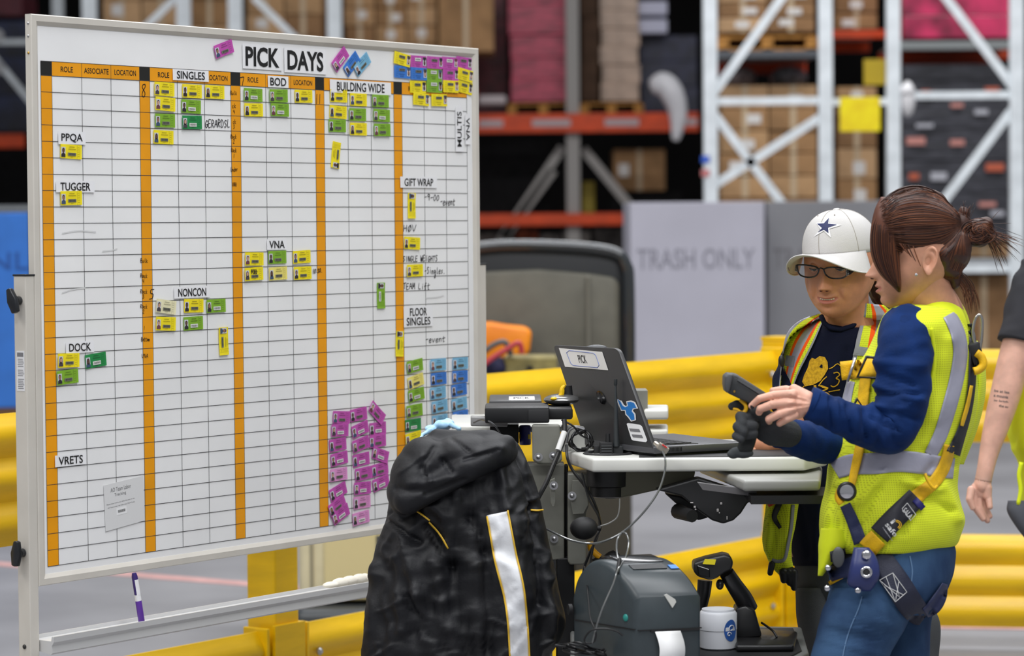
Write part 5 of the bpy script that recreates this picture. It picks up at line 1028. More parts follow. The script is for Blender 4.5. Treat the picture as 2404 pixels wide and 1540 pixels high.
# ================================================================ CLOTH AND BODY TOOLS
def proj(q):
    v = q - CAM; d = v.dot(FW); return 1202 + FPX * v.dot(RT) / d, 770 - FPX * v.dot(UP) / d, d
def seg_d(px, py, x0, y0, x1, y1):
    dx, dy = x1 - x0, y1 - y0; t = max(0, min(1, ((px - x0) * dx + (py - y0) * dy) / (dx * dx + dy * dy + 1e-9))); return math.hypot(px - x0 - t * dx, py - y0 - t * dy)
def rowloft(rows, step=7, seg=48, pw=1.0, folds=(), nz=0.0, nscale=(12, 12, 5), seed=0, close=True, ridged=False):
    """garment or limb volume from rows (y, xl, xr, D, depth): elliptical sections with folds"""
    n = max(2, int((rows[-1][0] - rows[0][0]) / step)); rs = []
    ks = [(r[0],) + tuple(r[1:]) for r in rows]
    # smooth interpolation of the rows
    def cm(t):
        i = 0
        while i < len(ks) - 2 and t > ks[i + 1][0]: i += 1
        a = ks[max(i - 1, 0)]; b_ = ks[i]; c = ks[i + 1]; d = ks[min(i + 2, len(ks) - 1)]; k = (t - b_[0]) / (c[0] - b_[0]); k = max(0, min(1, k)); out = []
        for q in range(1, 5):
            m1 = (c[q] - a[q]) / (c[0] - a[0] + 1e-9) * (c[0] - b_[0]) if c[0] != a[0] else 0; m2 = (d[q] - b_[q]) / (d[0] - b_[0] + 1e-9) * (c[0] - b_[0])
            out.append((2 * k ** 3 - 3 * k * k + 1) * b_[q] + (k ** 3 - 2 * k * k + k) * m1 + (-2 * k ** 3 + 3 * k * k) * c[q] + (k ** 3 - k * k) * m2)
        return out
    for j in range(n + 1):
        y = lerp(rows[0][0], rows[-1][0], j / n); xl, xr, D, dep = cm(y); r = []
        for i in range(seg):
            t = 2 * pi * i / seg; ct_, st_ = cos(t), sin(t); cx = math.copysign(abs(ct_) ** pw, ct_); sy = math.copysign(abs(st_) ** pw, st_)
            x = (xl + xr) / 2 + (xr - xl) / 2 * cx; d = D - dep * sy; off = 0
            for f in folds:
                dd = seg_d(x, y, f[0], f[1], f[2], f[3])
                if dd < f[4] * 2.5 and sy > -0.1: off += f[5] * math.exp(-(dd / f[4]) ** 2)
            if nz:
                w = noise.noise(Vector((x / 1000 * nscale[0] + seed, d * nscale[1], y / 1000 * nscale[2]))) + 0.5 * noise.noise(Vector((x / 500 * nscale[0] + seed, d * 2 * nscale[1], y / 500 * nscale[2])))
                if ridged: w += 0.9 * (0.35 - abs(noise.noise(Vector((x / 420 * nscale[0] * 0.8 + 9, d * nscale[1], y / 420 * nscale[2] * 1.3)))) * 1.6)
                off += nz * w
            p = P(x, y, d); cc = P((xl + xr) / 2, y, D); nn = (p - cc)
            if nn.length > 1e-6: nn.normalize()
            toward = (CAM - p).normalized(); dirn = (nn * 0.6 + toward * 0.8 * max(0, sy)).normalized() if sy > 0 else nn
            if ridged: off *= smooth01((sy + 0.05) / 0.55)
            r.append(p + dirn * off)
        rs.append(r)
    return rs
def limb(keys, seg=24, n=8, nz=0.0, nf=60.0, seed=0, sq=1.0, folds=()):
    """tube through (x, y, D, r) keys with cloth ripples across it"""
    pts = catmull([P(k[0], k[1], k[2]) for k in keys], n); rad = [interp([(i, k[3]) for i, k in enumerate(keys)], i / n)[0] for i in range(len(pts))]
    # smooth radii
    rad = [sum(rad[max(0, i - 3):i + 4]) / len(rad[max(0, i - 3):i + 4]) for i in range(len(rad))]
    rs = []; prev = None; s = 0
    for i, p in enumerate(pts):
        t = (pts[min(i + 1, len(pts) - 1)] - pts[max(i - 1, 0)]).normalized(); a = (prev - t * prev.dot(t)) if prev is not None else t.cross(Y)
        if a.length < 0.05: a = t.cross(X)
        a.normalize(); prev = a; b_ = t.cross(a); r = []
        if i: s += (p - pts[i - 1]).length
        for k in range(seg):
            th = 2 * pi * k / seg; d = a * cos(th) + b_ * sin(th) * sq; q = p + d * rad[i]
            off = nz * (noise.noise(Vector((s * nf + cos(th) * 0.9 + seed, sin(th) * 1.1, seed))) + 0.5 * noise.noise(Vector((s * nf * 2 + seed, cos(th) * 1.6, sin(th) * 1.6)))) if nz else 0
            if folds:
                x, y, _ = proj(q)
                for f in folds:
                    dd = seg_d(x, y, f[0], f[1], f[2], f[3])
                    if dd < f[4] * 2.5: off += f[5] * math.exp(-(dd / f[4]) ** 2)
            r.append(q + d * off)
        rs.append(r)
    return rs
def blob(shapes, voxel=0.004, smooth=4, nz=0.0, nscale=20.0, stretch=(1, 1, 1)):
    """one continuous surface grown over balls and tapered capsules"""
    b = MB()
    for s in shapes:
        if s[0] == 'ball': b.ball(s[1], s[2], 20, 12, ax=s[3] if len(s) > 3 else None)
        else:
            _, p0, r0, p1, r1 = s; p0 = Vector(p0); p1 = Vector(p1); b.ball(p0, r0, 16, 10); b.ball(p1, r1, 16, 10)
            if (p1 - p0).length > 1e-5: b.tube([p0, p1], [r0, r1], 16)
    me = bpy.data.meshes.new('blob'); me.from_pydata(b.v, [], b.f); bm = bmesh.new(); bm.from_mesh(me); bmesh.ops.recalc_face_normals(bm, faces=bm.faces); bm.to_mesh(me); bm.free()
    ob = bpy.data.objects.new('blob', me); COL.objects.link(ob)
    md = ob.modifiers.new('r', 'REMESH'); md.mode = 'VOXEL'; md.voxel_size = voxel
    sm_ = ob.modifiers.new('s', 'SMOOTH'); sm_.iterations = smooth; sm_.factor = 0.5
    dg = bpy.context.evaluated_depsgraph_get(); dg.update(); ev = bpy.data.meshes.new_from_object(ob.evaluated_get(dg))
    out = MB(); nrm = [v.normal.copy() for v in ev.vertices]
    vs = [v.co.copy() for v in ev.vertices]
    if nz: vs = [v + n_ * nz * noise.noise(Vector((v.x * stretch[0], v.y * stretch[1], v.z * stretch[2])) * nscale) for v, n_ in zip(vs, nrm)]
    out.add(vs, [tuple(p.vertices) for p in ev.polygons])
    bpy.data.objects.remove(ob); bpy.data.meshes.remove(me); bpy.data.meshes.remove(ev); return out
def tree(*mbs):
    v = []; f = []
    for m_ in mbs:
        o = len(v); v += m_.v; f += [tuple(i + o for i in q) for q in m_.f]
    return BVHTree.FromPolygons(v, f)
def hit(x, y, tr, D=6.0):
    d = (P(x, y, 1) - CAM).normalized(); loc, n, i, dist = tr.ray_cast(CAM, d, 30)
    return (loc, n) if loc is not None else (None, None)
def ribbon(path, tr, D0, th=0.002, lift=0.001, n=6, across=5, mi=0, mb=None):
    """strap lying on a surface: path of (x, y, width) across the body, following what is under it"""
    pts = catmull([Vector((p[0], p[1], p[2])) for p in path], n); rs = []; last = D0
    for p in pts:
        h, nn = hit(p.x, p.y, tr)
        if h is not None and abs(proj(h)[2] - D0) < 0.4: last = proj(h)[2]; break
    for i, p in enumerate(pts):
        t = pts[min(i + 1, len(pts) - 1)] - pts[max(i - 1, 0)]; t.z = 0; t.normalize(); nx, ny = -t.y, t.x; top = []
        for k in range(across):
            o = (k / (across - 1) - 0.5) * p.z; x, y = p.x + nx * o, p.y + ny * o; h, nn = hit(x, y, tr)
            if h is not None and abs(proj(h)[2] - D0) < 0.4: last = proj(h)[2]
            top.append(P(x, y, last - lift))
        rs.append(top + [q + (CAM - q).normalized() * th for q in reversed(top)])
    b = mb or MB(); b.rings(rs, mi); return b
def panel(outer, inner, cols, tr, D0, n=30, th=0.004, lift=0.003):
    """cloth panel between two edge lines, coloured in lengthwise bands"""
    A = catmull([Vector((p[0], p[1], 0)) for p in outer], 8); B_ = catmull([Vector((p[0], p[1], 0)) for p in inner], 8)
    def at(L, t): k = t * (len(L) - 1); i = min(int(k), len(L) - 2); return L[i].lerp(L[i + 1], k - i)
    for t in range(10):
        q = at(A, t / 10).lerp(at(B_, t / 10), 0.5); h, nn = hit(q.x, q.y, tr)
        if h is not None and abs(proj(h)[2] - D0) < 0.35: D0 = proj(h)[2]; break
    us = sorted(set([0, 1] + [c[0] for c in cols] + [i / 24 for i in range(25)])); g = []; last = D0
    for j in range(n + 1):
        r = []
        for u in us:
            q = at(A, j / n).lerp(at(B_, j / n), u); h, nn = hit(q.x, q.y, tr)
            if h is not None and abs(proj(h)[2] - D0) < 0.35: last = proj(h)[2]
            r.append((q.x, q.y, last))
        g.append(r)
    b = MB(); base = len(b.v); m_ = len(us)
    front = [P(x, y, d - lift - th) for r in g for x, y, d in r]; back = [P(x, y, d - lift) for r in g for x, y, d in r]; N = len(front)
    fs, mi = [], []
    def col(u):
        for c in cols:
            if u < c[0]: return c[1]
        return cols[-1][1]
    for j in range(n):
        for i in range(m_ - 1):
            a = j * m_ + i; fs.append((a, a + 1, a + m_ + 1, a + m_)); mi.append(col((us[i] + us[i + 1]) / 2)); fs.append((a + N, a + m_ + N, a + m_ + 1 + N, a + 1 + N)); mi.append(mi[-1])
    for j in range(n):
        for i in (0, m_ - 1): a = j * m_ + i; fs.append((a, a + m_, a + m_ + N, a + N)); mi.append(col(us[i]))
    for i in range(m_ - 1):
        for j in (0, n): a = j * m_ + i; fs.append((a, a + 1, a + 1 + N, a + N)); mi.append(col(us[i]))
    b.v = front + back; b.f = fs; b.m = mi; return b
def patch(poly, tr, D0, th=0.0012, lift=0.0008, sub=3):
    """flat shape (pixels of its outline) lying on a curved surface"""
    cx = sum(p[0] for p in poly) / len(poly); cy = sum(p[1] for p in poly) / len(poly)
    def z(x, y):
        h, nn = hit(x, y, tr); return P(x, y, (proj(h)[2] if h is not None and abs(proj(h)[2] - D0) < 0.3 else D0) - lift - th)
    pl = []
    for a, c in zip(poly, poly[1:] + poly[:1]):
        for k in range(sub): pl.append((lerp(a[0], c[0], k / sub), lerp(a[1], c[1], k / sub)))
    n = len(pl); b = MB(); vs = [z(cx, cy)]
    for k in range(1, sub + 1): vs += [z(lerp(cx, x, k / sub), lerp(cy, y, k / sub)) for x, y in pl]
    fs = [(0, 1 + i, 1 + (i + 1) % n) for i in range(n)]
    for k in range(sub - 1):
        for i in range(n): a = 1 + k * n + i; c = 1 + k * n + (i + 1) % n; fs.append((a, a + n, c + n, c))
    b.add(vs, fs); return b
def tri_patch(poly, tr, D0, th=0.0012, lift=0.0008):
    """non-convex flat shape on a surface, outline only"""
    vs = []
    for x, y in poly:
        h, nn = hit(x, y, tr); vs.append(P(x, y, (proj(h)[2] if h is not None and abs(proj(h)[2] - D0) < 0.3 else D0) - lift - th))
    b = MB(); b.add(vs, [tuple(range(len(vs)))]); return b
def fibres(lines, r=0.0008, seg=3, mbs=None, rnd=None):
    for L in lines:
        b = rnd.choice(mbs); k = len(L); b.tube(L, [r * (1 - 0.75 * abs(2 * i / (k - 1) - 1) ** 3) for i in range(k)], seg)

# ================================================================ HANGING COAT
CT = mat('coat_black', (11, 12, 18), 0.6, var=0.12, vscale=6, bump=0.3, bscale=140); CT.node_tree.nodes['Principled BSDF'].inputs['Specular IOR Level'].default_value = 0.42; PIP = mat('piping_yellow', (226, 182, 50), 0.5)
REFL = mat('reflective_white', (228, 230, 234), 0.4, var=0.03, vscale=20, bump=0.6, bscale=60)
CDp = 6.2
folds = [(1000, 1235, 1058, 1330, 9, -0.022), (1058, 1330, 1110, 1200, 10, -0.016), (1058, 1330, 1098, 1540, 12, -0.024), (1108, 1215, 1140, 1300, 8, -0.02), (1140, 1300, 1150, 1540, 14, -0.014),
         (905, 1220, 985, 1275, 5, -0.014), (960, 1300, 985, 1400, 14, 0.018), (985, 1400, 1000, 1500, 12, 0.012), (960, 1400, 1010, 1500, 7, -0.014), (930, 1310, 945, 1480, 12, 0.012),
         (1020, 1320, 1050, 1480, 14, 0.016), (1100, 1120, 1095, 1215, 6, -0.012), (1080, 1140, 1035, 1330, 6, 0.012), (1170, 1100, 1185, 1190, 12, 0.016), (1215, 1060, 1250, 1190, 7, -0.02), (1250, 1190, 1275, 1420, 9, -0.018),
         (1200, 1230, 1225, 1400, 30, 0.02), (1000, 1180, 1045, 1215, 12, 0.014), (1060, 1345, 1040, 1530, 10, -0.012), (880, 1330, 870, 1540, 14, 0.012), (1288, 1300, 1300, 1480, 10, 0.01), (1120, 1330, 1130, 1500, 18, 0.014)]
rows = [(1022, 1030, 1180, CDp, .03), (1032, 980, 1206, CDp, .055), (1050, 955, 1222, CDp, .075), (1103, 925, 1246, CDp, .10), (1156, 915, 1264, CDp, .11), (1216, 907, 1277, CDp, .12), (1284, 882, 1291, CDp, .125), (1336, 873, 1303, CDp, .13), (1393, 863, 1314, CDp, .13), (1457, 856, 1328, CDp, .13), (1500, 852, 1318, CDp, .13), (1540, 849, 1292, CDp, .13), (1640, 850, 1270, CDp, .12), (1760, 860, 1250, CDp, .11)]
rc = random.Random(21)
for k in range(60):
    x_, y_ = rc.uniform(880, 1300), rc.uniform(1130, 1540); a_ = rc.choice((rc.uniform(1.2, 1.9), rc.uniform(0.3, 1.2), rc.uniform(1.9, 2.8))); l_ = rc.uniform(20, 80)
    folds.append((x_, y_, x_ + l_ * cos(a_), y_ + l_ * sin(a_), rc.uniform(3, 7), rc.choice((-1, 1)) * rc.uniform(0.003, 0.008)))
bb = MB(); bb.rings(rowloft(rows, 4, 150, 0.8, folds, 0.015, (14, 6, 6), 3, True, True))
coat = bb.build('hooded_coat', CT, smooth='all', label='black hooded coat with white reflective stripe hanging on the cart beside the whiteboard', cat='coat')
hd_m = blob([('ball', P(1150, 1062, CDp - .06), (.065, .07, .036)), ('ball', P(1075, 1060, CDp - .06), (.08, .085, .045)), ('ball', P(1010, 1085, CDp - .07), (.065, .085, .062)), ('ball', P(975, 1120, CDp - .08), (.052, .08, .062)), ('ball', P(948, 1160, CDp - .08), (.034, .065, .042)),
             ('cap', P(1190, 1045, CDp - .08), .02, P(1095, 1105, CDp - .13), .034), ('cap', P(1095, 1105, CDp - .13), .034, P(960, 1172, CDp - .13), .032), ('cap', P(1030, 1030, CDp - .06), .03, P(1150, 1040, CDp - .06), .024)], 0.005, 6, 0.016, 9, (1, 0.6, 1.4))
for k, v in enumerate(hd_m.v):
    x, y, d = proj(v); off = 0
    for f in ((960, 1140, 1060, 1120, 12, 0.008), (1000, 1090, 1010, 1130, 7, 0.008), (1040, 1080, 1060, 1110, 6, -0.01), (1120, 1060, 1180, 1050, 10, 0.01), (930, 1150, 1000, 1150, 8, -0.006), (1020, 1050, 990, 1100, 6, -0.008), (1090, 1080, 1170, 1055, 5, -0.008), (935, 1110, 990, 1070, 6, 0.006), (1060, 1030, 1100, 1060, 5, -0.007), (1000, 1160, 1090, 1125, 6, -0.007)):
        dd = seg_d(x, y, *f[:4]); off += f[5] * math.exp(-(dd / f[4]) ** 2)
    hd_m.v[k] = v + (CAM - v).normalized() * off
hd_m.build('hood', CT, coat, smooth='all')
trc = tree(bb)
st = ribbon([(1167, 1205, 50), (1178, 1260, 52), (1188, 1310, 52), (1200, 1360, 50), (1208, 1400, 48), (1215, 1460, 46), (1220, 1540, 46), (1222, 1640, 44)], trc, CDp - .12, 0.002, 0.002, 8, 9); stripe = st.build('reflective_stripe', REFL, coat, smooth='all')
for pth in ([(1143, 1212, 4), (1152, 1262, 4), (1161, 1314, 4), (1174, 1364, 4), (1184, 1404, 4), (1192, 1460, 4), (1197, 1540, 4), (1200, 1640, 4)], [(1192, 1198, 4), (1203, 1256, 4), (1213, 1306, 4), (1225, 1356, 4), (1232, 1396, 4), (1238, 1460, 4), (1243, 1540, 4), (1244, 1640, 4)]):
    ribbon(pth, trc, CDp - .12, 0.004, 0.002, 6, 3).build('piping', PIP, coat, smooth='all')
for pth in ([(966, 1193, 4), (986, 1205, 4), (1009, 1222, 4)], [(1007, 1226, 4), (1032, 1254, 4), (1052, 1288, 4)], [(1246, 1197, 4), (1262, 1198, 4), (1276, 1197, 4)]):
    ribbon(pth, trc, CDp - .12, 0.004, 0.002, 6, 3).build('piping', PIP, coat, smooth='all')
# nitrile glove lying on top
gb = blob([('ball', P(1015, 1008, 6.24), (.016, .03, .010)), ('ball', P(1038, 998, 6.24), (.02, .03, .013)), ('ball', P(1052, 992, 6.24), (.014, .02, .009)), ('cap', P(1008, 1012, 6.2), .006, P(992, 1022, 6.18), .005), ('cap', P(1060, 996, 6.22), .006, P(1078, 1006, 6.2), .005), ('cap', P(1000, 1015, 6.2), .005, P(984, 1032, 6.16), .0045)], 0.0025, 3, 0.004, 60)
gb.build('rubber_glove', mat('glove_blue', (164, 206, 236), 0.45), smooth='all', label='crumpled light blue rubber glove on top of the hanging coat', cat='glove')
# ================================================================ PEOPLE
def skin(name, c):
    m_ = mat(name, c, 0.48, var=0.05, vscale=30, bump=0.15, bscale=500); b_ = m_.node_tree.nodes['Principled BSDF']
    b_.inputs['Subsurface Weight'].default_value = 0.12; b_.inputs['Subsurface Scale'].default_value = 0.01; b_.inputs['Subsurface Radius'].default_value = (1, 0.35, 0.2); return m_
SK_A = skin('skin_a', (206, 150, 122)); SK_B = skin('skin_b', (202, 140, 106)); SK_C = skin('skin_c', (216, 168, 148)); SK_H = skin('skin_hand', (218, 166, 144))
LIPS = mat('lips', (184, 112, 94), 0.45); EYEW = mat('eye_white', (220, 214, 208), 0.2); IRIS = mat('iris', (58, 44, 36), 0.15); BROW = mat('brow', (82, 56, 44), 0.8); TEETH = mat('teeth', (232, 222, 206), 0.25); MOUTH = mat('mouth_dark', (84, 36, 34), 0.6)
def g2(x, z, x0, z0, sx, sz): return math.exp(-((x - x0) / sx) ** 2 - ((z - z0) / sz) ** 2)
def head_geo(T, smile=0.0, nu=150, nv=130, wide=1.0, taper=0.24):
    """head surface in local coordinates (face towards -Y), returned as rings transformed by T; material 1 = lips"""
    b = MB(); idx = []; N = nu
    V = []
    for j in range(nv + 1):
        ph_ = pi * (0.012 + 0.976 * j / nv); sz = -cos(ph_); rr_ = sin(ph_); row = []
        for i in range(N):
            th = 2 * pi * i / N; # denser towards the face
            th = th + 0.45 * sin(th) * 1.0
            sx = rr_ * sin(th); sy = rr_ * cos(th)      # th = pi -> -Y
            x = 0.0735 * wide * sx; y = 0.094 * sy; z = 0.113 * sz
            t = min(1, max(0, -z / 0.113)); x *= 1 - taper * t ** 2.4
            if z < 0: y += -0.050 * t ** 1.6
            if y > 0 and z < -0.015: y *= 1 - 0.62 * smooth01((-z - 0.015) / 0.09)
            if y > 0 and z > 0: y *= 1.06
            front = smooth01((-y - 0.01) / 0.05)
            fl = 0.0
            # squarer front plane
            x *= 1 + 0.05 * front * smooth01(-z / 0.05)
            d = 0.0
            d += 0.0035 * math.exp(-((z - 0.026) / 0.011) ** 2) * math.exp(-(x / 0.05) ** 4)
            for s in (-1, 1):
                d -= 0.0095 * g2(x, z, 0.031 * s, 0.006, 0.018, 0.013); d += 0.0045 * g2(x, z, 0.040 * s, -0.026, 0.019, 0.018)
                d += 0.0085 * g2(x, z, 0.0115 * s, -0.036, 0.0062, 0.0065)
                d -= 0.0028 * g2(x, z, 0.028 * s, -0.052, 0.007, 0.014)
                d += (0.003 + 0.005 * smile) * g2(x, z, 0.043 * s, -0.052, 0.012, 0.016)
            if z < 0.022: pz_ = min(1, max(0, (0.022 - z) / 0.054)); nose = 0.0235 * pz_ ** 1.15 if z > -0.033 else 0.0235 * math.exp(-((z + 0.033) / 0.0065) ** 2)
            else: nose = 0
            d += 0.0035 * g2(x, z, 0, -0.030, 0.011, 0.009)
            if smile:
                for q in (0.0, 0.25, 0.5, 0.75, 1.0):
                    for s in (-1, 1): d -= 0.0016 * smile * g2(x, z, s * (0.019 + 0.018 * q), -0.038 - 0.028 * q, 0.004, 0.006)
            wn = 0.0085 + 0.0035 * min(1, max(0, (0.01 - z) / 0.04)); d += nose * math.exp(-(x / wn) ** 2)
            d += 0.006 * g2(x, z, 0, -0.062, 0.026, 0.016)
            cz = -0.0625 + smile * 9.0 * x * x        # mouth line curves up when smiling
            mw = 0.024 + 0.004 * smile
            if abs(x) < mw * 1.3:
                k = max(0, 1 - (abs(x) / mw) ** 2)
                d -= (0.0042 + 0.006 * smile) * math.exp(-((z - cz) / (0.0022 + 0.0014 * smile)) ** 2) * k
                d += 0.0026 * math.exp(-((z - cz - 0.006) / 0.0030) ** 2) * k + 0.0036 * math.exp(-((z - cz + 0.0072) / 0.0036) ** 2) * k
            d -= 0.003 * g2(x, z, 0, -0.0795, 0.018, 0.005); d += 0.0065 * g2(x, z, 0, -0.096, 0.018, 0.013)
            y -= d * front
            row.append(Vector((x, y, z)))
        V.append(row)
    for row in V: b.v += [T @ v for v in row]
    for j in range(nv):
        for i in range(N):
            a = j * N + i; c = j * N + (i + 1) % N; v = (V[j][i] + V[j + 1][(i + 1) % N]) / 2
            k = max(0, 1 - (v.x / 0.0255) ** 2); cz = -0.0625 + smile * 9.0 * v.x ** 2
            lip = v.y < -0.05 and k > 0.02 and (cz - 0.0095 * k ** 0.6 < v.z < cz + 0.0066 * k ** 0.6)
            b.f.append((a, c, c + N, a + N)); b.m.append(1 if lip else 0)
    b.f.append(tuple(range(N))[::-1]); b.m.append(0); b.f.append(tuple(nv * N + i for i in range(N))); b.m.append(0)
    # ears
    for s in (-1, 1):
        o = Vector((0.0690 * s, 0.016, -0.014)); rs = []; M_ = 36
        for j, r in enumerate((1.0, 1.0, 0.96, 0.88, 0.78, 0.68, 0.55, 0.40, 0.25, 0.08)):
            row = []
            for k in range(M_):
                t = 2 * pi * k / M_; cy, cz = cos(t), sin(t)
                hw = 0.0165 * (1 - 0.28 * smooth01(-cz)) * (1 + 0.10 * smooth01(cz)); hh = 0.031
                yy = cy * hw * r; zz = cz * hh * r
                lobe = smooth01((-zz - 0.016) / 0.008)
                back = smooth01((cy + 0.5) / 1.0) if zz > -0.018 else 0.6
                lat = 0.004 + 0.010 * (0.5 + yy / 0.034)                       # stands off the head towards the back
                lat += 0.0052 * math.exp(-((r - 0.86) / 0.10) ** 2) * back * (1 - 0.6 * lobe)
                lat -= 0.0105 * math.exp(-((yy + 0.002) / 0.0065) ** 2 - ((zz + 0.002) / 0.0105) ** 2) * (1 - lobe)
                lat -= 0.0034 * math.exp(-((r - 0.68) / 0.08) ** 2) * smooth01(cz + 0.3) * back
                if j == 0: lat = -0.006
                p = Vector((s * lat, yy + 0.10 * zz, zz)); row.append(T @ (o + Vector((p.x, p.y + 0.10 * p.z, p.z))))
            rs.append(row)
        b.rings(rs)
    return b
def eyes(T, par, skm, down=0.5):
    R3 = T.to_3x3()
    for s in (-1, 1):
        c = T @ Vector((0.031 * s, -0.0735, 0.006)); e = MB(); e.ball(c, 0.0122, 20, 14); ey = e.build('eye', EYEW, par, smooth='all')
        look = (R3 @ Vector((0.05 * s * 0, -1, -0.35 * down))).normalized(); e = MB(); e.ball(c + look * 0.0078, (0.0056, 0.0056, 0.0056), 16, 10); e.build('iris', IRIS, ey, smooth='all')
        e = MB(); el = radians(5 - 12 * down); e.tube([c + R3 @ Vector((sin(az), -cos(az) * cos(el), cos(az) * sin(el))) * 0.0142 for az in [radians(-62 + 124 * q / 12) for q in range(13)]], [0.0004] + [0.0012] * 11 + [0.0004], 6); e.build('eyelashes', mat('lash', (34, 24, 22), 0.7), par, smooth='all')
        e = MB(); e.ball(T @ Vector((0.0072 * s, -0.1085, -0.0395)), (0.0036, 0.0050, 0.0022), 12, 8, ax=(R3 @ X, R3 @ Y, R3 @ Z)); e.build('nostril', MOUTH, par, smooth='all')
        # eyelids: shells hugging the eyeball
        for nm, lo, hi in (('upper_eyelid', 5, 115), ('lower_eyelid', -60, -24 - 6 * down)):
            rs = []
            for k in range(9):
                el = radians(lerp(lo - 12 * down if nm[0] == 'u' else lo, hi, k / 8)); r = []
                for q in range(15):
                    az = radians(-80 + 160 * q / 14); v = Vector((sin(az) * cos(el * 0.0 + 0), 0, 0))
                    v = Vector((sin(az), -cos(az) * cos(el), cos(az) * sin(el))); r.append(c + R3 @ v * 0.0134)
                rs.append(r)
            e = MB(); e.rings(rs, closed=False, cap=False); e.build(nm, skm, par, smooth='all')
        e = MB(); pts = [T @ Vector((s * (0.014 + 0.034 * k / 8), -0.0835 + 0.013 * (k / 8) ** 2 - 0.0015, 0.024 + 0.006 * sin(pi * (k / 8) ** 0.8))) for k in range(9)]
        e.tube(pts, [0.001, 0.002, 0.0024, 0.0024, 0.0022, 0.002, 0.0017, 0.0013, 0.0007], 6, sq=1.0); e.build('eyebrow', BROW, par, smooth='all')
def orient(c, yaw, pitch, roll=0, sc=1.0):
    return Matrix.Scale(1.0, 4) @ Matrix.Translation(c) @ Matrix.Rotation(radians(yaw), 4, 'Z') @ Matrix.Rotation(radians(pitch), 4, 'X') @ Matrix.Rotation(radians(roll), 4, 'Y') @ Matrix.Scale(sc, 4)

VY = mesh_fabric('vest_mesh', (222, 234, 52), (188, 198, 46), 640.0); VYS = mat('vest_yellow', (224, 236, 44), 0.7, sheen=0.2, bump=0.3, bscale=120)
SILV = mat('reflective_silver', (166, 166, 182), 0.42, 0.1, var=0.05, vscale=14, bump=0.5, bscale=50); VOR = mat('vest_orange', (252, 96, 30), 0.65); TRIM = mat('vest_trim', (142, 144, 150), 0.6)
BLUE_SH = mat('shirt_blue', (15, 42, 90), 0.75, var=0.08, vscale=20, bump=0.3, bscale=260, sheen=0.1); NAVYT = mat('tshirt_navy', (20, 24, 44), 0.85, var=0.1, vscale=10, bump=0.3, bscale=200)
JEAN = mat('jeans_blue', (62, 90, 124), 0.85, c2=(38, 58, 90), vscale=9, bump=0.5, bscale=700, stretch=(1, 1, 0.6)); GREYP = mat('trousers_grey', (78, 80, 82), 0.85, var=0.06, bump=0.3, bscale=500)
WEB = mat('webbing_yellow', (232, 182, 6), 0.6, var=0.08, vscale=30, bump=0.5, bscale=400); WEBB = mat('webbing_navy', (36, 44, 82), 0.6, bump=0.5, bscale=500); WEBK = mat('webbing_black', (32, 32, 42), 0.6, bump=0.4, bscale=500)
GLV = mat('glove_grey', (62, 64, 66), 0.85, bump=0.6, bscale=350); SHOE = mat('shoe_dark', (46, 46, 50), 0.6)
def foot(p, d, par, nm='shoe'):
    d = Vector(d).normalized(); s = Vector((-d.y, d.x, 0)); b = blob([('ball', p + Z * 0.045 - d * 0.03, (0.05, 0.045, 0.05), (d, s, Z)), ('ball', p + Z * 0.035 + d * 0.07, (0.085, 0.045, 0.035), (d, s, Z)), ('ball', p + Z * 0.03 + d * 0.13, (0.05, 0.045, 0.03), (d, s, Z))], 0.008, 3)
    for i, v in enumerate(b.v): b.v[i] = Vector((v.x, v.y, max(0.003, v.z)))
    return b.build(nm, SHOE, par, smooth='all')

# ---------------------------------------------------------------- WOMAN IN BLUE (profile)
DA = 6.0
TA = orient(P(2162, 598, DA), -97, 6, 0)
hm = head_geo(TA, 0.2)
nk = limb([(2170, 640, 6.0, .050), (2180, 690, 6.01, .053), (2195, 740, 6.03, .062), (2190, 790, 6.04, .09)], 28, 5)
body = MB(); body.v = list(hm.v); body.f = list(hm.f); body.m = list(hm.m); body.rings(nk)
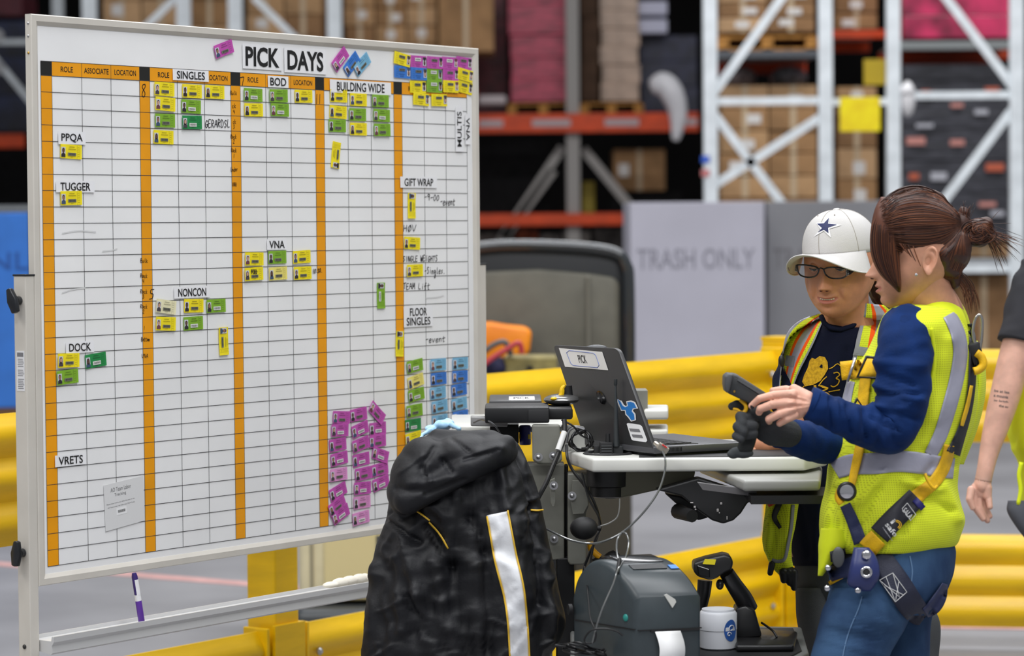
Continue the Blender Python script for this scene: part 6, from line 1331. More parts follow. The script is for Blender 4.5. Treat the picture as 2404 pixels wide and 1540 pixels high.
# trunk, legs and arms hidden in the clothes
for ks in ([(2160, 800, 6.04, .07), (2140, 900, 6.03, .10), (2110, 1050, 6.02, .11), (2110, 1200, 6.02, .115), (2110, 1300, 6.02, .12)],
           [(2085, 1320, 5.95, .075), (2020, 1460, 5.93, .066), (1985, 1640, 5.92, .05), (1985, 1900, 5.95, .048), (1985, 2120, 5.97, .035)], [(2120, 1330, 6.12, .06), (2120, 1500, 6.12, .045), (2120, 1700, 6.12, .04), (2125, 1900, 6.12, .048), (2125, 2120, 6.13, .035)],
           [(2115, 790, 5.9, .03), (2105, 900, 5.87, .03), (2085, 990, 5.84, .026), (2000, 982, 5.81, .022), (1930, 962, 5.79, .021), (1893, 946, 5.785, .023)]):
    body.rings(limb(ks, 20, 4))
hs = 1 / 1085.0
def hp(x, y, d=5.785): return P(x, y, d)
hand = blob([('cap', hp(1925, 962), .022, hp(1897, 950), .023), ('ball', hp(1880, 948, 5.785), (.031, .017, .027)), ('ball', hp(1866, 938, 5.785), (.022, .015, .020)), ('ball', hp(1870, 962, 5.787), (.024, .015, .020)), ('cap', hp(1895, 935, 5.78), .016, hp(1864, 915, 5.79), .012),
             ('cap', hp(1862, 925, 5.775), .0098, hp(1818, 927, 5.765), .0088), ('cap', hp(1818, 927, 5.765), .0088, hp(1783, 936, 5.765), .0078), ('cap', hp(1783, 936, 5.765), .0078, hp(1764, 953, 5.775), .0068),
             ('cap', hp(1858, 945, 5.77), .0098, hp(1812, 950, 5.755), .0092), ('cap', hp(1812, 950, 5.755), .0092, hp(1785, 960, 5.76), .0084), ('cap', hp(1785, 960, 5.76), .0084, hp(1782, 968, 5.772), .0075),
             ('cap', hp(1860, 962, 5.77), .0095, hp(1828, 972, 5.757), .0092), ('cap', hp(1828, 972, 5.757), .0092, hp(1805, 984, 5.762), .0082), ('cap', hp(1805, 984, 5.762), .0082, hp(1806, 989, 5.775), .0072),
             ('cap', hp(1866, 975, 5.775), .0088, hp(1845, 985, 5.765), .0082), ('cap', hp(1845, 985, 5.765), .0082, hp(1830, 994, 5.77), .0072),
             ('cap', hp(1880, 925, 5.80), .011, hp(1845, 915, 5.82), .0095), ('cap', hp(1845, 915, 5.82), .0095, hp(1815, 918, 5.82), .008)], 0.0016, 3)
for k, v in enumerate(hand.v):     # tendons and knuckles on the back of the hand
    x, y, d = proj(v); off = 0
    for f in ((1898, 940, 1862, 928, 3, 0.0012), (1898, 948, 1858, 946, 3, 0.0012), (1898, 955, 1862, 962, 3, 0.0012), (1862, 926, 1858, 924, 5, 0.0016), (1858, 945, 1854, 946, 5, 0.0016), (1860, 962, 1856, 963, 5, 0.0014), (1856, 935, 1880, 938, 2.5, -0.001), (1856, 954, 1880, 952, 2.5, -0.001), (1812, 926, 1816, 932, 2, -0.0008), (1808, 950, 1812, 956, 2, -0.0008)):
        dd = seg_d(x, y, *f[:4]); off += f[5] * math.exp(-(dd / f[4]) ** 2)
    hand.v[k] = v + (CAM - v).normalized() * off
nb_ = len(body.v); body.v += hand.v; body.f += [tuple(i + nb_ for i in q) for q in hand.f]; body.m += [2] * len(hand.f)
wa = body.build('person', [SK_A, LIPS, SK_H], smooth='all', label='woman in blue long-sleeved shirt and yellow vest with safety harness, in profile with hair bun', cat='person', origin=(P(2100, 1000, DA).x, 6.0, 0))
eyes(TA, wa, SK_A, 1.0)
b = MB(); b.ball(hp(1766, 954, 5.770), (.0045, .003, .006)); b.build('fingernail', mat('nail_dark', (28, 26, 30), 0.2), wa, smooth='all')
b = MB()
for k in range(5): b.ball(TA @ Vector((0.0, 0, 0)) if 0 else P(2151 + 2.2 * cos(k * 1.256), 645 + 2.2 * sin(k * 1.256), 5.915), 0.0018, 8, 6)
b.ball(P(2151, 645, 5.913), 0.0016, 8, 6); b.build('earring', mat('silver_stud', (190, 190, 196), 0.15, 0.9), wa, smooth='all')
# jeans
jf = [(1985, 1400, 1940, 1560, 6, 0.004), (1960, 1400, 2040, 1420, 4, -0.005), (1950, 1430, 2050, 1450, 4, -0.004), (1940, 1475, 2060, 1500, 5, -0.005), (2020, 1440, 2100, 1470, 5, 0.005), (1930, 1500, 2080, 1540, 5, 0.004), (2000, 1460, 2100, 1490, 4, -0.005), (2142, 1300, 2140, 1390, 3, -0.003), (2140, 1390, 2175, 1425, 3, -0.003)]
hip = rowloft([(1275, 1985, 2238, 6.02, .14), (1300, 1965, 2244, 6.02, .15), (1340, 1950, 2240, 6.01, .155), (1380, 1948, 2228, 6.0, .155), (1415, 1940, 2205, 5.99, .15), (1445, 1945, 2180, 5.99, .14)], 6, 56, 0.95, jf, 0.004, (10, 6, 12))
jm = MB(); jm.rings(hip)
leg1 = rowloft([(1380, 1955, 2175, 5.95, .10), (1420, 1934, 2160, 5.94, .105), (1470, 1920, 2128, 5.93, .10), (1500, 1912, 2110, 5.93, .095), (1540, 1903, 2090, 5.92, .09), (1640, 1895, 2060, 5.92, .08), (1760, 1905, 2040, 5.93, .068), (1900, 1920, 2045, 5.95, .062), (2020, 1935, 2045, 5.96, .055), (2105, 1935, 2040, 5.97, .055)], 7, 48, 1.0, jf, 0.004, (8, 6, 16))
leg2 = rowloft([(1400, 2040, 2210, 6.1, .09), (1450, 2060, 2188, 6.12, .085), (1540, 2062, 2184, 6.12, .08), (1700, 2060, 2180, 6.12, .07), (1900, 2068, 2180, 6.13, .062), (2080, 2075, 2175, 6.13, .055)], 10, 40, 1.0, (), 0.003)
jm.rings(leg1); jm.rings(leg2); jeans = jm.build('jeans', JEAN, wa, smooth='all')
for x, D in ((1985, 5.97), (2125, 6.13)):
    c = P(x, 2000, D); foot(Vector((c.x, c.y, 0)), (-1, 0, 0), wa)
tj = tree(jm)
ribbon([(2024, 1400, 3), (2015, 1430, 3), (1998, 1470, 3), (1985, 1510, 3), (1975, 1560, 3)], tj, 5.86, 0.0015, 0, 5, 3).build('side_seam', mat('seam_blue', (94, 122, 156), 0.8), jeans, smooth='all')
ribbon([(2136, 1305, 3), (2142, 1340, 3), (2140, 1385, 3), (2160, 1412, 3)], tj, 5.88, 0.0015, 0, 5, 3).build('pocket_seam', mat('seam_blue', (94, 122, 156)), jeans, smooth='all')
# vest
vf = [(2230, 800, 2180, 1040, 16, 0.010), (2150, 1130, 2120, 1250, 10, -0.008), (2075, 1110, 2020, 1180, 8, 0.010), (2060, 1150, 2010, 1240, 8, -0.010), (2190, 1090, 2160, 1130, 6, -0.010), (2215, 1140, 2250, 1220, 10, 0.012), (1960, 1150, 1950, 1260, 8, -0.008), (2100, 1200, 2090, 1290, 14, 0.010), (2170, 1160, 2230, 1200, 7, -0.008), (2195, 1000, 2170, 1060, 8, -0.010), (2120, 1130, 2200, 1150, 8, 0.012), (2246, 1040, 2240, 1090, 8, -0.01), (2180, 800, 2150, 1000, 10, -0.005)]
vr = [(712, 2110, 2205, 6.05, .06), (724, 2088, 2240, 6.04, .13), (745, 2068, 2262, 6.03, .17), (780, 2052, 2280, 6.03, .185), (830, 2030, 2291, 6.03, .18), (880, 1998, 2298, 6.03, .17), (940, 1980, 2298, 6.03, .165), (1000, 1966, 2288, 6.03, .16), (1060, 1955, 2266, 6.02, .155), (1100, 1942, 2250, 6.02, .155), (1140, 1934, 2244, 6.02, .16), (1190, 1926, 2256, 6.02, .165), (1225, 1924, 2268, 6.02, .17), (1255, 1926, 2262, 6.02, .17), (1282, 1930, 2246, 6.02, .165), (1300, 1960, 2200, 6.02, .16)]
vb = MB(); vb.rings(rowloft(vr, 5, 110, 0.92, vf, 0.008, (9, 5, 8), 5))
flap = MB(); flap.rings(rowloft([(1240, 1928, 1990, 5.93, .05), (1280, 1922, 1990, 5.92, .05), (1310, 1921, 1966, 5.92, .045), (1335, 1920, 1945, 5.92, .035), (1352, 1919, 1932, 5.92, .02)], 5, 40, 1.0, (), 0.004)); 
vest = vb.build('safety_vest', VY, wa, smooth='all'); flap.build('vest_corner', VYS, vest, smooth='all')
bk = MB(); bk.rings(rowloft([(800, 2280, 2296, 6.12, .05), (850, 2284, 2312, 6.12, .09), (910, 2282, 2315, 6.12, .10), (970, 2272, 2306, 6.12, .10), (1030, 2255, 2288, 6.12, .09), (1090, 2240, 2262, 6.12, .06)], 6, 40, 1.0, (), 0.003)); bk.build('vest_back', VY, vest, smooth='all')
tv_ = tree(vb, flap)
# collar of the vest
b = MB(); b.rings(rowloft([(688, 2178, 2232, 6.06, .07), (705, 2150, 2252, 6.06, .095), (740, 2130, 2272, 6.05, .12), (790, 2140, 2284, 6.05, .12)], 4, 48, 1.0, (), 0.002)); b.build('collar', VYS, vest, smooth='all')
ribbon([(2228, 738, 31), (2240, 760, 33), (2251, 790, 34), (2255, 830, 34), (2247, 885, 34), (2231, 948, 34), (2212, 1010, 33), (2196, 1046, 32), (2184, 1068, 30)], tv_, 5.9, 0.002, 0.001, 8, 7).build('reflective_band', SILV, vest, smooth='all')
ribbon([(1960, 1106, 40), (1974, 1098, 46), (2000, 1090, 48), (2050, 1088, 50), (2110, 1083, 50), (2165, 1088, 50), (2205, 1096, 50), (2240, 1100, 48)], tv_, 5.9, 0.002, 0.001, 8, 9).build('reflective_band', SILV, vest, smooth='all')
ribbon([(1999, 895, 16), (1990, 930, 20), (1985, 965, 20)], tv_, 5.95, 0.002, 0.001, 6, 5).build('reflective_band', SILV, vest, smooth='all')
# armhole binding
arm_f = [(2085, 960, 2160, 985, 5, -0.006), (2060, 850, 2170, 860, 7, 0.005), (2062, 875, 2150, 905, 5, -0.005), (2056, 905, 2165, 945, 6, 0.005), (2048, 925, 2165, 925, 4, -0.006), (2045, 955, 2120, 965, 6, 0.007), (2045, 980, 2110, 1010, 4, -0.006), (2030, 965, 2035, 1030, 5, -0.006), (2010, 960, 2015, 1030, 6, 0.005), (1990, 950, 2000, 1020, 5, -0.006), (1965, 940, 1970, 1010, 5, 0.004), (1948, 935, 1952, 1005, 4, -0.006), (2075, 830, 2175, 800, 8, 0.004), (2120, 960, 2165, 930, 5, 0.006), (2050, 1000, 2080, 1050, 5, 0.005), (2075, 980, 2110, 1050, 5, -0.004)]
arm_f = [f[:5] + (f[5] * 1.45,) for f in arm_f]
al = limb([(2138, 752, 5.95, .032), (2130, 775, 5.90, .054), (2124, 830, 5.865, .061), (2120, 900, 5.85, .060), (2112, 960, 5.84, .057), (2088, 1010, 5.83, .051), (2040, 1005, 5.82, .044), (1990, 985, 5.80, .038), (1950, 968, 5.79, .034), (1922, 955, 5.785, .032), (1903, 946, 5.785, .032)], 40, 10, 0.006, 30, 2, 1.0, arm_f)
am = MB(); am.rings(al); slv = am.build('shirt_sleeve', BLUE_SH, wa, smooth='all')
b = MB(); b.rings(limb([(1912, 950, 5.785, .0345), (1903, 946, 5.785, .0345), (1900, 945, 5.785, .0335)], 32, 4)); b.build('cuff', BLUE_SH, slv, smooth='all')
b = MB(); b.rings(rowloft([(722, 2095, 2165, 5.99, .08), (745, 2072, 2180, 5.96, .11), (790, 2060, 2188, 5.95, .12), (840, 2058, 2170, 5.95, .11)], 6, 40, 1.0)); b.build('shirt_shoulder', BLUE_SH, wa, smooth='all')
far = limb([(2000, 1000, 6.0, .045), (1950, 1040, 5.98, .045), (1900, 1035, 5.95, .042), (1860, 1025, 5.92, .036), (1832, 1018, 5.9, .032)], 32, 10, 0.006, 30, 9)
b = MB(); b.rings(far); b.build('shirt_sleeve', BLUE_SH, wa, smooth='all')
bnd = MB(); bnd.tube(catmull([hit(x, y, tv_)[0] or P(x, y, 5.9) for x, y in ((2186, 770), (2190, 800), (2192, 860), (2180, 920), (2162, 970), (2140, 1010), (2118, 1050))], 6), 0.0045, 8); bnd.build('armhole_binding', VYS, vest, smooth='all')
# gloved far hand gripping the scanner gun
ga = [('cap', P(1850, 1018, 5.89), .030, P(1815, 1010, 5.87), .034), ('ball', P(1805, 1003, 5.86), (.036, .028, .034)), ('cap', P(1800, 985, 5.85), .018, P(1760, 975, 5.83), .017),
      ('cap', P(1765, 985, 5.82), .0125, P(1738, 978, 5.81), .0115), ('cap', P(1738, 978, 5.81), .0115, P(1742, 995, 5.80), .011),
      ('cap', P(1768, 1000, 5.81), .0125, P(1732, 1002, 5.80), .0115), ('cap', P(1732, 1002, 5.80), .0115, P(1746, 1014, 5.79), .0105), ('cap', P(1768, 1018, 5.81), .0115, P(1728, 1024, 5.80), .0095), ('cap', P(1728, 1024, 5.80), .0095, P(1740, 1030, 5.79), .009),
      ('cap', P(1755, 955, 5.84), .011, P(1730, 950, 5.84), .010), ('cap', P(1730, 950, 5.84), .010, P(1718, 954, 5.84), .0085),
      ('cap', P(1795, 975, 5.83), .016, P(1775, 962, 5.81), .014)]
gm = blob(ga, 0.002, 3); gm.build('work_glove', GLV, wa, smooth='all')
# vest opening strap, harness
HRN = empty('safety_harness', (P(2100, 1100, 5.95).x, 5.95, P(2100, 1300, 5.95).z)); HRN.parent = wa; HRN.location = Vector(HRN.location) - ORG[wa.name]; ORG[HRN.name] = Vector((P(2100, 1100, 5.95).x, 5.95, P(2100, 1300, 5.95).z))
def hpart(nm, b, m_, **k): return b.build(nm, m_, HRN, smooth='all', **k)
ta_ = tree(vb, flap, am)
hpart('strap', ribbon([(1974, 871, 44), (2000, 868, 44), (2030, 864, 42), (2062, 861, 44)], tv_, 5.92, 0.004, 0.008, 6, 5), WEB)
hpart('strap', ribbon([(2037, 868, 26), (2030, 900, 26), (2026, 940, 26), (2022, 975, 26)], tv_, 5.92, 0.003, 0.005, 6, 5), WEB)
hpart('strap', ribbon([(2020, 1040, 22), (2014, 1070, 22), (2006, 1105, 20), (1999, 1138, 18)], tv_, 5.9, 0.003, 0.005, 6, 5), WEB)
b = MB(); b.tube([P(2008, 840, 5.86), P(1990, 896, 5.86)], 0.003, 10); hpart('steel_bar', b, STEEL)
def frame_loop(pts, r, nm, m_): b = MB(); b.tube([P(*p) for p in pts + pts[:2]], r, 8); return hpart(nm, b, m_)
frame_loop([(2034, 838, 5.86), (2066, 841, 5.86), (2058, 888, 5.86), (2013, 885, 5.86)], 0.0032, 'buckle_frame', BK2)
frame_loop([(2002, 957, 5.88), (2012, 936, 5.88), (2026, 957, 5.88)], 0.003, 'strap_ring', BK2)
# reel on the front strap
c = P(1988, 1154, 5.82); ax_ = (CAM - c).normalized(); b = MB(); b.lathe(c, ax_, [(0.012, -0.02), (0.021, -0.016), (0.021, 0.0), (0.017, 0.006)], 24); rl = b.build('reel', BK2, HRN, smooth=True)
b = MB(); b.lathe(c + ax_ * 0.006, ax_, [(0.0145, 0), (0.0145, 0.001), (0.006, 0.003)], 24); b.build('chrome_disc', mat('chrome', (214, 214, 218), 0.12, 1.0), rl, smooth=True)
b = MB(); b.tube(catmull([P(1972, 1150, 5.83), P(1968, 1168, 5.83), P(1976, 1182, 5.83)], 4), 0.008, 8); hpart('yellow_bumper', b, WEB)
hpart('strap', ribbon([(1984, 1185, 26), (1998, 1215, 28), (2010, 1245, 30), (2020, 1275, 32)], tv_, 5.87, 0.003, 0.004, 6, 5), WEBB)
hpart('strap', ribbon([(2230, 1045, 26), (2224, 1075, 28), (2212, 1105, 30), (2190, 1135, 30), (2165, 1155, 32), (2145, 1172, 36)], tv_, 5.9, 0.003, 0.004, 6, 5), WEB)
b = MB(); b.tube(catmull([P(2172, 1112, 5.84), P(2178, 1128, 5.835), P(2192, 1146, 5.835), P(2200, 1140, 5.84)], 4), 0.0035, 8); hpart('adjuster', b, WEB)
lab = ribbon([(2152, 1166, 48), (2130, 1188, 50), (2105, 1212, 51), (2082, 1236, 52), (2064, 1256, 52)], tv_, 5.86, 0.005, 0.006, 6, 5); lpad = hpart('label_pad', lab, WEBK)
hpart('end_tab', ribbon([(2163, 1180 - 2, 30), (2152, 1188, 30)], tree(lab), 5.86, 0.002, 0.001, 3, 3), mat('tab_blue', (40, 40, 110), 0.5))
hpart('strap', ribbon([(2062, 1262, 46), (2048, 1276, 48), (2036, 1290, 48)], tree(vb, jm), 5.86, 0.004, 0.006, 5, 5), WEB)
tlab = tree(lab)
def txt_on(t, x, y, w, h, ang, D, m_, par, nm='lettering', bold=0.02):
    a = radians(ang); ax = RT * cos(a) + UP * sin(a); ay = -RT * sin(a) + UP * cos(a); b = MB(); s = D / FPX; text_on(b, t, P(x, y, D), ax, ay, w * s, h * s, bold=bold)
    for i_, v_ in enumerate(b.v):
        q_ = proj(v_); h_, n_ = hit(q_[0], q_[1], tlab)
        if h_ is not None: b.v[i_] = h_ + (CAM - h_).normalized() * 0.001
    return b.build(nm, m_, par)
WTX = mat('stitch_white', (206, 206, 206), 0.6)
dl_ = proj(hit(2105, 1212, tree(lab))[0])[2] - 0.002
txt_on('SALA', 2131, 1205, 27, 13, -54 + 5, dl_, WTX, lpad)
fr = [(2118, 1194), (2130, 1181), (2150, 1208), (2138, 1222)]; b = MB(); q = [P(x, y, dl_) for x, y in fr]; b.tube(q + q[:2], 0.0009, 6); b.build('label_frame', WTX, lpad)
txt_on('safe', 2093, 1243, 36, 13, -52, dl_, WTX, lpad); txt_on('i', 2097, 1224, 7, 14, -52, dl_, WTX, lpad)
for k, r_ in enumerate((9, 13)):
    b = MB(); b.tube([P(2103 + r_ * cos(t), 1232 + r_ * 0.8 * sin(t), dl_) for t in [radians(-90 + 15 * q) for q in range(11)]], 0.0009, 6); b.build('yellow_arc', WEB, lpad)
for k in range(3): txt_on('harness', 2084 - 4 * k + 3, 1262 - 6 * k - 4, 26 - 3 * k, 3, -52, dl_, mat('stitch_grey', (150, 150, 156)), lpad)
# back straps, D-ring
hpart('strap', ribbon([(2276, 760, 12), (2284, 800, 16), (2284, 860, 18), (2280, 920, 18), (2270, 975, 20), (2252, 1030, 26), (2238, 1065, 34)], tv_, 5.98, 0.004, 0.004, 8, 5), WEBK)
hpart('strap', ribbon([(2281, 905, 8), (2272, 950, 10), (2262, 985, 10), (2258, 1000, 8)], tv_, 5.97, 0.002, 0.010, 6, 3), WEB)
b = MB(); b.box(P(2290, 830, 5.95), (0.028, 0.03, 0.05), ((X * 0.9 + Z * 0.3).normalized(), Y, (Z * 0.9 - X * 0.3).normalized())); b.build('d_ring_pad', BK2, HRN, bevel=0.006, smooth=True)
dr_ = catmull([P(2290, 815, 5.94), P(2284, 780, 5.94), (P(2290, 748, 5.94)), P(2299, 739, 5.94), P(2306, 752, 5.94), P(2305, 790, 5.94), P(2300, 825, 5.94)], 5); b = MB(); b.tube(dr_, 0.0032, 10); hpart('d_ring', b, mat('steel_ring', (180, 176, 170), 0.2, 0.9))
b = MB(); b.tube(catmull([P(2292, 828, 5.93), P(2304, 838, 5.93), P(2308, 856, 5.93), P(2298, 868, 5.93), P(2286, 872, 5.93)], 5), 0.009, 10); hpart('yellow_loop', b, WEB)
# hip pads and leg straps
tq = tree(jm, flap)
hpart('hip_pad', ribbon([(1950, 1318, 46), (1975, 1316, 56), (2000, 1318, 60)], tq, 5.85, 0.008, 0.006, 5, 5), WEBK)
hpart('hip_pad', ribbon([(1946, 1352, 30), (1975, 1338, 40), (2005, 1330, 50)], tq, 5.85, 0.006, 0.016, 5, 5), WEBB)
b = MB(); b.ball(P(1968, 1308, 5.80), (0.013, 0.006, 0.022)); hpart('plastic_tab', b, mat('tab_grey', (70, 72, 74), 0.4))
b = MB(); b.rings(rowloft([(1285, 2004, 2040, 5.83, .012), (1305, 2000, 2056, 5.825, .016), (1330, 1994, 2064, 5.82, .018), (1355, 1990, 2064, 5.82, .018), (1375, 1992, 2054, 5.825, .016), (1388, 2020, 2044, 5.83, .010)], 4, 28, 0.8)); pd2 = hpart('hip_buckle', b, mat('buckle_blue', (42, 52, 104), 0.35))
c = P(2034, 1343, 5.798); ax_ = (CAM - c).normalized()
b = MB(); b.lathe(c, ax_, [(0.0125, -0.003), (0.0125, 0.002), (0.009, 0.003), (0.006, 0.001), (0.006, -0.002)], 24); b.build('grommet', mat('chrome', (214, 214, 218)), pd2, smooth='all')
b = MB(); b.lathe(c, ax_, [(0.006, -0.001), (0.0058, 0.0022)], 16); b.build('grommet_hole', RUB, pd2)
c = P(2034, 1302, 5.80); b = MB(); b.lathe(c, ax_, [(0.010, -0.003), (0.010, 0.001), (0.005, 0.003)], 20); b.build('rivet', mat('chrome', (214, 214, 218)), pd2, smooth='all')
for x, y in ((1944, 1333), (1942, 1381), (2014, 1386)):
    c = P(x, y, 5.81); b = MB(); b.lathe(c, ax_, [(0.0065, -0.004), (0.0065, 0.002), (0.003, 0.004)], 14); hpart('rivet', b, mat('chrome', (214, 214, 218)))
hpart('strap', ribbon([(1946, 1370, 10), (1970, 1356, 12), (1992, 1345, 10)], tq, 5.85, 0.003, 0.008, 5, 3), WEB)
lg = ribbon([(2062, 1300, 48), (2085, 1335, 56), (2110, 1375, 62), (2135, 1415, 62), (2155, 1440, 56), (2170, 1452, 40)], tj, 5.87, 0.006, 0.004, 6, 7); lgs = hpart('leg_strap', lg, mat('webbing_midnight', (26, 30, 52), 0.6, bump=0.5, bscale=500))
hpart('leg_strap', ribbon([(2172, 1440, 24), (2192, 1425, 34), (2208, 1400, 30), (2219, 1370, 14)], tj, 5.93, 0.006, 0.006, 6, 5), WEBB)
tl_ = tree(lg); sx_ = [(2065, 1362), (2096, 1345), (2129, 1390), (2102, 1413)]
def lift_pt(x, y): h, n_ = hit(x, y, tl_); return (h if h is not None else P(x, y, 5.84)) + (CAM - P(x, y, 5.84)).normalized() * 0.001
for L in (sx_ + sx_[:1], [sx_[0], (2112, 1402), (2096, 1345)], [(2080, 1354), sx_[3], (2110, 1366)], [(2072, 1372), (2120, 1396)]):
    b = MB(); b.tube([lift_pt(lerp(a[0], c[0], k / 5), lerp(a[1], c[1], k / 5)) for a, c in zip(L, L[1:]) for k in range(5)] + [lift_pt(*L[-1])], 0.0008, 5); b.build('stitching', WTX, lgs)
# hair
HC = [mat('hair_brown_%d' % i, c, 0.5) for i, c in enumerate([(92, 50, 32), (60, 32, 22), (122, 72, 44), (46, 24, 18)])]
for m_ in HC: m_.node_tree.nodes['Principled BSDF'].inputs['Anisotropic'].default_value = 0.5
hb_ = blob([('ball', P(2152, 531, DA), (.092, .088, .080)), ('ball', P(2186, 535, DA), (.064, .084, .069)), ('ball', P(2232, 585, DA + .005), (.044, .078, .055)), ('ball', P(2222, 578, DA + .01), (.042, .068, .066)), ('ball', P(2222, 622, DA + .005), (.036, .062, .040)), ('ball', P(2208, 600, DA), (.032, .078, .045)), ('ball', P(2235, 655, DA + .02), (.022, .045, .026)), ('ball', P(2110, 505, DA), (.05, .062, .045)), ('ball', P(2156, 498, DA), (.072, .07, .053)), ('ball', P(2252, 528, DA), (.028, .03, .028))], 0.003, 5, 0.004, 40, (0.4, 1, 1))
hr0 = hb_.build('hair', HC[1], wa, smooth='all')
fr_ = MB(); fr_.rings(rowloft([(462, 2068, 2084, 5.97, .02), (490, 2054, 2100, 5.955, .035), (530, 2045, 2110, 5.95, .04), (575, 2042, 2110, 5.95, .038), (610, 2048, 2112, 5.95, .034), (645, 2066, 2115, 5.95, .028), (670, 2092, 2116, 5.95, .018), (686, 2108, 2114, 5.95, .006)], 5, 36, 0.9)); fr_.build('fringe', HC[0], hr0, smooth='all')
bn = blob([('ball', P(2300, 545, DA), (.028, .03, .030)), ('ball', P(2312, 528, DA), (.020, .022, .018)), ('ball', P(2275, 562, DA), (.022, .024, .018)), ('ball', P(2296, 566, DA), (.022, .022, .014)), ('cap', P(2256, 530, DA), .014, P(2285, 550, DA), .018), ('ball', P(2262, 505, DA), (.012, .014, .02))], 0.0025, 3, 0.003, 60); bun_ = bn.build('hair_bun', HC[1], hr0, smooth='all')
th_ = tree(hb_, fr_, bn); rnd = random.Random(11); sb = [MB() for _ in HC]
def surf_line(pts, tr, D0, lift, n=14, jit=0.0):
    L = catmull([Vector((p[0], p[1], 0)) for p in pts], max(2, n // (len(pts) - 1))); out = []; last = D0
    for p in L:
        h, nn = hit(p.x, p.y, tr)
        if h is not None: last = proj(h)[2] * 0.7 + last * 0.3 if out else proj(h)[2]
        out.append(P(p.x, p.y, last - lift))
    return out
top_c = [(2074, 478), (2108, 450), (2158, 441), (2210, 462), (2254, 508)]; bot_c = [(2104, 582), (2140, 597), (2185, 600), (2222, 580), (2256, 538)]
lines = []
for k in range(620):
    s = rnd.uniform(-0.04, 1.03); j = rnd.uniform(-4, 4); pts = [(lerp(a[0], c[0], s) + (rnd.uniform(-14, 14) if i in (0,) else 0), lerp(a[1], c[1], s) + (j if i < 4 else 0)) for i, (a, c) in enumerate(zip(top_c, bot_c))]
    lines.append(surf_line(pts, th_, 5.93, rnd.uniform(0.0, 0.003)))
for k in range(170):
    s = rnd.random(); L0 = [(2078, 466), (2046, 530), (2044, 590), (2066, 642), (2111, 684)]; L1 = [(2086, 470), (2108, 530), (2112, 590), (2114, 640), (2113, 684)]
    pts = [(lerp(a[0], c[0], s), lerp(a[1], c[1], s)) for a, c in zip(L0, L1)]; lines.append(surf_line(pts, th_, 5.92, rnd.uniform(0.0, 0.002)))
for k in range(420):
    s = rnd.random(); L0 = [(2194, 650), (2212, 610), (2232, 575), (2256, 545)]; L1 = [(2250, 655), (2266, 620), (2266, 580), (2262, 545)]
    lines.append(surf_line([(lerp(a[0], c[0], s), lerp(a[1], c[1], s)) for a, c in zip(L0, L1)], th_, 5.95, rnd.uniform(0, 0.002)))
for k in range(320):  # crown, swept back over the top
    s = rnd.random(); st_ = Vector(interp([(0, 2100, 454), (0.4, 2150, 441), (0.7, 2195, 450), (1, 2235, 482)], s)); dn = rnd.uniform(-2, 26)
    lines.append(surf_line([(st_.x, st_.y + dn), (lerp(st_.x, 2255, 0.35), interp([(2100, 450), (2158, 440), (2210, 460), (2254, 505)], lerp(st_.x, 2255, 0.35))[0] + dn * 0.8), (lerp(st_.x, 2255, 0.7), interp([(2100, 450), (2158, 440), (2210, 460), (2254, 505)], lerp(st_.x, 2255, 0.7))[0] + dn * 0.7), (2256, 515 + dn * 0.4)], th_, 5.96, rnd.uniform(0, 0.002)))
for k in range(120):  # sweep behind the ear up to the tie
    s = rnd.random(); L0 = [(2190, 592), (2206, 590), (2232, 570), (2256, 545)]; L1 = [(2196, 640), (2214, 612), (2236, 582), (2258, 550)]
    lines.append(surf_line([(lerp(a[0], c[0], s), lerp(a[1], c[1], s)) for a, c in zip(L0, L1)], th_, 5.95, rnd.uniform(0, 0.002)))
for k in range(12):   # short wisps before the ear
    s = rnd.random(); lines.append([P(lerp(2108, 2146, s) + 18 * t, 570 + 8 * s + (26 + 30 * s) * t - 6 * t * t, 5.915) for t in [q / 7 for q in range(8)]])
for k in range(90):   # windings of the bun
    a0 = rnd.uniform(0, 6.28); r_ = rnd.uniform(14, 34); ox, oy = rnd.uniform(-12, 12), rnd.uniform(-10, 10); pts = [(2298 + ox + r_ * cos(a0 + t) * 1.0, 545 + oy + r_ * 0.7 * sin(a0 + t)) for t in (0, .5, 1, 1.5, 2, 2.5)]
    lines.append([p for p in surf_line(pts, th_, 5.97, 0.001)])
fibres(lines, 0.0009, 3, sb, rnd)
wl = []
for k in range(60):   # loose ends fanning from the bun
    a0 = rnd.uniform(0.15, 1.25); L_ = rnd.uniform(45, 105); x0, y0 = 2312 + rnd.uniform(-8, 8), 548 + rnd.uniform(-12, 12); d0 = 6.0 + rnd.uniform(-.03, .03)
    wl.append([P(x0 + L_ * t * cos(a0) , y0 + L_ * t * sin(a0) * (0.35 + 0.65 * t), d0) for t in [q / 7 for q in range(8)]])
for k in range(26):   # spiky tuft above the tie
    a0 = rnd.uniform(-1.75, -1.05); L_ = rnd.uniform(18, 45); x0, y0 = 2262 + rnd.uniform(-14, 10), 520 + rnd.uniform(-12, 6); wl.append([P(x0 + L_ * t * cos(a0), y0 + L_ * t * sin(a0), 5.98) for t in [q / 5 for q in range(6)]])
for k in range(46):   # wisps down the nape over the collar
    x0 = rnd.uniform(2225, 2262); s = rnd.uniform(0.5, 1.0); wl.append([P(x0 + 45 * t * s + 12 * sin(3 * t), 640 + 100 * t * s, 5.99) for t in [q / 8 for q in range(9)]])
for k in range(3): wl.append([P(2320 + 30 * t * (k + 1) * 0.9, 525 - (36 - 50 * k * 0.7) * t * 0.9, 6.0) for t in (0, .25, .5, .75, 1)])
fibres(wl, 0.0007, 3, sb, rnd)
lines = []
for i, b_ in enumerate(sb):
    o = b_.build('hair_strands', HC[i], hr0, smooth='all'); o['kind'] = 'stuff'
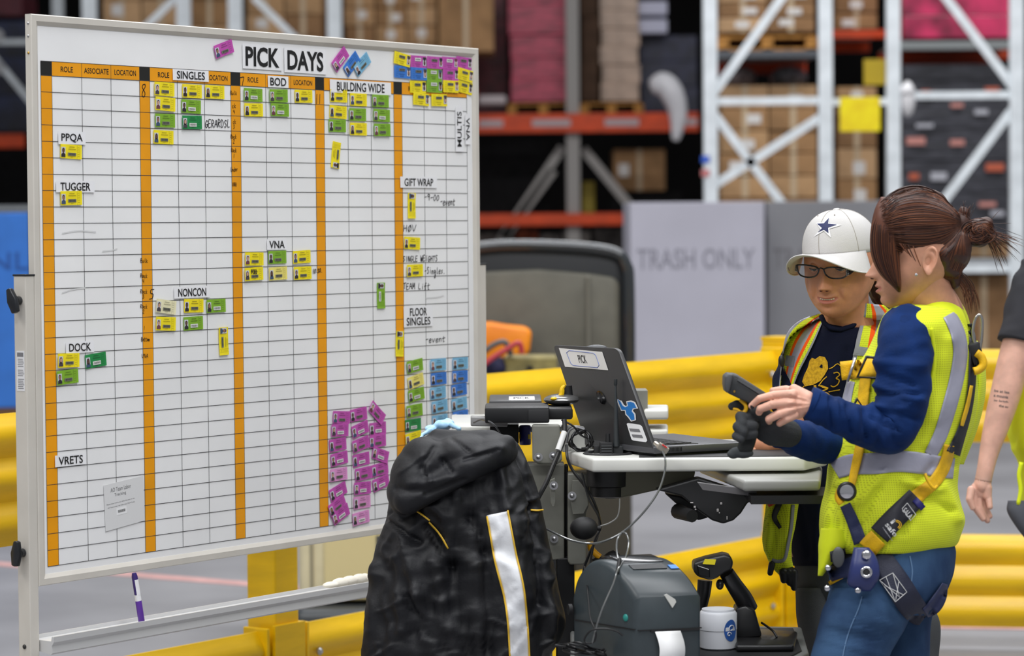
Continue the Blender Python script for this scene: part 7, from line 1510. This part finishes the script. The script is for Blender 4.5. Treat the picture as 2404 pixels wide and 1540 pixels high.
b = MB(); b.tube([P(2268 + 4 * cos(t), 530 + 18 * sin(t), 6.0 - 0.022 * cos(t)) for t in [k * pi / 8 for k in range(17)]], 0.004, 8); b.build('hair_tie', RUB, hr0, smooth='all')

# ---------------------------------------------------------------- SCANNER GUN held by the woman in blue
GB_ = mat('gun_grey', (50, 52, 54), 0.42, bump=0.2, bscale=300)
gun = empty('scanner_gun', P(1760, 960, 5.84), label='dark grey pistol-grip scanner with yellow trigger held by the woman in blue', cat='scanner')
def slabg(pts, D, th, nm, m_, bev=0.004): b = MB(); b.prism([P(x, y, D) for x, y in pts], (0, th, 0)); return b.build(nm, m_, gun, bevel=bev, bseg=3, smooth=True)
slabg([(1708, 880), (1720, 876), (1732, 880), (1798, 922), (1812, 934), (1806, 952), (1786, 962), (1760, 948), (1706, 922), (1703, 900)], 5.80, 0.05, 'body', GB_, 0.006)
slabg([(1702, 884), (1712, 877), (1722, 880), (1718, 898), (1712, 922), (1704, 922), (1701, 905)], 5.79, 0.07, 'nose', mat('gun_nose', (70, 72, 74), 0.5), 0.006)
b = MB(); b.rings(rowloft([(940, 1750, 1800, 5.835, .022), (975, 1752, 1796, 5.84, .02), (1010, 1742, 1782, 5.84, .02), (1045, 1732, 1772, 5.84, .021), (1060, 1728, 1766, 5.84, .021)], 6, 24, 0.8)); b.build('grip', mat('grip_dark', (48, 50, 50), 0.7, bump=0.4, bscale=300), gun, smooth='all')
b = blob([('ball', P(1745, 1064, 5.84), (.022, .022, .011)), ('ball', P(1722, 1066, 5.84), (.014, .016, .010)), ('ball', P(1735, 1062, 5.84), (.022, .02, .012))], 0.002, 3); b.build('grip_base', mat('grip_base', (70, 74, 76), 0.7), gun, smooth='all')
b = MB(); b.tube(catmull([P(1738, 938, 5.82), P(1750, 950, 5.815), P(1751, 962, 5.815), P(1744, 972, 5.815), P(1746, 980, 5.82)], 5), 0.0045, 10); b.tube(catmull([P(1744, 972, 5.815), P(1732, 962, 5.82), P(1722, 960, 5.825)], 4), 0.003, 8); b.build('trigger_guard', mat('trigger_yellow', (232, 178, 10), 0.4), gun, smooth='all')
b = MB(); b.lathe(P(1724, 919, 5.797), (CAM - P(1724, 919, 5.797)).normalized(), [(0.0026, 0), (0.0022, 0.001)], 12); b.build('screw', mat('brass', (190, 150, 70)), gun)
b = MB(); b.prism([P(x, y, 5.797) for x, y in ((1735, 888), (1795, 926), (1792, 931), (1731, 893))], (0, 0.004, 0)); b.build('ridge', mat('gun_ridge', (84, 86, 88), 0.4), gun)
# ---------------------------------------------------------------- WOMAN IN THE WHITE CAP
DBW = 6.5
TB = orient(P(1976, 616, DBW), -30, 12, 0, 1.05)
hm = head_geo(TB, 0.7, wide=1.11, taper=0.10); body = MB(); body.v = list(hm.v); body.f = list(hm.f); body.m = list(hm.m)
body.rings(limb([(1985, 670, 6.52, .052), (1985, 730, 6.54, .056), (1985, 770, 6.56, .07), (1980, 800, 6.58, .09)], 28, 5))
for ks in ([(1970, 820, 6.6, .10), (1960, 950, 6.6, .11), (1955, 1150, 6.6, .105), (1960, 1300, 6.6, .12)], [(1925, 1320, 6.58, .06), (1930, 1500, 6.56, .055), (1930, 1750, 6.56, .045), (1930, 2040, 6.56, .035)], [(2050, 1320, 6.62, .06), (2135, 1500, 6.62, .055), (2145, 1750, 6.62, .045), (2145, 2030, 6.62, .035)],
           [(1890, 810, 6.62, .03), (1868, 880, 6.6, .034), (1858, 960, 6.54, .034), (1855, 1012, 6.46, .032), (1815, 1040, 6.40, .027), (1780, 1048, 6.42, .022)], [(2060, 830, 6.62, .03), (2060, 950, 6.6, .03), (2040, 1020, 6.45, .03), (1960, 1050, 6.40, .025)]):
    body.rings(limb(ks, 20, 4))
hl_ = blob([('cap', P(1785, 1048, 6.42), .02, P(1770, 1050, 6.43), .022), ('cap', P(1765, 1050, 6.43), .009, P(1745, 1054, 6.44), .008), ('cap', P(1765, 1046, 6.45), .009, P(1742, 1050, 6.46), .008), ('cap', P(1768, 1044, 6.47), .009, P(1748, 1048, 6.48), .008), ('cap', P(1772, 1044, 6.49), .008, P(1755, 1048, 6.5), .007), ('cap', P(1782, 1052, 6.41), .01, P(1768, 1058, 6.40), .008)], 0.0025, 3)
nb_ = len(body.v); body.v += hl_.v; body.f += [tuple(i + nb_ for i in q) for q in hl_.f]; body.m += [0] * len(hl_.f)
wb2 = body.build('person', [SK_B, LIPS], smooth='all', label='woman in white baseball cap and glasses with navy t-shirt under a yellow vest', cat='person', origin=(P(1970, 1000, DBW).x, 6.55, 0))
eyes(TB, wb2, SK_B, 1.0)
fh_ = tree(hm); b = MB()
for k in range(7):
    x = -0.015 + 0.005 * k; r0_ = TB @ Vector((x, -0.2, -0.0625 + 6.3 * x * x)); hh_ = fh_.ray_cast(r0_, (TB.to_3x3() @ Y)); yy_ = (TB.inverted() @ hh_[0]).y - 0.0006; b.box(TB @ Vector((x, yy_, -0.0612 + 6.3 * x * x)), (0.0044, 0.003, 0.0045), (TB.to_3x3() @ X, TB.to_3x3() @ Y, TB.to_3x3() @ Z))
b.build('teeth', TEETH, wb2, bevel=0.0006)
# hair under the cap
hbk = blob([('ball', P(2045, 600, 6.56), (.04, .06, .05)), ('ball', P(2040, 622, 6.47), (.014, .03, .018)), ('ball', P(2062, 660, 6.58), (.026, .05, .055)), ('ball', P(2075, 720, 6.60), (.022, .05, .045)), ('ball', TB @ Vector((0, 0.03, 0.01)), (.075, .078, .07))], 0.004, 4, 0.005, 60); hbk.build('hair', mat('hair_dark', (50, 36, 30), 0.5, bump=0.8, bscale=200, stretch=(1, 1, 0.15)), wb2, smooth='all')
# cap
CAPM = mat('cap_white', (204, 202, 200), 0.8, var=0.02, bump=0.3, bscale=500); R3 = TB.to_3x3()
cz0 = 0.030
def crown_pt(a, e, g=1.0):
    rx, ry, rz = 0.0835, 0.104, 0.088
    up = sin(e) ** 0.92 if e > 0 else 0
    x = rx * sin(a) * cos(e) * g; y = -ry * cos(a) * cos(e) * g; z = cz0 + rz * up * g
    if cos(a) > 0: z += 0.012 * sin(2 * e) * cos(a)          # tall front panels
    z += -0.022 * (0.5 - 0.5 * cos(a)) * (1 - up)             # lower at the back
    return Vector((x, y + 0.006, z))
TBH = TB; TB = orient(P(1976, 613, DBW), -35, 11, -2, 1.03); R3 = TB.to_3x3()
rs = []
for j in range(21):
    e = (pi / 2 - 0.02) * j / 20; rs.append([TB @ crown_pt(2 * pi * k / 72, e) for k in range(72)])
cr_ = MB(); cr_.rings(rs); capo = cr_.build('baseball_cap', CAPM, wb2, smooth='all')
rs = []
for j in range(15):
    t = j / 14; top = []
    for k in range(41):
        a = radians(-72 + 144 * k / 40); base = crown_pt(a, 0); ext = 0.078 * max(0, cos(a * 1.24)) ** 0.42; s = sin(a)
        top.append(TB @ (base + Vector((s * 0.016 * t, -ext * t, 0.016 * t - 0.070 * s * s * t + 0.006))))
    rs.append(top)
up_ = rs; brim = MB(); off = -(R3 @ Z) * 0.0028
g0 = []
for r in rs: g0.append(r + [p + off for p in reversed(r)])
brim.rings(g0); brm = brim.build('brim', CAPM, capo, smooth='all')
b = MB(); b.tube([rs[-1][k] + off * 0.5 for k in range(41)], 0.0018, 6); b.build('brim_edge', CAPM, capo, smooth='all')
b = MB(); b.ball(TB @ Vector((0, 0.006, cz0 + 0.089)), (0.008, 0.008, 0.003), ax=(R3 @ X, R3 @ Y, R3 @ Z)); b.build('button', CAPM, capo, smooth='all')
SEAM = mat('cap_seam', (166, 160, 152), 0.8)
for a in (0, 60, 120, 180, 240, 300):
    b = MB(); b.tube([TB @ crown_pt(radians(a), (pi / 2 - 0.03) * k / 16, 1.002) for k in range(17)], 0.0008, 5); b.build('seam', SEAM, capo, smooth='all')
for a in (28, -28): b = MB(); b.ball(TB @ crown_pt(radians(a), 1.0, 1.004), 0.0018, 10, 6); b.build('eyelet', SEAM, capo, smooth='all')
tcap = tree(cr_)
WS_ = [(1948, 508), (1946, 524), (1977, 528), (1947, 537), (1951, 558), (1934, 542), (1910, 556), (1926, 538), (1916, 523), (1934, 522)]
NS_ = [(1946, 511), (1944, 525), (1965, 527), (1944, 534), (1945, 547), (1934, 539), (1920, 545), (1930, 535), (1918, 525), (1934, 524)]
pw_ = patch(WS_, tcap, 6.4, 0.0012, 0.0006, 4); em_ = pw_.build('star_emblem', mat('embroid_white', (238, 238, 240), 0.6), capo)
pn_ = patch(NS_, tcap, 6.4, 0.0022, 0.0006, 4); pn_.build('navy_star', mat('embroid_navy', (26, 36, 86), 0.6), em_)
TB = TBH
# glasses
def gd(x): return 6.405 - (x - 1930) / 1000 * 0.58
gl_ = MB(); GF = mat('glasses_black', (20, 22, 28), 0.2, coat=0.5); Ls = []
for L in ([(1871, 622), (1890, 622), (1914, 626), (1922, 633), (1918, 645), (1905, 651), (1886, 649), (1875, 641)], [(1933, 632), (1946, 628), (1968, 628), (1990, 633), (1988, 646), (1975, 653), (1952, 653), (1939, 645)]):
    pts = [P(x, y, gd(x)) for x, y in L]; cl_ = catmull(pts + pts[:1], 5); Ls.append(cl_); gl_.tube(cl_ + cl_[1:2], 0.0019, 8)
gl_.tube([P(1921, 632, gd(1921)), P(1927, 629, gd(1927)), P(1934, 632, gd(1934))], 0.0019, 8)
gl_.prism([P(x, y, D) for x, y, D in ((1986, 630, gd(1986)), (1994, 630, gd(1990)), (2035, 604, 6.46), (2037, 611, 6.46), (1994, 645, gd(1990)), (1986, 645, gd(1986)))], (0.002, 0.003, 0))
gl_.prism([P(x, y, D) for x, y, D in ((1873, 622, 6.44), (1867, 622, 6.45), (1866, 636, 6.45), (1874, 638, 6.44))], (0.0, 0.004, 0))
glo = gl_.build('glasses', GF, wb2, smooth=True)
for cl_ in Ls:
    b = MB(); b.add(cl_[:-1], [tuple(range(len(cl_) - 1))]); lm = mat('lens_tint', (150, 160, 180), 0.03, alpha=0.16); b.build('lens', lm, glo)
b = MB()
for k in range(5):
    for j in range(2): b.ball(P(1988 + 3.2 * j, 633 + 3.2 * k, gd(1988) - 0.002), 0.0011, 8, 6); b.ball(P(1867.5 + 3 * j, 624 + 3.2 * k, 6.443), 0.001, 8, 6)
b.build('rhinestones', mat('chrome', (214, 214, 218)), glo, smooth='all')
# t-shirt
tf = [(1975, 800, 1950, 900, 14, 0.006), (1990, 820, 1960, 980, 6, -0.005), (1915, 790, 1880, 880, 8, -0.004), (1960, 870, 1925, 990, 10, 0.005), (1880, 1180, 1900, 1300, 8, -0.006), (1920, 1180, 1910, 1320, 8, 0.006)]
tb_ = MB(); tb_.rings(rowloft([(748, 1925, 2040, 6.6, .07), (762, 1895, 2060, 6.6, .10), (785, 1862, 2085, 6.6, .125), (820, 1843, 2098, 6.6, .14), (880, 1835, 2095, 6.6, .145), (950, 1834, 2085, 6.6, .145), (1050, 1842, 2070, 6.6, .14), (1150, 1850, 2070, 6.6, .14), (1250, 1850, 2075, 6.6, .14), (1310, 1856, 2085, 6.6, .14), (1328, 1858, 2085, 6.6, .14)], 6, 90, 0.9, tf, 0.006, (9, 5, 8), 8))
ts = tb_.build('t_shirt', NAVYT, wb2, smooth='all')
b = MB(); b.tube([P(1928, 742, 6.50), P(1935, 758, 6.485), P(1950, 770, 6.475), P(1972, 774, 6.475), P(2000, 766, 6.49), (P(2020, 750, 6.51)), P(2030, 735, 6.54)], 0.006, 10); b.build('neckband', NAVYT, ts, smooth='all')
b = MB(); b.rings(limb([(1885, 800, 6.62, .030), (1868, 850, 6.6, .040), (1858, 910, 6.55, .046), (1856, 958, 6.52, .044)], 28, 8, 0.004, 30, 4)); b.build('short_sleeve', NAVYT, ts, smooth='all')
ttr = tree(tb_)
# print on the shirt
SP = mat('shirt_print', (234, 186, 48), 0.7, c2=(196, 150, 40), vscale=160)
patch([(1901, 846), (1906, 840), (1914, 843), (1924, 836), (1936, 838), (1943, 850), (1944, 866), (1936, 880), (1926, 894), (1910, 903), (1890, 907), (1883, 896), (1888, 880), (1896, 864)], ttr, 6.47, 0.0012, 0.001, 3).build('printed_head', SP, ts)
def stroke(pts, w, nm='printed_stroke'): ribbon([(x, y, w) for x, y in pts], ttr, 6.47, 0.0008, 0.001, 4, 3).build(nm, SP, ts)
stroke([(1946, 866), (1955, 862), (1966, 854), (1976, 860), (1985, 855)], 2); stroke([(1913, 904), (1914, 915), (1913, 930)], 6); stroke([(1888, 906), (1878, 916), (1870, 925)], 2); stroke([(1926, 905), (1944, 912), (1930, 908)], 4)
stroke([(1941, 884), (1932, 892), (1922, 905)], 2.4); stroke([(1921, 905), (1944, 911), (1930, 918)], 2.4); stroke([(1945, 920), (1960, 917), (1972, 915)], 2); stroke([(1925, 930), (1938, 924), (1946, 930)], 8)
stroke([(1957, 876), (1966, 874), (1971, 880), (1963, 888), (1970, 892), (1967, 902), (1957, 908), (1950, 905)], 2.6)
b = patch([(1923, 862), (1928, 855), (1931, 857), (1931, 864)], ttr, 6.47, 0.002, 0.001, 2); b.build('printed_eye', NAVYT, ts)
for q in ([(1855, 1103), (1868, 1103), (1866, 1121), (1856, 1121)], [(1898, 1103), (1925, 1103), (1924, 1121), (1899, 1123)], [(1872, 1112), (1880, 1112), (1880, 1121), (1872, 1121)]):
    patch(q, ttr, 6.47, 0.0012, 0.001, 2).build('printed_letter', SP, ts)
# vest panels
vcols = [VY, TRIM, VOR, SILV]
left = panel([(1922, 736), (1888, 747), (1862, 764), (1846, 786), (1838, 820), (1832, 870), (1828, 925), (1834, 975)], [(1937, 743), (1927, 765), (1912, 800), (1895, 835), (1878, 868), (1864, 903), (1853, 940), (1846, 978)],
             [(0.10, 3), (0.36, 0), (0.46, 2), (0.72, 3), (0.82, 2), (0.94, 0), (1.01, 1)], ttr, 6.5, 36, 0.004, 0.004)
vst = left.build('safety_vest', vcols, wb2, smooth='all')
right = panel([(2031, 712), (2024, 745), (2012, 790), (2004, 830), (1996, 862), (1986, 900), (1976, 940), (1966, 990)], [(2075, 716), (2104, 745), (2110, 790), (2105, 830), (2098, 870), (2090, 910), (2085, 950), (2080, 990)],
              [(0.10, 1), (0.30, 0), (0.42, 2), (0.72, 3), (0.85, 2), (1.01, 0)], ttr, 6.5, 36, 0.004, 0.004)
right.build('vest_panel', vcols, vst, smooth='all')
patch([(1845, 834), (1866, 836), (1862, 862), (1842, 858)], ttr, 6.5, 0.006, 0.004, 2).build('chest_tab', TRIM, vst)
patch([(2008, 812), (2038, 816), (2034, 836), (2002, 834)], ttr, 6.5, 0.006, 0.004, 2).build('chest_tab', TRIM, vst)
b = MB(); b.ball(P(1835, 847, 6.45), (0.008, 0.008, 0.014)); b.tube([P(1838, 860, 6.45), P(1842, 872, 6.45)], 0.002, 6); b.build('clip', BK2, vst, smooth='all')
for (pth, w) in (([(1843, 880), (1838, 910), (1834, 940)], 6),):
    ribbon([(x, y, w) for x, y in pth], ttr, 6.47, 0.003, 0.006, 4, 3).build('badge_string', VYS, vst, smooth='all')
fl_ = MB(); fl_.rings(rowloft([(1150, 1802, 1876, 6.44, .03), (1190, 1797, 1872, 6.43, .03), (1235, 1791, 1866, 6.42, .028), (1275, 1790, 1858, 6.42, .026), (1310, 1802, 1858, 6.42, .022), (1335, 1816, 1862, 6.42, .018), (1350, 1830, 1858, 6.42, .010)], 5, 44, 0.9, [(1830, 1180, 1812, 1300, 6, -0.008), (1812, 1180, 1802, 1290, 6, 0.006), (1850, 1190, 1840, 1320, 6, 0.006)], 0.004, (12, 6, 6)))
ft_ = tree(fl_); fo = fl_.build('vest_hem', VY, vst, smooth='all')
ribbon([(1862, 1185, 8), (1858, 1235, 8), (1850, 1280, 8), (1842, 1312, 8), (1826, 1318, 8), (1812, 1314, 8)], ft_, 6.4, 0.003, 0.001, 5, 3).build('hem_binding', TRIM, fo, smooth='all')
ribbon([(1812, 1175, 22), (1800, 1182, 20)], ft_, 6.4, 0.003, 0.001, 5, 3).build('orange_patch', mat('patch_red', (214, 70, 30), 0.6), fo, smooth='all')
ribbon([(1838, 1165, 12), (1826, 1190, 14), (1818, 1215, 12), (1832, 1240, 8)], ft_, 6.4, 0.004, 0.003, 5, 3).build('dark_strap', WEBK, fo, smooth='all')
# work gloves hanging from her belt
gl2 = blob([('cap', P(1812, 1325, 6.40), .008, P(1808, 1345, 6.40), .007), ('cap', P(1840, 1345, 6.40), .012, P(1840, 1362, 6.40), .008), ('cap', P(1852, 1345, 6.40), .012, P(1854, 1368, 6.40), .008), ('cap', P(1862, 1345, 6.40), .012, P(1864, 1380, 6.40), .0075), ('ball', P(1852, 1342, 6.41), (.02, .012, .012))], 0.002, 3)
gl2.build('hanging_glove', BK2, wb2, smooth='all')
tr_ = MB(); tr_.rings(rowloft([(1305, 1864, 2080, 6.6, .13), (1360, 1866, 2092, 6.6, .13), (1410, 1868, 2100, 6.6, .12)], 8, 48, 1.0))
tr_.rings(rowloft([(1380, 1866, 1985, 6.58, .09), (1450, 1870, 1985, 6.57, .085), (1540, 1888, 1982, 6.56, .08), (1700, 1885, 1975, 6.56, .065), (1900, 1888, 1972, 6.56, .06), (2020, 1888, 1972, 6.56, .06)], 10, 36, 1.0, (), 0.004))
tr_.rings(rowloft([(1380, 2005, 2150, 6.62, .09), (1450, 2060, 2203, 6.62, .085), (1540, 2085, 2202, 6.62, .08), (1700, 2098, 2195, 6.62, .065), (1900, 2102, 2190, 6.62, .06), (2010, 2102, 2190, 6.62, .06)], 10, 36, 1.0, (), 0.004))
tr_.build('trousers', GREYP, wb2, smooth='all')
for x, D in ((1930, 6.56), (2146, 6.62)):
    c = P(x, 2000, D); foot(Vector((c.x, c.y, 0)), (-0.5, -0.85, 0), wb2)

# ---------------------------------------------------------------- PERSON AT THE RIGHT EDGE
DC = 7.6
TC = orient(P(2560, 470, DC), -100, 5)
hm = head_geo(TC, 0.0, 90, 80); body = MB(); body.v = list(hm.v); body.f = list(hm.f); body.m = list(hm.m)
for ks in ([(2565, 540, DC, .05), (2565, 620, DC, .06), (2560, 680, DC, .10), (2540, 800, DC, .12), (2530, 1000, DC, .12), (2530, 1200, DC, .13)], [(2490, 1240, DC - .02, .07), (2485, 1450, DC - .02, .05), (2485, 1800, DC - .02, .035)], [(2570, 1240, DC + .03, .07), (2575, 1450, DC + .03, .05), (2575, 1790, DC + .03, .035)],
           [(2425, 700, 7.5, .05), (2402, 780, 7.48, .049), (2380, 850, 7.47, .043), (2362, 920, 7.46, .042), (2342, 990, 7.45, .036), (2325, 1050, 7.44, .027), (2314, 1100, 7.43, .022), (2308, 1130, 7.43, .023)]):
    body.rings(limb(ks, 24, 5))
def h7(x, y, d=7.43): return P(x, y, d)
h3 = blob([('cap', h7(2312, 1110), .021, h7(2306, 1140), .024), ('ball', h7(2300, 1152), (.028, .016, .026)), ('cap', h7(2318, 1145, 7.42), .013, h7(2318, 1165, 7.42), .012),
           ('cap', h7(2284, 1160, 7.425), .0105, h7(2288, 1190, 7.42), .0095), ('cap', h7(2288, 1190, 7.42), .0095, h7(2308, 1218, 7.42), .008),
           ('cap', h7(2296, 1165, 7.43), .0105, h7(2300, 1192, 7.425), .0095), ('cap', h7(2300, 1192, 7.425), .0095, h7(2318, 1222, 7.43), .008),
           ('cap', h7(2308, 1165, 7.435), .010, h7(2312, 1190, 7.435), .009), ('cap', h7(2312, 1190, 7.435), .009, h7(2324, 1212, 7.44), .0075),
           ('cap', h7(2280, 1150, 7.41), .011, h7(2276, 1172, 7.40), .010), ('cap', h7(2276, 1172, 7.40), .010, h7(2284, 1192, 7.40), .008), ('cap', h7(2320, 1165, 7.42), .010, h7(2324, 1190, 7.41), .008)], 0.002, 3)
nb_ = len(body.v); body.v += h3.v; body.f += [tuple(i + nb_ for i in q) for q in h3.f]; body.m += [0] * len(h3.f)
wc = body.build('person', [SK_C, LIPS], smooth='all', label='person cut off at the right edge, dark grey short sleeve and bare tattooed forearm', cat='person', origin=(P(2500, 1000, DC).x, DC, 0))
sh_ = MB(); sh_.rings(limb([(2440, 625, 7.52, .05), (2422, 690, 7.50, .062), (2405, 760, 7.485, .061), (2394, 806, 7.475, .060)], 32, 8, 0.005, 25, 6)); sh_.build('short_sleeve', mat('tshirt_charcoal', (58, 58, 62), 0.85, var=0.05), wc, smooth='all')
b = MB(); b.rings(rowloft([(600, 2440, 2640, DC, .12), (660, 2410, 2670, DC, .15), (760, 2400, 2660, DC, .15), (900, 2400, 2640, DC, .14)], 8, 40, 1.0)); b.build('t_shirt', mat('tshirt_charcoal', (58, 58, 62)), wc, smooth='all')
b = MB(); b.ball(TC @ Vector((0, 0.015, 0.02)), (.09, .095, .11)); b.build('hair', mat('hair_dark', (50, 36, 30)), wc, smooth='all')
vv = MB(); vv.rings(rowloft([(860, 2402, 2620, 7.6, .14), (900, 2378, 2625, 7.6, .15), (940, 2370, 2630, 7.6, .155), (1000, 2366, 2630, 7.6, .16), (1050, 2376, 2625, 7.6, .16), (1085, 2392, 2620, 7.6, .15), (1180, 2400, 2620, 7.6, .15)], 7, 60, 0.9, [(2400, 900, 2380, 1040, 8, -0.01)], 0.008)); vv.build('safety_vest', VYS, wc, smooth='all')
b = MB(); b.tube(catmull([P(2398, 1085, 7.4), P(2392, 1115, 7.4), P(2396, 1150, 7.4), P(2390, 1185, 7.4)], 4), 0.006, 8); b.build('strap', VYS, wc, smooth='all')
b = MB(); b.rings(rowloft([(1175, 2366, 2420, 7.42, .02), (1200, 2364, 2425, 7.42, .03), (1235, 2384, 2425, 7.42, .03), (1262, 2404, 2425, 7.42, .02)], 5, 28, 1.0)); b.build('pouch', mat('pouch_grey', (84, 86, 92), 0.7), wc, smooth='all')
b = MB(); b.rings(rowloft([(1190, 2405, 2640, 7.6, .15), (1300, 2410, 2650, 7.6, .15), (1450, 2420, 2650, 7.6, .13), (1600, 2430, 2640, 7.6, .12), (1790, 2440, 2630, 7.6, .11)], 12, 40, 1.0)); b.build('trousers', mat('trousers_navy', (40, 44, 60), 0.85), wc, smooth='all')
for x, D in ((2480, 7.55), (2590, 7.68)):
    c = P(x, 1900, D); foot(Vector((c.x, c.y, 0)), (-1, 0.1, 0), wc)
TAT = mat('tattoo_ink', (92, 84, 84), 0.6)
tb3 = tree(body); 
for k, (t, x, w) in enumerate((('be at lea', 2352, 36), ('a mounta', 2350, 34), ('as brigh', 2350, 34), ('the su', 2356, 22))):
    y = 919 + 11.5 * k; h, nn = hit(x, y, tb3); D = (proj(h)[2] if h is not None else 7.42) - 0.006; a = radians(-8); ax = RT * cos(a) + UP * sin(a); ay = -RT * sin(a) + UP * cos(a); b = MB(); text_on(b, t, P(x, y, D), ax, ay, w * D / FPX, 6 * D / FPX, bold=0.02)
    for i, v in enumerate(b.v):
        px_, py_, _ = proj(v); h, nn = hit(px_, py_, tb3)
        if h is not None: b.v[i] = h + (CAM - h).normalized() * 0.0008
    b.build('tattoo', TAT, wc)
